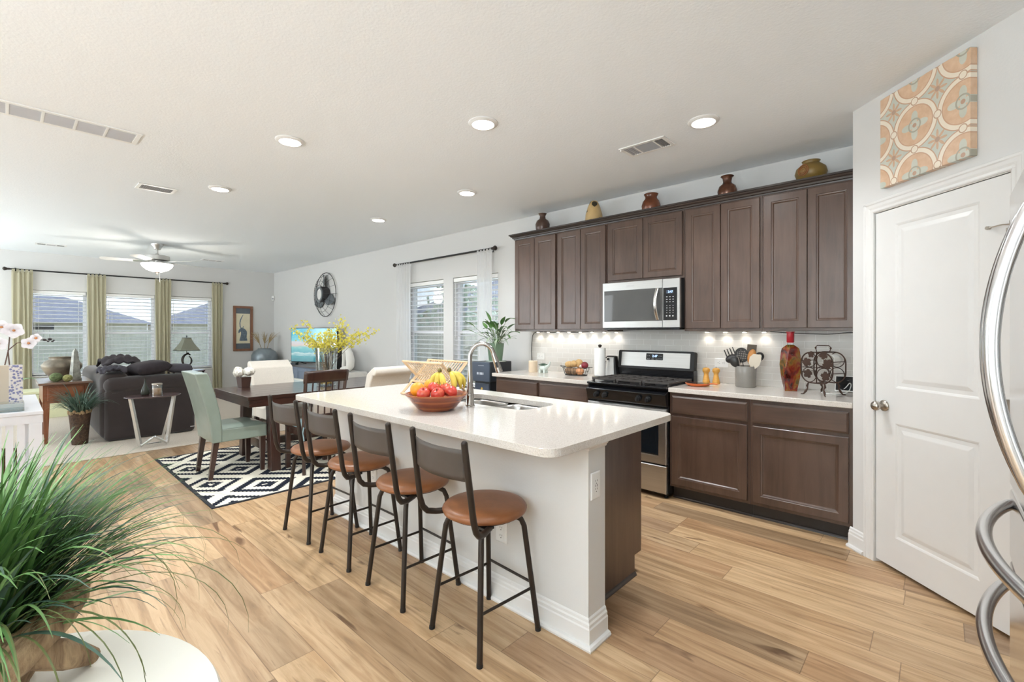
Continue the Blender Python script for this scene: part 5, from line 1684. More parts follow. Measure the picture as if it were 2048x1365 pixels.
# urn with twigs in the corner
M['urn'] = plain('silver_grey_glaze', lin(132,142,148), 0.3, 0.35, var=0.25, vscale=6, bmp=0.06, bscale=30)
t = thing('floor_urn', 'large silver grey urn of dried twigs in the far corner', 'urn', (-10.78, -.34, CZ))
m = MB(); m.lathe([(.13,0),(.145,.02),(.16,.15),(.20,.40),(.245,.62),(.268,.76),(.262,.84),(.22,.92),(.15,.965),(.135,.975),(.138,.99),(.128,.99),(.12,.97),(1e-6,.95)], 40); m.build('urn_body', M['urn'], t, smooth=60)
M['dry'] = plain('dried_twig', lin(168,148,112), 0.9, var=0.2)
m = MB()
for k, (cx, cy) in enumerate(((-.02,-.09),(0,0),(.03,.07))):
    for i in range(24):
        e = Vector((cx*2.2+rnd.gauss(0,.05), cy*2.4+rnd.gauss(0,.055), 1.30+rnd.uniform(-.1,.08)))
        m.tube([(cx*.6,cy*.6,.96),(cx,cy*1.1,1.10),e*.6+Vector((cx,cy,1.2))*.4,e], [.006,.006,.003,.0012], 5)
o = m.build('twigs', M['dry'], t); tag(o, kind='stuff')
t = thing('floor_vase', 'rounded antique gold vase beside the oryx picture wall', 'vase', (-9.5, -1.08, .46))
m = MB(); m.lathe([(.05,0),(.07,.01),(.10,.06),(.108,.10),(.095,.15),(.055,.18),(.05,.195),(.068,.21),(.060,.21),(.045,.19),(1e-6,.18)], 28); m.build('vase_body', plain('antique_gold', lin(150,126,86), 0.3, 0.6, var=0.25), t, smooth=60)
t = thing('pedestal', 'small dark pedestal stand under the gold vase', 'table', (-9.5, -1.08, CZ))
m = MB(); m.lathe([(.12,.0),(.12,.02),(.03,.04),(.025,.40),(.13,.425),(.13,.4495),(1e-6,.4495)], 24); m.build('stand', M['plum'], t, smooth=40)
M['stripe'] = None
def stripes():
    m_, nt, b = new_mat('striped_pale_fabric')
    sp = nt.nodes.new('ShaderNodeSeparateXYZ'); link(nt, coords(nt), sp.inputs[0])
    f = math_n(nt, 'FRACT', math_n(nt, 'MULTIPLY', sp.outputs['Y'], 9.0))
    link(nt, ramp(nt, f, [(0, lin(222,224,220)), (.45, lin(196,206,206)), (.6, lin(226,226,220)), (.8, lin(208,208,196))]), b.inputs['Base Color']); b.inputs['Roughness'].default_value = .9
    return m_
M['stripe'] = stripes()
t = thing('armchair', 'pale striped armchair behind the cream dining chair', 'chair', (-7.25, -1.42, CZ), R(0))
pb = lambda a,b,c,d,e,f,n,p,bv: pillowbox(a,b,c,d,e,f,n,M['stripe'],p,bv,lambda m: None)
pb(-.36,.36,-.38,.38,.08,.40,'base',t,.05); pb(-.30,.34,-.26,.26,.40,.50,'seat_cushion',t,.04); pb(-.38,-.20,-.38,.38,.38,.70,'back',t,.06)
for y0 in (-.40,.26): pb(-.32,.36,y0,y0+.14,.38,.60,'arm',t,.05)
for x in (-.3,.3):
    for y in (-.32,.32): m = MB(); m.cyl((x,y,0),(x,y,.09),.018,.024,10); m.build('leg', M['espv'], t)
t = thing('ottoman', 'round beige tufted ottoman behind the dining table', 'ottoman', (-6.45, -.85, CZ))
m = MB(); m.lathe([(.26,.07),(.30,.09),(.31,.25),(.305,.43),(.28,.49),(.20,.515),(1e-6,.53)], 36); m.build('cushion', plain('beige_velvet', lin(206,194,182), 0.9, var=0.06, sheen=.4), t, smooth=60)
for a in range(4): m = MB(); m.cyl((.2*math.cos(a*PI/2+.7),.2*math.sin(a*PI/2+.7),0),(.2*math.cos(a*PI/2+.7),.2*math.sin(a*PI/2+.7),.08),.016,.022,10); m.build('leg', M['espv'], t)

# media wall
M['mblue'] = plain('blue_grey_paint', lin(128,140,160), 0.45, var=0.06)
t = thing('media_console', 'blue grey media cabinet under the television', 'cabinet', (-8.46, -.32, CZ))
m = MB(); m.b2(-.78,.78,-.24,.24,.06,.70); m.build('cabinet_body', M['mblue'], t, bevel=.003)
m = MB(); m.b2(-.80,.80,-.26,.25,.70,.735); m.build('cabinet_top', wood('grey_wood_top', lin(96,92,96), lin(130,126,128), 0.4, 1, 'x', .2, 8), t, bevel=.004)
for i in range(4):
    x = -.775+i*.389
    m = MB(); m.rings((x, -.2405, .08), (1,0,0), (0,0,1), (0,-1,0), .380, .60, [(0,0),(0,.016),(.003,.018),(.05,.018),(.055,.012)]); dd = m.build('door', M['mblue'], t)
    m = MB(); m.cyl((x+(.33 if i%2==0 else .05), -.275, .36), (x+(.33 if i%2==0 else .05), -.275, .46), .007, n=8); m.build('pull_handle', M['bronze'], dd)
for x in (-.72,.72):
    for y in (-.2,.2): m = MB(); m.b2(x-.025,x+.025,y-.025,y+.025,0,.06); m.build('foot', M['mblue'], t)
def screen():
    m_, nt, b = new_mat('tv_picture')
    nt.nodes.remove(b)
    sp = nt.nodes.new('ShaderNodeSeparateXYZ'); link(nt, coords(nt), sp.inputs[0])
    n1 = noise(nt, coords(nt, (2,1,9)), 3, 4, .5, .4)
    z = math_n(nt, 'MULTIPLY_ADD', n1, .10, sp.outputs['Z'])
    f = math_n(nt, 'MULTIPLY_ADD', z, 1.45, .46)
    c = ramp(nt, f, [(0.0, lin(40,120,140)), (.22, lin(70,168,178)), (.30, lin(200,226,226)), (.34, lin(80,176,190)), (.46, lin(120,206,206)), (.52, lin(226,206,196)), (.60, lin(214,214,220)), (.66, lin(120,214,226)), (.80, lin(56,196,222)), (1, lin(40,180,214))])
    e = nt.nodes.new('ShaderNodeEmission'); e.inputs[1].default_value = 0.5
    link(nt, c, e.inputs[0])
    g = nt.nodes.new('ShaderNodeBsdfGlossy'); g.inputs['Roughness'].default_value = .08
    mx = nt.nodes.new('ShaderNodeMixShader'); mx.inputs[0].default_value = .16
    link(nt, e.outputs[0], mx.inputs[1]); link(nt, g.outputs[0], mx.inputs[2])
    link(nt, mx.outputs[0], nt.nodes['Material Output'].inputs[0]); return m_
t = thing('television', 'flat television showing a blue beach scene', 'television', (-8.27, -.36, CZ+.7352), R(21))
m = MB(); m.b2(-.565,.565,.0,.035,.045,.70); m.build('tv_case', M['blackmatte'], t, bevel=.004)
m = MB(); m.b2(-.553,.553,-.0015,-.0003,.06,.688); o = m.build('screen', screen(), t, loc=(0,0,.374))
for x in (-.36,.36):
    m = MB(); m.tube([(x-.06,-.10,.008),(x,.017,.05),(x+.06,.12,.008)], .008, 6); m.build('stand_foot', M['blackmatte'], t)
t = thing('soundbar', 'slim black media player under the television', 'speaker', (-8.66, -.60, CZ+.7352), R(21))
m = MB(); m.b2(-.13,.13,-.035,.035,.0,.035); m.build('case', M['blackmatte'], t, bevel=.004)
m = MB(); m.b2(-.12,.12,-.0362,-.0352,.008,.028); m.build('grille', M['display'], t)
for i, (c, s_, l, mm) in enumerate((((-8.98,-.42), (.10,.16,.05), 'stack of pale books between urn and television', 'wpaint'), )):
    t = thing('book', 'thick pale green book lying between the urn and the television', 'book', (c[0], c[1], CZ+.7352), R(15))
    m = MB(); m.b2(-.11,.11,-.15,.15,.0,.05); m.build('pages', M['paperw'], t)
    m = MB(); m.b2(-.115,.118,-.155,.155,.0505,.056); m.b2(-.118,-.112,-.155,.155,0,.05); m.build('cover', plain('sage_cover', lin(150,164,150), .6, var=.05), t)
t = thing('book', 'small tan book lying beside the thick pale green book', 'book', (-9.0, -.17, CZ+.7352), R(-10))
m = MB(); m.b2(-.09,.09,-.06,.06,.0,.07); m.build('pages', M['paperw'], t)
m = MB(); m.b2(-.095,.097,-.064,.064,.0705,.075); m.build('cover', plain('tan_cover', lin(170,146,120), .6, var=.05), t)
t = thing('speaker', 'black box speaker standing between the television and the white sculpture', 'speaker', (-7.50, -.30, CZ), R(12))
m = MB(); m.b2(-.13,.13,-.15,.15,.0,1.06); m.build('cabinet', M['blackmatte'], t, bevel=.006)
m = MB(); m.b2(-.115,.115,-.153,-.1505,.30,1.03); m.build('speaker_grille', plain('speaker_cloth', lin(40,48,60), .9, var=.1), t)
t = thing('plinth', 'white marble patterned box plinth under the white sculpture', 'stand', (-7.05, -.33, CZ), R(0))
m = MB(); m.b2(-.27,.27,-.22,.22,.0,.68); m.build('plinth_box', plain('white_marble', lin(224,222,216), .3, var=.12, vscale=5), t, bevel=.004)
t = thing('sculpture', 'white abstract sculpture of a kneeling bent figure', 'sculpture', (-7.08, -.33, CZ+.6803))
M['plaster'] = plain('matte_white_plaster', lin(236,234,228), .7, var=.02)
m = MB()
m.tube([(-.17,0,.035),(-.05,0,.05),(.08,0,.05),(.13,0,.10),(.14,0,.20),(.10,0,.31),(.03,0,.39),(-.03,0,.40)], [.03,.045,.06,.075,.075,.065,.05,.03], 16, flat=.85)
m.tube([(-.02,0,.40),(-.055,0,.37),(-.075,0,.30),(-.085,0,.20),(-.10,0,.11),(-.11,0,.05)], [.035,.045,.04,.032,.03,.028], 14, flat=.8)
m.ball((-.085,0,.035), .035, 14, 10, (2.0,1.2,1))
m.build('figure', M['plaster'], t, smooth=80)

# decorative caged fan on the long wall
M['zinc'] = plain('galvanised_metal', lin(128,134,138), .5, .5, var=.15, vscale=12)
M['cage'] = plain('dark_cage_wire', lin(62,62,64), .5, .4, var=.1)
t = thing('wall_decor', 'round caged vintage fan wall decoration above the television', 'wall decor', (-8.48, -.002, 2.10))
m = MB()
Rf = .43
def ycirc(r_, y, n_=48): return [(r_*math.cos(2*PI*i/n_), y, r_*math.sin(2*PI*i/n_)) for i in range(n_)]
for r_, y, w in ((Rf,-.03,.0065),(Rf*.80,-.10,.003),(Rf*.60,-.135,.003),(Rf*.42,-.155,.004)): m.tube(ycirc(r_, y), w, 6, closed=True)
for i in range(16):
    a = 2*PI*i/16
    m.tube([(q*math.cos(a), y, q*math.sin(a)) for q, y in ((Rf,-.03),(Rf*.8,-.10),(Rf*.6,-.135),(Rf*.38,-.157))], .0026, 5)
m.tube([(-Rf*1.08,-.03,0),(Rf*1.08,-.03,0)], .004, 6)
m.build('wire_cage', M['cage'], t, smooth=60)
m = MB(); m.M = Matrix.Rotation(R(90), 4, 'X'); m.lathe([(.155,.001),(.155,.13),(.120,.150),(.112,.1475),(.112,.1305)], 36, cap=False); m.build('hub', M['cage'], t, smooth=40)
m = MB(); m.M = Matrix.Rotation(R(90), 4, 'X'); m.cyl((0,0,.136),(0,0,.146),.1115,n=32); m.build('hub_face', M['trim'], t, smooth=40)
m = MB(); m.M = Matrix.Rotation(R(90), 4, 'X'); m.lathe([(.150,.1505),(.150,.168),(.115,.168),(.112,.152)], 36, cap=False); m.build('hub_ring', M['zinc'], t, smooth=40)
for k in range(3):
    an = R(90+120*k+4); m = MB()
    def f(u, v):
        r_ = .12+.27*v; w = .085*math.sin(PI*min(.15+.75*v,1))*1.25
        x = r_*math.cos(an)-(u-.5)*2*w*math.sin(an); z = r_*math.sin(an)+(u-.5)*2*w*math.cos(an)
        return (x, -.055+.035*(u-.5)*2, z)
    m.grid(f, 8, 12); m.build('blade', M['zinc'], t, smooth=60, solid=.004)
# ================================================================== vases on the cabinet tops (each on a riser block hidden by the crown)
CT = UZ+UH+.0003
M['vbrown'] = plain('brown_glaze', lin(84,62,52), .28, .15, var=.3, vscale=9)
M['vrust'] = plain('rust_brown_glaze', lin(120,66,40), .22, .1, var=.5, vscale=7)
M['volive'] = plain('olive_mustard_glaze', lin(132,106,52), .4, var=.15, vscale=6)
def vase(label, x, prof, mat, y=-.19, n=32, k=1.0):
    prof = [(max(r_*k, 1e-6), z_*(.45+.55*k)) for r_, z_ in prof]
    t = thing('pottery_vase', label, 'vase', (x, y, CT)); m = MB(); m.lathe(prof, n); m.build('vase_body', mat, t, smooth=60); return t
vase('small dark brown vase with narrow neck on the cabinet end by the window', -2.885, [(.045,0),(.05,.01),(.078,.09),(.082,.135),(.066,.175),(.036,.195),(.030,.225),(.042,.25),(.048,.256),(.040,.256),(1e-6,.23)], M['vbrown'])
def leafvase():
    m_, nt, b = new_mat('tan_leaf_pattern_glaze')
    vo = nt.nodes.new('ShaderNodeTexVoronoi'); vo.inputs['Scale'].default_value = 13; link(nt, coords(nt, (1,1,.8)), vo.inputs['Vector'])
    f = math_n(nt, 'ADD', vo.outputs['Distance'], math_n(nt, 'MULTIPLY', noise(nt, coords(nt), 30, 2), .25))
    link(nt, ramp(nt, f, [(0, lin(48,44,30)), (.50, lin(48,44,30)), (.53, lin(196,164,112)), (1, lin(206,176,124))]), b.inputs['Base Color']); b.inputs['Roughness'].default_value = .4; return m_
vase('tan egg shaped vase with dark leaf pattern on the cabinet top', -2.21, [(.07,0),(.085,.01),(.100,.07),(.094,.14),(.070,.22),(.048,.265),(.036,.282),(.030,.282),(1e-6,.26)], leafvase(), k=.9)
vase('wide mouthed rust brown vase on the cabinet above the microwave', -1.585, [(.055,0),(.065,.012),(.096,.07),(.102,.115),(.088,.160),(.066,.185),(.062,.205),(.078,.232),(.072,.236),(.054,.21),(1e-6,.19)], M['vrust'], k=.85)
vase('glossy dark copper vase with a flared neck, fourth on the cabinets from the window', -.905, [(.05,0),(.056,.01),(.088,.075),(.094,.115),(.078,.160),(.048,.180),(.040,.20),(.046,.235),(.064,.252),(.058,.256),(1e-6,.22)], plain('dark_copper_glaze', lin(104,66,48), .2, .35, var=.4, vscale=8), k=.82)
t = thing('pottery_vase', 'squat olive mustard pot with a carved rust medallion on a wire stand', 'vase', (-.305, -.20, CT))
t.scale = (.74, .74, .80)
m = MB(); m.lathe([(.06,.045),(.08,.05),(.125,.095),(.142,.14),(.130,.185),(.085,.222),(.072,.228),(.074,.245),(.082,.252),(.074,.254),(1e-6,.23)], 40); m.build('vase_body', M['volive'], t, smooth=60)
m = MB(); m.M = Matrix.Translation((-.045,-.128,.148)) @ Matrix.Rotation(R(-22), 4, 'Z') @ Matrix.Rotation(R(86), 4, 'X')
for r_ in (.050,.036,.022): m.tube([(r_*math.cos(2*PI*i/28), r_*math.sin(2*PI*i/28), 0) for i in range(28)], .0045, 6, closed=True)
m.ball((0,0,0), .009, 10, 6)
m.build('carved_medallion', plain('rust_carving', lin(150,92,52), .6, var=.2), t, smooth=60)
m = MB()
m.tube([(.09*math.cos(2*PI*i/28), .09*math.sin(2*PI*i/28), .052) for i in range(28)], .004, 6, closed=True)
for i in range(4): a = PI/4+PI/2*i; m.tube([(.092*math.cos(a),.092*math.sin(a),.055),(.10*math.cos(a),.10*math.sin(a),.0)], .004, 6)
m.build('wire_stand', M['blackmatte'], t)

# ================================================================== canvas above the pantry door
def canvas_mat():
    m_, nt, b = new_mat('moroccan_tile_canvas')
    sp = nt.nodes.new('ShaderNodeSeparateXYZ'); link(nt, coords(nt), sp.inputs[0])
    P = .255
    U = math_n(nt, 'DIVIDE', math_n(nt, 'ADD', sp.outputs['X'], .035), P); V = math_n(nt, 'DIVIDE', math_n(nt, 'SUBTRACT', sp.outputs['Z'], .015), P)
    def cell(o_):
        fu = math_n(nt, 'SUBTRACT', math_n(nt, 'FRACT', math_n(nt, 'ADD', U, o_)), .5)
        fv = math_n(nt, 'SUBTRACT', math_n(nt, 'FRACT', math_n(nt, 'ADD', V, o_)), .5)
        r_ = math_n(nt, 'SQRT', math_n(nt, 'ADD', math_n(nt, 'MULTIPLY', fu, fu), math_n(nt, 'MULTIPLY', fv, fv)))
        an = math_n(nt, 'ARCTAN2', fv, fu)
        return r_, an
    rA, aA = cell(.5)      # circles
    rB, aB = cell(0.0)     # stars between them
    n1 = noise(nt, coords(nt), 26, 4); n2 = noise(nt, coords(nt), 9, 3)
    rust = mixc(nt, n1, lin(190,132,84), lin(222,182,140)); sage = mixc(nt, n2, lin(150,172,164), lin(206,208,196)); crm = lin(236,226,208)  # glare on the gloss is put in here: colours paler than the paint
    pet = math_n(nt, 'MULTIPLY_ADD', math_n(nt, 'COSINE', math_n(nt, 'MULTIPLY', aA, 4.0)), .11, .19)
    inside = mixc(nt, math_n(nt, 'LESS_THAN', rA, pet), rust, sage)
    inside = mixc(nt, math_n(nt, 'LESS_THAN', math_n(nt, 'ABSOLUTE', math_n(nt, 'SUBTRACT', rA, .13)), .016), inside, lin(132,132,116))
    inside = mixc(nt, math_n(nt, 'LESS_THAN', rA, .045), inside, lin(160,104,66))
    petB = math_n(nt, 'MULTIPLY_ADD', math_n(nt, 'COSINE', math_n(nt, 'MULTIPLY', aB, 8.0)), .07, .13)
    outside = mixc(nt, math_n(nt, 'LESS_THAN', rB, petB), sage, lin(190,140,96))
    outside = mixc(nt, math_n(nt, 'LESS_THAN', rB, .05), outside, lin(150,104,70))
    c = mixc(nt, math_n(nt, 'LESS_THAN', rA, .45), outside, inside)
    ringd = math_n(nt, 'ABSOLUTE', math_n(nt, 'SUBTRACT', rA, .45))
    c = mixc(nt, math_n(nt, 'LESS_THAN', ringd, .062), c, lin(184,124,78))
    c = mixc(nt, math_n(nt, 'LESS_THAN', ringd, .040), c, crm)
    for oo in ((.0,.5),(.5,.0)):
        fu = math_n(nt, 'SUBTRACT', math_n(nt, 'FRACT', math_n(nt, 'ADD', U, oo[0])), .5)
        fv = math_n(nt, 'SUBTRACT', math_n(nt, 'FRACT', math_n(nt, 'ADD', V, oo[1])), .5)
        rr = math_n(nt, 'SQRT', math_n(nt, 'ADD', math_n(nt, 'MULTIPLY', fu, fu), math_n(nt, 'MULTIPLY', fv, fv)))
        c = mixc(nt, math_n(nt, 'LESS_THAN', rr, .085), c, lin(170,120,80))
        c = mixc(nt, math_n(nt, 'LESS_THAN', rr, .065), c, crm)
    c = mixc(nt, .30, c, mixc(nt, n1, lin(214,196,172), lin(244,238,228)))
    link(nt, c, b.inputs['Base Color']); b.inputs['Roughness'].default_value = .33
    h = math_n(nt, 'MULTIPLY_ADD', math_n(nt, 'LESS_THAN', ringd, .05), .6, n1)
    bump(nt, b, h, .35, .006)
    return m_
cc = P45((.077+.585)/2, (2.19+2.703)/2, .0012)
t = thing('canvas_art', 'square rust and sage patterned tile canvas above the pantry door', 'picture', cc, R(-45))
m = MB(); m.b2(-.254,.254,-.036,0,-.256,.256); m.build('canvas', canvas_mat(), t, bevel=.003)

# ================================================================== counter things, window side
K = .9143
t = thing('candle', 'cream pillar candle on the counter under the dangling black cord', 'candle', (-2.965, -.262, K))
m = MB(); m.lathe([(.048,0),(.05,.003),(.05,.122),(.046,.126),(.03,.122),(1e-6,.121)], 28); m.build('wax', plain('cream_wax', lin(228,208,182), .5, var=.03), t, smooth=40)
m = MB(); m.cyl((0,0,.121),(0,.002,.133),.0015,n=6); m.build('wick', M['blackmatte'], t)
t = thing('succulent', 'small succulent in a pale elephant shaped pot beside the candle', 'plant', (-2.815, -.265, K))
M['celadon'] = plain('pale_celadon', lin(206,216,210), .25, var=.04)
m = MB(); m.ball((0,0,.052), .045, 20, 14, (1.2,.9,.72))
for sx in (-.030,.030):
    for sy in (-.020,.020): m.cyl((sx,sy,0),(sx*.95,sy,.04),.014,.016,12)
m.tube([(.045,0,.065),(.070,0,.080),(.088,0,.10),(.095,0,.125)], [.022,.016,.011,.008], 10)
m.build('pot', M['celadon'], t, smooth=60)
m = MB()
for i in range(26):
    a = 2*PI*i*.382; q = .004+.030*(i/26); el = R(75-60*i/26)
    dr = Vector((math.cos(a)*math.cos(el), math.sin(a)*math.cos(el), math.sin(el)))
    c = Vector((q*math.cos(a), q*math.sin(a), .082)); m.tube([c, c+dr*.012, c+dr*.026], [.003,.006,.001], 6)
m.build('leaves', M['grassC'], t, smooth=60)
t = thing('wire_basket', 'oval black wire basket of potatoes and onions on the counter', 'basket', (-2.39, -.25, K))
m = MB()
def oval(a, b, z, n_=40): return [(a*math.cos(2*PI*i/n_), b*math.sin(2*PI*i/n_), z) for i in range(n_)]
for a, b, z, r_ in ((.125,.085,.003,.003),(.140,.098,.040,.0018),(.155,.110,.082,.003)): m.tube(oval(a,b,z), r_, 6, closed=True)
for i in range(24): a = 2*PI*i/24; m.tube([(.125*math.cos(a),.085*math.sin(a),.003),(.155*math.cos(a),.110*math.sin(a),.082)], .0015, 5)
for i in range(-5,6): w = .083*(1-(i/6)**2)**.5; m.cyl((i*.02,-w,.003),(i*.02,w,.003),.0015,n=5)
m.build('wire_frame', M['blackmatte'], t)
for sx in (-1,1):
    m = MB(); m.tube([(sx*.152,-.03,.082),(sx*.185,-.025,.088),(sx*.192,0,.090),(sx*.185,.025,.088),(sx*.152,.03,.082)], .003, 6); m.build('basket_handle', M['blackmatte'], t)
M['potato'] = plain('potato_skin', lin(196,160,108), .8, var=.15, vscale=30, bmp=.3)
M['rpot'] = plain('brown_potato_skin', lin(140,112,86), .8, var=.2, vscale=30, bmp=.3)
M['onion'] = plain('onion_skin', lin(206,144,98), .4, var=.15, vscale=12)
M['redon'] = plain('red_onion_skin', lin(118,34,46), .25, var=.35, vscale=9)
veg = [('potato','golden potato heaped at the candle end of the wire basket',(-.075,-.005,.108),.038,(1.45,1,.95),'potato',.3),('potato','golden potato piled in the middle of the wire basket',(-.015,-.015,.118),.036,(1.4,1,1),'potato',-.5),
       ('potato','round golden potato on top of the heap in the wire basket',(.030,.010,.122),.040,(1.1,1,1.15),'potato',.2),('potato','brown potato low in the wire basket, candle end',(-.055,-.045,.046),.040,(1.15,.9,1),'rpot',.6),
       ('potato','brown potato low in the middle of the wire basket',(.010,-.05,.044),.037,(1.1,.85,1),'rpot',0),('onion','yellow onion low at the paper towel end of the wire basket',(.075,-.038,.046),.041,(1.1,.95,.95),'onion',0),
       ('onion','shiny red onion on top at the paper towel end of the basket',(.095,.02,.105),.037,(1.05,1,1),'redon',0),('garlic_bulb','white garlic bulb beside the red onion',(.058,.005,.098),.022,(1,1,1.1),'white',0)]
for nm, l, c, r_, sc_, mm, rz in veg:
    m = MB(); m.ball((0,0,0), r_, 18, 12, sc_)
    o = m.build(nm, M[mm], smooth=80); o.location = (-2.39+c[0], -.25+c[1], K+c[2]); o.rotation_euler = (0, .2*rz, rz); tag(o, l, 'vegetable', 'vegetables in the wire basket')
t = thing('paper_towel_holder', 'standing white paper towel roll on a metal holder', 'paper towel', (-2.095, -.26, K))
m = MB(); m.lathe([(.078,0),(.080,.004),(.070,.010),(.02,.012),(1e-6,.012)], 32); m.build('holder_base', M['nickel'], t, smooth=40)
m = MB(); m.cyl((0,0,.012),(0,0,.30),.006,n=10); m.build('holder_rod', M['nickel'], t)
m = MB(); m.ball((0,0,.312), .016, 12, 8, (1.2,1.2,.9)); m.lathe([(.010,.295),(.012,.30),(.008,.303)], 12); m.build('holder_knob', M['bronze'], t, smooth=60)
m = MB(); m.lathe([(.018,.014),(.055,.014),(.056,.016),(.056,.288),(.055,.290),(.018,.290)], 36); m.build('towel_roll', M['paperw'], t, smooth=40)
t = thing('can_opener', 'white and black upright electric can opener beside the range', 'appliance', (-2.058, -.105, K), R(10))
m = MB(); m.hexa([(-.055,-.05,0),(.045,-.05,0),(.045,.05,0),(-.055,.05,0)], [(-.030,-.040,.185),(.040,-.040,.195),(.040,.04,.195),(-.030,.04,.185)]); m.build('opener_body', M['plastic'], t, bevel=.012, seg=3)
m = MB(); m.hexa([(.0455,-.045,0),(.075,-.045,0),(.075,.05,0),(.0455,.05,0)], [(.0405,-.040,.205),(.055,-.040,.205),(.055,.04,.205),(.0405,.04,.205)]); m.b2(-.038,.0402,-.038,.04,.1955,.208); m.build('opener_back', M['blackmatte'], t, bevel=.006)
m = MB(); m.tube([(-.03,-.045,.192),(-.06,-.05,.186),(-.085,-.05,.180)], .006, 8); m.ball((-.085,-.05,.18), .010, 8, 6); m.cyl((-.015,-.058,.175),(-.015,-.042,.175),.012,n=12); m.build('opener_lever', M['blackmatte'], t, smooth=60)
m = MB(); m.tube([(-.045,-.03,.15),(-.066,-.025,.13),(-.072,-.02,.10),(-.063,-.02,.075)], .005, 6); m.build('opener_strap', M['blackmatte'], t)
# cords
def cord(label, pts, r_, mat, name='power_cord'):
    m = MB(); P = [Vector(p) for p in pts]; out = []
    for i in range(len(P)-1):
        p0, p1, p2, p3 = P[max(i-1,0)], P[i], P[i+1], P[min(i+2,len(P)-1)]
        for k in range(5):
            s_ = k/5; out.append(.5*((2*p1)+(p2-p0)*s_+(2*p0-5*p1+4*p2-p3)*s_*s_+(3*p1-p0-3*p2+p3)*s_**3))
    out.append(P[-1]); m.tube(out, r_, 6); o = m.build(name, mat, smooth=60, loc=P[len(P)//2]); tag(o, label, 'cord')
cord('black cord hanging from the cabinet end down to the candle', [(-3.02,-.02,1.366),(-3.12,-.02,1.362),(-3.17,-.02,1.33),(-3.185,-.02,1.25),(-3.195,-.018,1.15),(-3.19,-.018,1.06),(-3.185,-.018,.93)], .0035, M['blackmatte'])
cord('thin black cord looping along under the cabinets left of the microwave', [(-3.0,-.025,1.366),(-2.88,-.03,1.357),(-2.72,-.03,1.364),(-2.55,-.03,1.359),(-2.38,-.03,1.366)], .003, M['blackmatte'])
cord('thin black cord sagging under the cabinet above the pepper bottle', [(-.62,-.03,1.366),(-.50,-.03,1.357),(-.36,-.03,1.350),(-.22,-.03,1.347),(-.10,-.03,1.358),(-.005,-.03,1.360)], .003, M['blackmatte'])

# ================================================================== counter things, right of the range
t = thing('spoon_rest', 'orange pan shaped spoon rest with black inside on the counter', 'spoon rest', (-1.075, -.385, K), R(15))
m = MB(); m.lathe([(.055,0),(.075,.006),(.092,.024),(.089,.026),(1e-6,.012)], 32, sx=1.1, sy=.85); m.tube([(.09,0,.022),(.12,0,.024),(.15,0,.022)], [.014,.010,.012], 8, flat=.5); m.build('dish', plain('orange_enamel', lin(200,98,42), .3, var=.08), t, smooth=50)
m = MB(); m.lathe([(.085,.0255),(.07,.018),(1e-6,.014)], 32, sx=1.08, sy=.83); m.build('dish_lining', M['black'], t, smooth=60)
M['millw'] = plain('golden_mill_wood', lin(206,150,66), .35, var=.12, vscale=20, aniso=(1,1,4))
MP = [(.030,0),(.031,.012),(.028,.028),(.022,.060),(.019,.080),(.022,.096),(.029,.104),(.031,.116),(.029,.128),(.022,.136),(.010,.139),(1e-6,.139)]
for x, y, l in ((-1.098,-.135,'golden wood pepper mill closest to the range'), (-1.020,-.118,'golden wood mill beside the outlet, further from the range')):
    t = thing('pepper_mill', l, 'mill', (x, y, K)); m = MB(); m.lathe(MP, 24); m.build('mill_body', M['millw'], t, smooth=50)
    m = MB(); m.lathe([(.006,.1392),(.007,.145),(.004,.150),(1e-6,.151)], 12); m.build('mill_nut', M['nickel'], t, smooth=60)
UC = Vector((-.772, -.155, K))
t = thing('utensil_crock', 'tall grey glazed crock holding the cooking utensils', 'crock', UC)
m = MB(); m.lathe([(.074,0),(.078,.004),(.080,.165),(.078,.170),(.073,.168),(.071,.02),(1e-6,.012)], 36); m.build('crock_wall', plain('grey_glaze', lin(136,132,126), .22, var=.06), t, smooth=50)
GUt = 'cooking utensils in the grey crock'
def face_basis(ax):
    z_ = ax.normalized(); y_ = Vector((1.17,-4.1,0)).normalized(); y_ = (y_-z_*y_.dot(z_)).normalized(); x_ = y_.cross(z_)
    return Matrix((x_, y_, z_)).transposed().to_4x4()
def utensil(name, label, base, tip, mat, headf, hmat=None):
    b = UC+Vector(base); tp = UC+Vector(tip)
    t = thing(name, label, 'utensil', b, group=GUt)
    ax = (tp-b); L_ = ax.length; q = face_basis(ax)
    m = MB(); m.M = q; m.tube([(0,0,.001),(0,0,L_*.5),(0,0,L_)], [.006,.0055,.0045], 8, flat=.6); m.build('handle', mat, t, smooth=60)
    m = MB(); m.M = q @ Matrix.Translation((0,0,L_)) @ Matrix.Scale(1.25, 4); headf(m); m.build('head', hmat or mat, t, smooth=60)
M['nylon'] = plain('black_nylon', lin(36,34,33), .35, var=.1)
M['spwood'] = plain('spoon_wood', lin(190,128,64), .45, var=.15, vscale=15, aniso=(4,4,1))
M['dkspat'] = plain('grey_brown_spatula', lin(104,92,76), .5, var=.08)
def fork(m):
    m.b2(-.030,.030,-.0025,.0025,-.005,.012)
    for x in (-.027,-.009,.009,.027): m.tube([(x,0,.01),(x,0,.04),(x,.004,.065)], [.0045,.004,.003], 6)
def ladle(m): m.ball((0,.008,.020), .036, 18, 12, (1.1,.55,.8))
def slotspoon(m):
    m.M = m.M @ Matrix.Translation((0,0,.035))
    for i in range(-3,4):
        pass
    pts = [(.043*math.cos(2*PI*i/32), .050*math.sin(2*PI*i/32)) for i in range(32)]
    m.M = m.M @ Matrix.Rotation(R(90), 4, 'X'); m.prism(pts, -.002, .002)
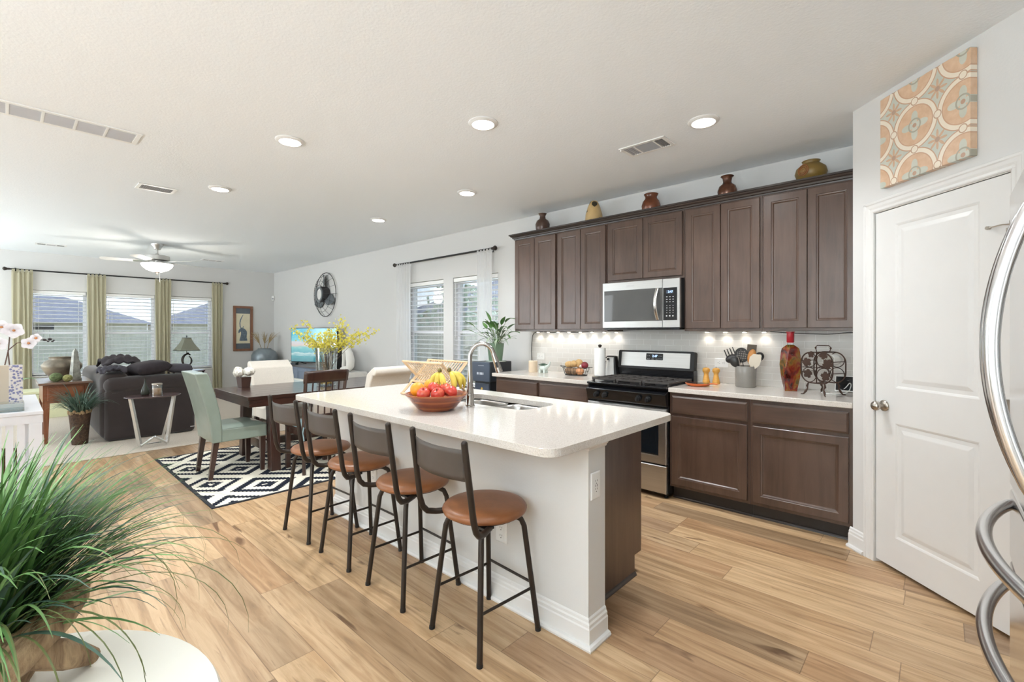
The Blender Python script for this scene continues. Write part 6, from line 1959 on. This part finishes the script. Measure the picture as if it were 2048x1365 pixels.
def dots(m):
    m.M = m.M @ Matrix.Translation((0,0,.035)) @ Matrix.Rotation(R(90), 4, 'X')
    for i in range(-3,4):
        for j in range(-3,4):
            if i*i+j*j < 10: m.cyl((i*.0105,j*.0115,-.0024),(i*.0105,j*.0115,.0024),.0028,n=8)
def spat(m): m.prism([(-.028,-.0015),(.028,-.0015),(.028,.0015),(-.028,.0015)], -.01, .085)
def spoonw(m): m.ball((0,0,.035), .045, 16, 12, (.55,.22,1.15))
def scraper(m): m.M = m.M @ Matrix.Rotation(R(90), 4, 'X'); m.prism([(-.012,-.02),(.012,-.02),(.034,.012),(.036,.050),(.020,.076),(-.022,.080),(-.032,.05),(-.030,.01)], -.003, .003)
def ring(m): m.M = m.M @ Matrix.Rotation(R(90), 4, 'X'); m.tube([(.020*math.cos(2*PI*i/20), .020+.024*math.sin(2*PI*i/20), 0) for i in range(20)], .007, 8, closed=True)
utensil('pasta_fork', 'black pasta fork with four prongs leaning over the outlet', (-.020,.0,.015), (-.105,-.005,.235), M['nylon'], fork)
utensil('ladle', 'black nylon ladle leaning low at the outlet side of the crock', (-.01,-.02,.015), (-.086,-.04,.205), M['nylon'], ladle)
utensil('cooking_spoon', 'round dark blue black spoon in front of the ladle', (-.005,-.03,.015), (-.058,-.055,.185), M['nylon'], lambda m: m.ball((0,0,.02), .032, 16, 12, (1,.4,1.25)))
utensil('skimmer', 'round black skimmer with pale holes in the middle of the crock', (.0,.01,.015), (-.022,-.01,.215), M['nylon'], slotspoon)
m = MB(); sk = [o for o in COL.objects if o.name.startswith('skimmer')][0]; hd = [c for c in sk.children if c.name.startswith('head')][0]
b_ = UC+Vector((.0,.01,.015)); tp_ = UC+Vector((-.022,-.01,.215)); ax_ = tp_-b_; m.M = face_basis(ax_) @ Matrix.Translation((0,0,ax_.length)) @ Matrix.Scale(1.25, 4); dots(m); m.build('holes', plain('pale_holes', lin(178,172,164), .6, var=.05), hd)
utensil('spatula', 'flat grey brown spatula standing tallest in the crock', (.01,.03,.015), (.030,.035,.240), M['dkspat'], spat)
utensil('wooden_spoon', 'orange brown wooden spoon leaning towards the pepper bottle', (.01,-.02,.015), (.048,-.035,.205), M['spwood'], spoonw)
utensil('masher', 'black ring ended utensil at the pepper bottle side of the crock', (.0,.02,.015), (.088,.02,.225), M['nylon'], ring)
utensil('scraper', 'cream silicone scraper leaning out low at the side of the crock', (.02,.0,.015), (.070,-.03,.178), M['nylon'], scraper, plain('cream_silicone', lin(226,216,198), .5, var=.03))
utensil('tongs', 'thin steel tongs in front of the skimmer', (-.01,-.045,.015), (-.030,-.055,.190), M['steelv'], lambda m: (m.tube([(0,0,-.02),(.006,0,.02),(.016,0,.055)], .003, 6), m.tube([(0,0,-.02),(.000,.004,.02),(.008,.004,.06)], .003, 6)), M['steelv'])

# decorative pepper bottle
def pepper_mat():
    m_, nt, b = new_mat('pickled_pepper_layers')
    v = coords(nt, (1,1,.6)); f = noise(nt, v, 16, 3, .5, .8)
    link(nt, ramp(nt, f, [(.25, lin(34,22,14)), (.38, lin(66,22,16)), (.48, lin(118,34,20)), (.55, lin(128,86,34)), (.64, lin(72,62,28)), (.78, lin(44,18,14))]), b.inputs['Base Color'])
    b.inputs['Roughness'].default_value = .12; b.inputs['Coat Weight'].default_value = .6; return m_
t = thing('pepper_bottle', 'tall twisted glass bottle of preserved peppers with a red wax top', 'bottle', (-.435, -.225, K), R(20))
m = MB()
sect = [(.0,.052,0),(.03,.055,4),(.10,.066,12),(.20,.070,28),(.30,.058,44),(.325,.052,50),(.345,.030,50),(.352,.020,50)]
rows = []
for z, w, a in [(z_, w_*.80, a_*.7) for z_, w_, a_ in sect]:
    rows.append([(w*math.cos(R(a+45+90*k))*1.41, w*.62*math.sin(R(a+45+90*k))*1.41, z) for k in range(4)])
rows2 = []
for i in range(len(rows)-1):
    nn = 6 if sect[i+1][0]-sect[i][0] > .05 else 1
    for s_ in range(nn):
        rows2.append([tuple(Vector(rows[i][k]).lerp(Vector(rows[i+1][k]), s_/nn)) for k in range(4)])
rows2.append(rows[-1])
m.add([v for r_ in rows2 for v in r_], [(i*4+k, i*4+(k+1)%4, (i+1)*4+(k+1)%4, (i+1)*4+k) for i in range(len(rows2)-1) for k in range(4)] + [(3,2,1,0)])
m.build('bottle_filling', pepper_mat(), t, bevel=.003)
m = MB(); m.lathe([(.021,.350),(.0215,.372),(1e-6,.373)], 20); m.build('bottle_neck', M['glass'], t, smooth=40)
m = MB(); m.lathe([(.022,.368),(.026,.374),(.0255,.44),(.029,.444),(.029,.452),(1e-6,.453)], 24); m.build('wax_top', plain('red_wax', lin(176,28,42), .3, var=.08), t, smooth=40)
# leaf wine rack
t = thing('wine_rack', 'scrolled bronze wire bottle rack with metal leaves by the pantry corner', 'wine rack', (-.212, -.312, K), R(-22))
M['rackm'] = plain('dark_bronze_wire', lin(64,44,34), .45, .5, var=.2)
def rr_loop(y): return [(x, y, z) for x, z in rrect(-.110,.110,.085,.305,.075,8)]
m = MB()
for y in (-.075,.075):
    m.tube(rr_loop(y), .0045, 8, closed=True)
for x in (-.110,.110): m.tube([(x,-.075,.16),(x,.075,.16)], .003, 6); m.tube([(x,-.075,.24),(x,.075,.24)], .003, 6)
for y in (-.075,.075):
    for cx, cz in ((-.052,.250),(.052,.250),(-.052,.142),(.052,.142)): m.tube([(cx+.050*math.cos(2*PI*i/28), y, cz+.052*math.sin(2*PI*i/28)) for i in range(28)], .0028, 6, closed=True)
m.tube([(-.10,-.075,.196),(.10,-.075,.196)], .0025, 6)
m.tube([(0,-.075,.09),(0,-.075,.30)], .004, 6)
for z in (.088,.302): m.tube([(0,-.075,z),(0,.075,z)], .003, 6)
m.build('wire_frame', M['rackm'], t, smooth=60)
m = MB(); m.tube([(-.045,0,.305),(-.050,0,.325),(-.052,0,.340),(-.040,0,.352),(.040,0,.352),(.052,0,.340),(.050,0,.325),(.045,0,.305)], .003, 8)
for x in (-.052,.052): m.ball((x,0,.334), .007, 8, 6)
m.tube([(-.045,-.075,.304),(-.045,.075,.304)], .003, 6); m.tube([(.045,-.075,.304),(.045,.075,.304)], .003, 6)
m.build('carry_handle', M['rackm'], t, smooth=60)
for sx in (-1,1):
    for sy in (-1,1):
        m = MB(); m.tube([(sx*.055,sy*.075,.088),(sx*.062,sy*.082,.062),(sx*.056,sy*.086,.045),(sx*.066,sy*.094,.022),(sx*.074,sy*.104,.004),(sx*.086,sy*.116,.003)], [.004,.008,.004,.008,.004,.003], 8); m.build('leg', M['rackm'], t, smooth=60)
def leaf_poly(s_):
    pts = []
    for i in range(40):
        a = 2*PI*i/40; r_ = s_*(.62+.30*abs(math.cos(2.5*(a-PI/2)))**.7+.07*math.cos(15*a)); pts.append((r_*math.cos(a), r_*math.sin(a)))
    return pts
for cx, cz, s_, rz in ((-.066,.232,.036,20),(-.060,.150,.036,-10),(.078,.225,.040,40),(.064,.140,.036,5),(-.035,.288,.026,70),(.050,.285,.032,100)):
    m = MB(); m.M = Matrix.Translation((cx,-.0795,cz)) @ Matrix.Rotation(R(90), 4, 'X') @ Matrix.Rotation(R(rz), 4, 'Z'); m.prism(leaf_poly(s_), -.0012, .0012); m.build('metal_leaf', M['rackm'], t)
t = thing('picture_tablet', 'black glass display screen with white edge leaning on the backsplash corner', 'tablet', (-.095, -.045, K))
m = MB(); m.M = Matrix.Rotation(R(-16), 4, 'X'); m.b2(-.085,.085,-.008,.0,.0025,.125); m.build('screen_case', M['plastic'], t, bevel=.003)
m = MB(); m.M = Matrix.Rotation(R(-16), 4, 'X'); m.b2(-.078,.078,-.0095,-.0083,.012,.116); m.build('screen_glass', M['black'], t)
cord('white charging cable coiled on the counter behind the wine rack', [(-.20,-.10,.918),(-.24,-.17,.918),(-.22,-.24,.918),(-.14,-.24,.918),(-.085,-.18,.93),(-.07,-.13,.97),(-.085,-.07,.985),(-.12,-.045,.94),(-.17,-.06,.918)], .0032, M['plastic'], 'charging_cable')
t = thing('white_cup', 'white rounded cup held inside the wine rack', 'cup', (-.165, -.30, K+.197), R(-22))
m = MB(); m.M = Matrix.Rotation(R(90), 4, 'X'); m.M = Matrix.Translation((0,.02,.053)) @ m.M; m.lathe([(.020,-.06),(.034,-.05),(.040,-.01),(.041,.05),(.038,.05),(.036,0),(1e-6,-.04)], 24); m.build('cup_body', M['white'], t, smooth=60)

# ================================================================== dark appliance tower and plant by the window
M['navy'] = plain('navy_grey_plastic', lin(66,76,92), .35, var=.06)
M['navyd'] = plain('dark_slate_plastic', lin(48,52,58), .4, var=.06)
M['silverp'] = plain('silver_print', lin(206,212,222), .4, .2, var=.04)
t = thing('storage_tower', 'dark blue grey boxy unit with silver lettering at the counter end', 'appliance', (-3.545, -.32, 0))
m = MB(); m.b2(-.135,.12,-.165,.17,.0,.780); m.build('lower_cabinet', M['navyd'], t, bevel=.004)
m = MB(); m.b2(-.16,.14,-.185,.18,.7805,1.015); ub = m.build('upper_box', M['navyd'], t, bevel=.010, seg=3)
m = MB(); m.rings((-.158,-.1855,.785), (1,0,0), (0,0,1), (0,-1,0), .296, .226, [(0,0),(0,.006),(.006,.010),(.012,.010)]); ff = m.build('front_panel', M['navy'], ub)
m = MB()
for i, w in enumerate((.016,.010,.016,.016,.012)): m.b2(-.070+i*.024,-.070+i*.024+w,-.1966,-.1956,.865,.892)
for i in range(9): m.b2(-.05+i*.011,-.05+i*.011+.008,-.1966,-.1956,.968,.973)
m.build('silver_print', M['silverp'], ff)
m = MB(); m.rings((-.128,-.1655,.10), (1,0,0), (0,0,1), (0,-1,0), .24, .66, [(0,0),(0,.008),(.01,.012),(.02,.012)]); lp = m.build('lower_panel', M['navy'], t)
m = MB(); m.M = Matrix.Translation((-.005,-.178,.70)) @ Matrix.Rotation(R(90), 4, 'X') @ Matrix.Rotation(R(45), 4, 'Z'); m.b2(-.014,.014,-.014,.014,0,.001); m.build('gold_badge', plain('gold_badge', lin(196,160,70), .4, .3, var=.1), lp)
t = thing('potted_plant', 'green leafy plant in a round sage pot on the dark boxy unit', 'plant', (-3.46, -.36, 1.0153))
m = MB(); m.lathe([(.072,0),(.078,.006),(.098,.185),(.100,.215),(.092,.215),(.088,.19),(1e-6,.18)], 32); m.build('pot', plain('sage_pot', lin(112,140,116), .45, var=.08), t, smooth=50)
m = MB(); m.lathe([(.06,.0),(.12,.001),(.128,.012),(.124,.014),(.11,.006),(1e-6,.004)], 28); m.build('saucer', M['celadon'], t, smooth=50)
def leaf(m, base, az, stalk, ll, lw, up, droop):
    p = Vector(base); h = Vector((math.cos(az), math.sin(az), 0)); tip = p+h*stalk*math.cos(up)+Vector((0,0,stalk*math.sin(up)))
    m.tube([p, p.lerp(tip,.5)+Vector((0,0,.02)), tip], .002, 5)
    sd = Vector((-h.y, h.x, 0))
    def f(u, v):
        a = up-droop*v; q = tip+h*(ll*v*math.cos(up-droop*v*.6))+Vector((0,0,ll*v*math.sin(up-droop*v*.6)))
        w = lw*math.sin(PI*min(v**.8,1))*(u-.5); return q+sd*w+Vector((0,0,abs(u-.5)*lw*.25))
    m.grid(f, 4, 8)
m1, m2 = MB(), MB()
r5 = random.Random(21)
for i in range(20): leaf(m1, (r5.uniform(-.04,.04), r5.uniform(-.04,.04), .19), r5.uniform(-PI*1.05,PI*.05), r5.uniform(.12,.32), r5.uniform(.11,.17), r5.uniform(.045,.07), r5.uniform(.5,1.45), r5.uniform(.4,1.6))
for i in range(26): leaf(m2, (.06+r5.uniform(-.03,.03), r5.uniform(-.04,.04), .19), r5.uniform(-1.8,.1), r5.uniform(.05,.15), r5.uniform(.16,.27), r5.uniform(.016,.028), r5.uniform(.5,1.45), r5.uniform(.6,2.0))
m1.build('broad_leaves', blade_mat('leaf_green', lin(48,92,44), lin(112,156,84)), t, smooth=60)
m2.build('striped_leaves', blade_mat('leaf_silver_green', lin(78,100,74), lin(176,190,164)), t, smooth=60)

# ================================================================== on the island: fruit bowl and dish rack
BC = Vector((-1.742, -2.588, .9143))
t = thing('fruit_bowl', 'round striped red brown wooden bowl of fruit on the island', 'bowl', BC)
def bowl_mat():
    m_, nt, b = new_mat('striped_bowl_wood')
    sp = nt.nodes.new('ShaderNodeSeparateXYZ'); link(nt, coords(nt), sp.inputs[0])
    n1 = noise(nt, coords(nt, (1,1,6)), 6, 5, .6, .5)
    f = math_n(nt, 'FRACT', math_n(nt, 'MULTIPLY_ADD', sp.outputs['Z'], 27.0, math_n(nt, 'MULTIPLY', n1, .35)))
    c = ramp(nt, f, [(0, lin(104,40,22)), (.5, lin(128,54,28)), (.55, lin(164,90,46)), (.8, lin(150,76,38)), (.85, lin(104,40,22))])
    link(nt, mixc(nt, .35, c, ramp(nt, n1, [(.3, lin(80,28,16)), (.7, lin(172,96,52))])), b.inputs['Base Color']); b.inputs['Roughness'].default_value = .22; b.inputs['Coat Weight'].default_value = .4; return m_
m = MB(); m.lathe([(.098,0),(.104,.004),(.127,.030),(.170,.080),(.180,.090),(.180,.095),(.173,.096),(.162,.086),(.118,.036),(.090,.014),(1e-6,.012)], 48); m.build('bowl_wall', bowl_mat(), t, smooth=50)
M['orange'] = plain('orange_peel', lin(240,150,36), .42, var=.08, bmp=.25, bscale=220, bdist=.001)
def apple_mat():
    m_, nt, b = new_mat('red_apple_skin')
    f = noise(nt, coords(nt, (1,1,.35)), 26, 4, .6); g = noise(nt, coords(nt), 7, 2)
    c = mixc(nt, g, ramp(nt, f, [(.3, lin(176,48,46)), (.55, lin(206,92,70)), (.75, lin(224,158,108))]), lin(200,56,50))
    link(nt, c, b.inputs['Base Color']); b.inputs['Roughness'].default_value = .22; return m_
M['apple'] = apple_mat()
def fruit(name, label, c, kind, rot):
    t = thing(name, label, 'fruit', BC+Vector(c), group='fruit in the wooden bowl')
    if kind == 'o':
        m = MB(); m.ball((0,0,0), .043, 24, 16, (1,1,.97)); m.build('peel', M['orange'], t, smooth=80)
        m = MB(); m.cyl((0,0,.040), (0,0,.0425), .004, n=8); m.build('navel', M['dry'], t)
    else:
        m = MB(); pr = []
        for i in range(21):
            a = PI*i/20; r_ = .038*math.sin(a)*(1+.10*math.cos(a)); z = -.035*math.cos(a) - .012*math.exp(-((a-PI)/.35)**2) + .007*math.exp(-(a/.3)**2)
            pr.append((max(r_, 1e-6), z))
        m.lathe(pr, 24); m.build('apple_skin', M['apple'], t, smooth=80)
        m = MB(); m.tube([(0,0,.018),(.002,0,.030),(.005,0,.040)], .0018, 6); m.build('stem', M['twig'], t)
    t.rotation_euler = rot
# positions in camera terms: left, near and depth resolved on the bowl
cr = Vector((math.cos(.7435), math.sin(.7435), 0)); cd = Vector((-math.sin(.7435), math.cos(.7435), 0))
def bp(r_, d_, z): v = cr*r_+cd*d_; return (v.x, v.y, z)
fruit('orange', 'large orange at the dining side of the wooden bowl', bp(-.105,-.020,.118), 'o', (0,0,0))
fruit('orange', 'orange tucked behind the large one in the wooden bowl', bp(-.045,.075,.128), 'o', (0,0,0))
fruit('apple', 'red apple at the front of the bowl next to the large orange', bp(-.058,-.092,.104), 'a', (.5,.2,.4))
fruit('apple', 'red apple at the front middle of the wooden bowl', bp(.022,-.100,.104), 'a', (.6,-.5,1.2))
fruit('apple', 'red apple at the front of the bowl beside the bananas', bp(.092,-.055,.110), 'a', (.4,.8,2.0))
fruit('apple', 'red apple in the middle of the heap behind the front apples', bp(-.008,-.028,.128), 'a', (-.3,.3,.3))
fruit('apple', 'red apple half hidden under the bananas', bp(.050,.000,.118), 'a', (.2,-.3,.9))
M['banana'] = plain('banana_peel', lin(212,190,78), .45, var=.14, vscale=14)
M['bantip'] = plain('banana_stem', lin(110,96,44), .6, var=.3, vscale=20)
t = thing('banana_bunch', 'bunch of yellow bananas arching over the wooden bowl', 'fruit', BC+Vector(bp(.055,.06,.16)))
for i, (sp_, dd, top) in enumerate(((-.085,-.015,0),(-.045,-.035,0),(.0,-.05,0),(.045,-.03,1),(.080,.0,1),(.10,.03,1))):
    m = MB(); o0 = Vector(bp(-.045,.0,.052)) if not top else Vector(bp(.010,.01,.055))
    e = Vector(bp(sp_*.95, dd*1.3, -.075 if i not in (4,5) else -.05)); mid = (o0+e)/2+cr*(sp_*.55)+Vector((0,0,.03))
    pts = []; 
    for k in range(11): s_ = k/10; pts.append(o0*(1-s_)**2+mid*2*s_*(1-s_)+e*s_**2)
    m.tube(pts, [.005,.007,.013,.0165,.0175,.0178,.0175,.016,.012,.007,.003], 10); m.build('banana', M['banana'], t, smooth=60)
for c in (bp(-.045,0,.058), bp(.010,.01,.061)):
    m = MB(); m.lathe([(.006,-.012),(.013,-.004),(.012,.006),(.006,.016),(1e-6,.017)], 12, c); m.build('stem_crown', M['bantip'], t, smooth=60)

# folding wooden dish rack
M['birch'] = wood('pale_birch', lin(196,164,126), lin(220,192,156), .55, 1, 'z', .0, 8)
RC = Vector((-2.227, -2.222, .9143))
t = thing('dish_rack', 'folding X shaped pale wooden dish drying rack on the island', 'dish rack', RC, 0)
Lr = .215
def bar(m, a, b, r_): m.tube([a, b], r_, 8)
for s_ in (-1, 1):
    # frame plane: from the foot at (-s*.10) up to (+s*.17); rails along local x
    foot = Vector((0, -s_*.125, .009)); top = Vector((0, s_*.113, .238))
    m = MB()
    for x in (-Lr, Lr): 
        p, q = foot+Vector((x,0,0)), top+Vector((x,0,0)); m.tube([p, q], .010, 4)
    m.build('side_bar', M['birch'], t)
    m = MB()
    for f_, xx in ((.0,1),(.36,1),(1.0,1)):
        p = foot.lerp(top, f_); m.tube([p+Vector((-Lr-.012,0,0)), p+Vector((Lr+.012,0,0))], .008, 8)
    m.build('cross_rail', M['birch'], t, smooth=60)
    m = MB()
    for i in range(15):
        x = -Lr+.02+i*(2*Lr-.04)/14; m.tube([foot.lerp(top,.36)+Vector((x,0,0)), foot.lerp(top,.99)+Vector((x,0,0))], .0036, 6)
    m.build('dowels', M['birch'], t, smooth=60)

# ================================================================== foreground: round table and grass
t = thing('round_table', 'round ivory painted pedestal table holding the grass pot at the camera', 'table', (-.700, -4.406, 0))
m = MB(); m.lathe([(.37,.640),(.400,.645),(.420,.655),(.4235,.668),(.418,.678),(.405,.680),(1e-6,.680)], 72); m.build('table_top', M['ivorytop'], t, smooth=40)
m = MB(); m.lathe([(.06,.6395),(.05,.58),(.035,.50),(.045,.40),(.055,.30),(.04,.22),(.06,.14),(.05,.11),(1e-6,.11)], 28); m.build('pedestal', M['ivorytop'], t, smooth=60)
for k in range(3):
    a = 2*PI*k/3+.4; m = MB(); h = Vector((math.cos(a), math.sin(a), 0)); m.tube([h*.03+Vector((0,0,.15)), h*.16+Vector((0,0,.12)), h*.27+Vector((0,0,.05)), h*.32+Vector((0,0,.016))], [.03,.026,.02,.016], 10); m.build('leg', M['ivorytop'], t, smooth=60)
GP0 = Vector((-.905, -4.315, .6803))
t = thing('potted_grass', 'lush bright green ornamental grass in a driftwood planter on the round table', 'plant', GP0)
def drift_mat():
    m_, nt, b = new_mat('driftwood')
    f = noise(nt, coords(nt, (1,1,.3)), 16, 6, .65, 1.4)
    link(nt, ramp(nt, f, [(.30, lin(52,38,28)), (.42, lin(132,104,76)), (.58, lin(178,150,116)), (.72, lin(104,82,62))]), b.inputs['Base Color']); b.inputs['Roughness'].default_value = .75; bump(nt, b, f, .8, .012); return m_
M['drift'] = drift_mat()
m = MB(); N_ = 40
def pot_r(a, z): return (.078+.035*z/.13)*(1+.10*math.sin(3*a+1)+.05*math.sin(7*a+z*20))
vs, fs = [], []
lv = [(0,0),(.04,0),(.08,0),(.115,0),(.128,.012),(.115,.035),(.07,.045)]
for z, ins in lv:
    for k in range(N_): a = 2*PI*k/N_; q = pot_r(a, z)-ins; zz = z+(.014*math.sin(2*a)+.008*math.sin(5*a) if z > .1 else 0); vs.append((q*math.cos(a), q*math.sin(a), zz))
for i in range(len(lv)-1):
    for k in range(N_): l = (k+1)%N_; fs.append((i*N_+k, i*N_+l, (i+1)*N_+l, (i+1)*N_+k))
fs.append(tuple(range(N_-1,-1,-1))); fs.append(tuple((len(lv)-1)*N_+k for k in range(N_)))
m.add(vs, fs); m.build('planter', M['drift'], t, smooth=60)
m = MB(); m.tube([(.085,-.085,.022),(.112,-.02,.060),(.100,.050,.100),(.060,.105,.132),(.0,.135,.142),(-.03,.15,.146)], [.018,.028,.033,.031,.026,.014], 12)
m.tube([(.02,.16,.012),(.055,.125,.050),(.085,.085,.085),(.10,.05,.10)], [.016,.026,.026,.016], 12)
m.tube([(-.02,-.12,.06),(.03,-.11,.075),(.075,-.09,.075),(.10,-.05,.06)], [.015,.024,.024,.014], 10)
m.build('driftwood_branch', M['drift'], t, smooth=60)
m = MB()
for i in range(90):
    a = rnd.uniform(0,2*PI); q = .072*math.sqrt(rnd.random()); m.ball((q*math.cos(a), q*math.sin(a), .085+rnd.uniform(-.004,.02)), rnd.uniform(.006,.013), 6, 5, (1.4,.9,.6), Euler((rnd.random()*3,rnd.random()*3,0)).to_matrix())
o = m.build('bark_chips', plain('rust_bark', lin(168,104,46), .9, var=.4, vscale=30), t, smooth=60); tag(o, kind='stuff')
r7 = random.Random(5)
for mm, n_, nm in (('grassA', 900, 'fresh_blades'), ('grassC', 330, 'dark_blades')):
    m = MB()
    for i in range(n_):
        a = r7.uniform(0, 2*PI); q = .065*math.sqrt(r7.random())
        blade(m, (-.02+q*math.cos(a), q*math.sin(a), .085), a+r7.gauss(0,.5), r7.uniform(.24,.43), r7.uniform(.3,1.6), r7.uniform(.005,.0115), abs(r7.gauss(.34,.30)), 12, r7)
    o = m.build(nm, M[mm], t, smooth=60); tag(o, kind='stuff')
m = MB()
for i in range(60):      # long arching blades on the aisle side
    a = r7.uniform(-1.5, 1.9); q = .06*math.sqrt(r7.random())
    blade(m, (q*math.cos(a), q*math.sin(a), .085), a+r7.gauss(0,.2), r7.uniform(.34,.58), r7.uniform(1.5,3.3), r7.uniform(.0026,.0042), r7.uniform(.25,.95), 16, r7)
o = m.build('arching_blades', M['grassB'], t, smooth=60); tag(o, kind='stuff')
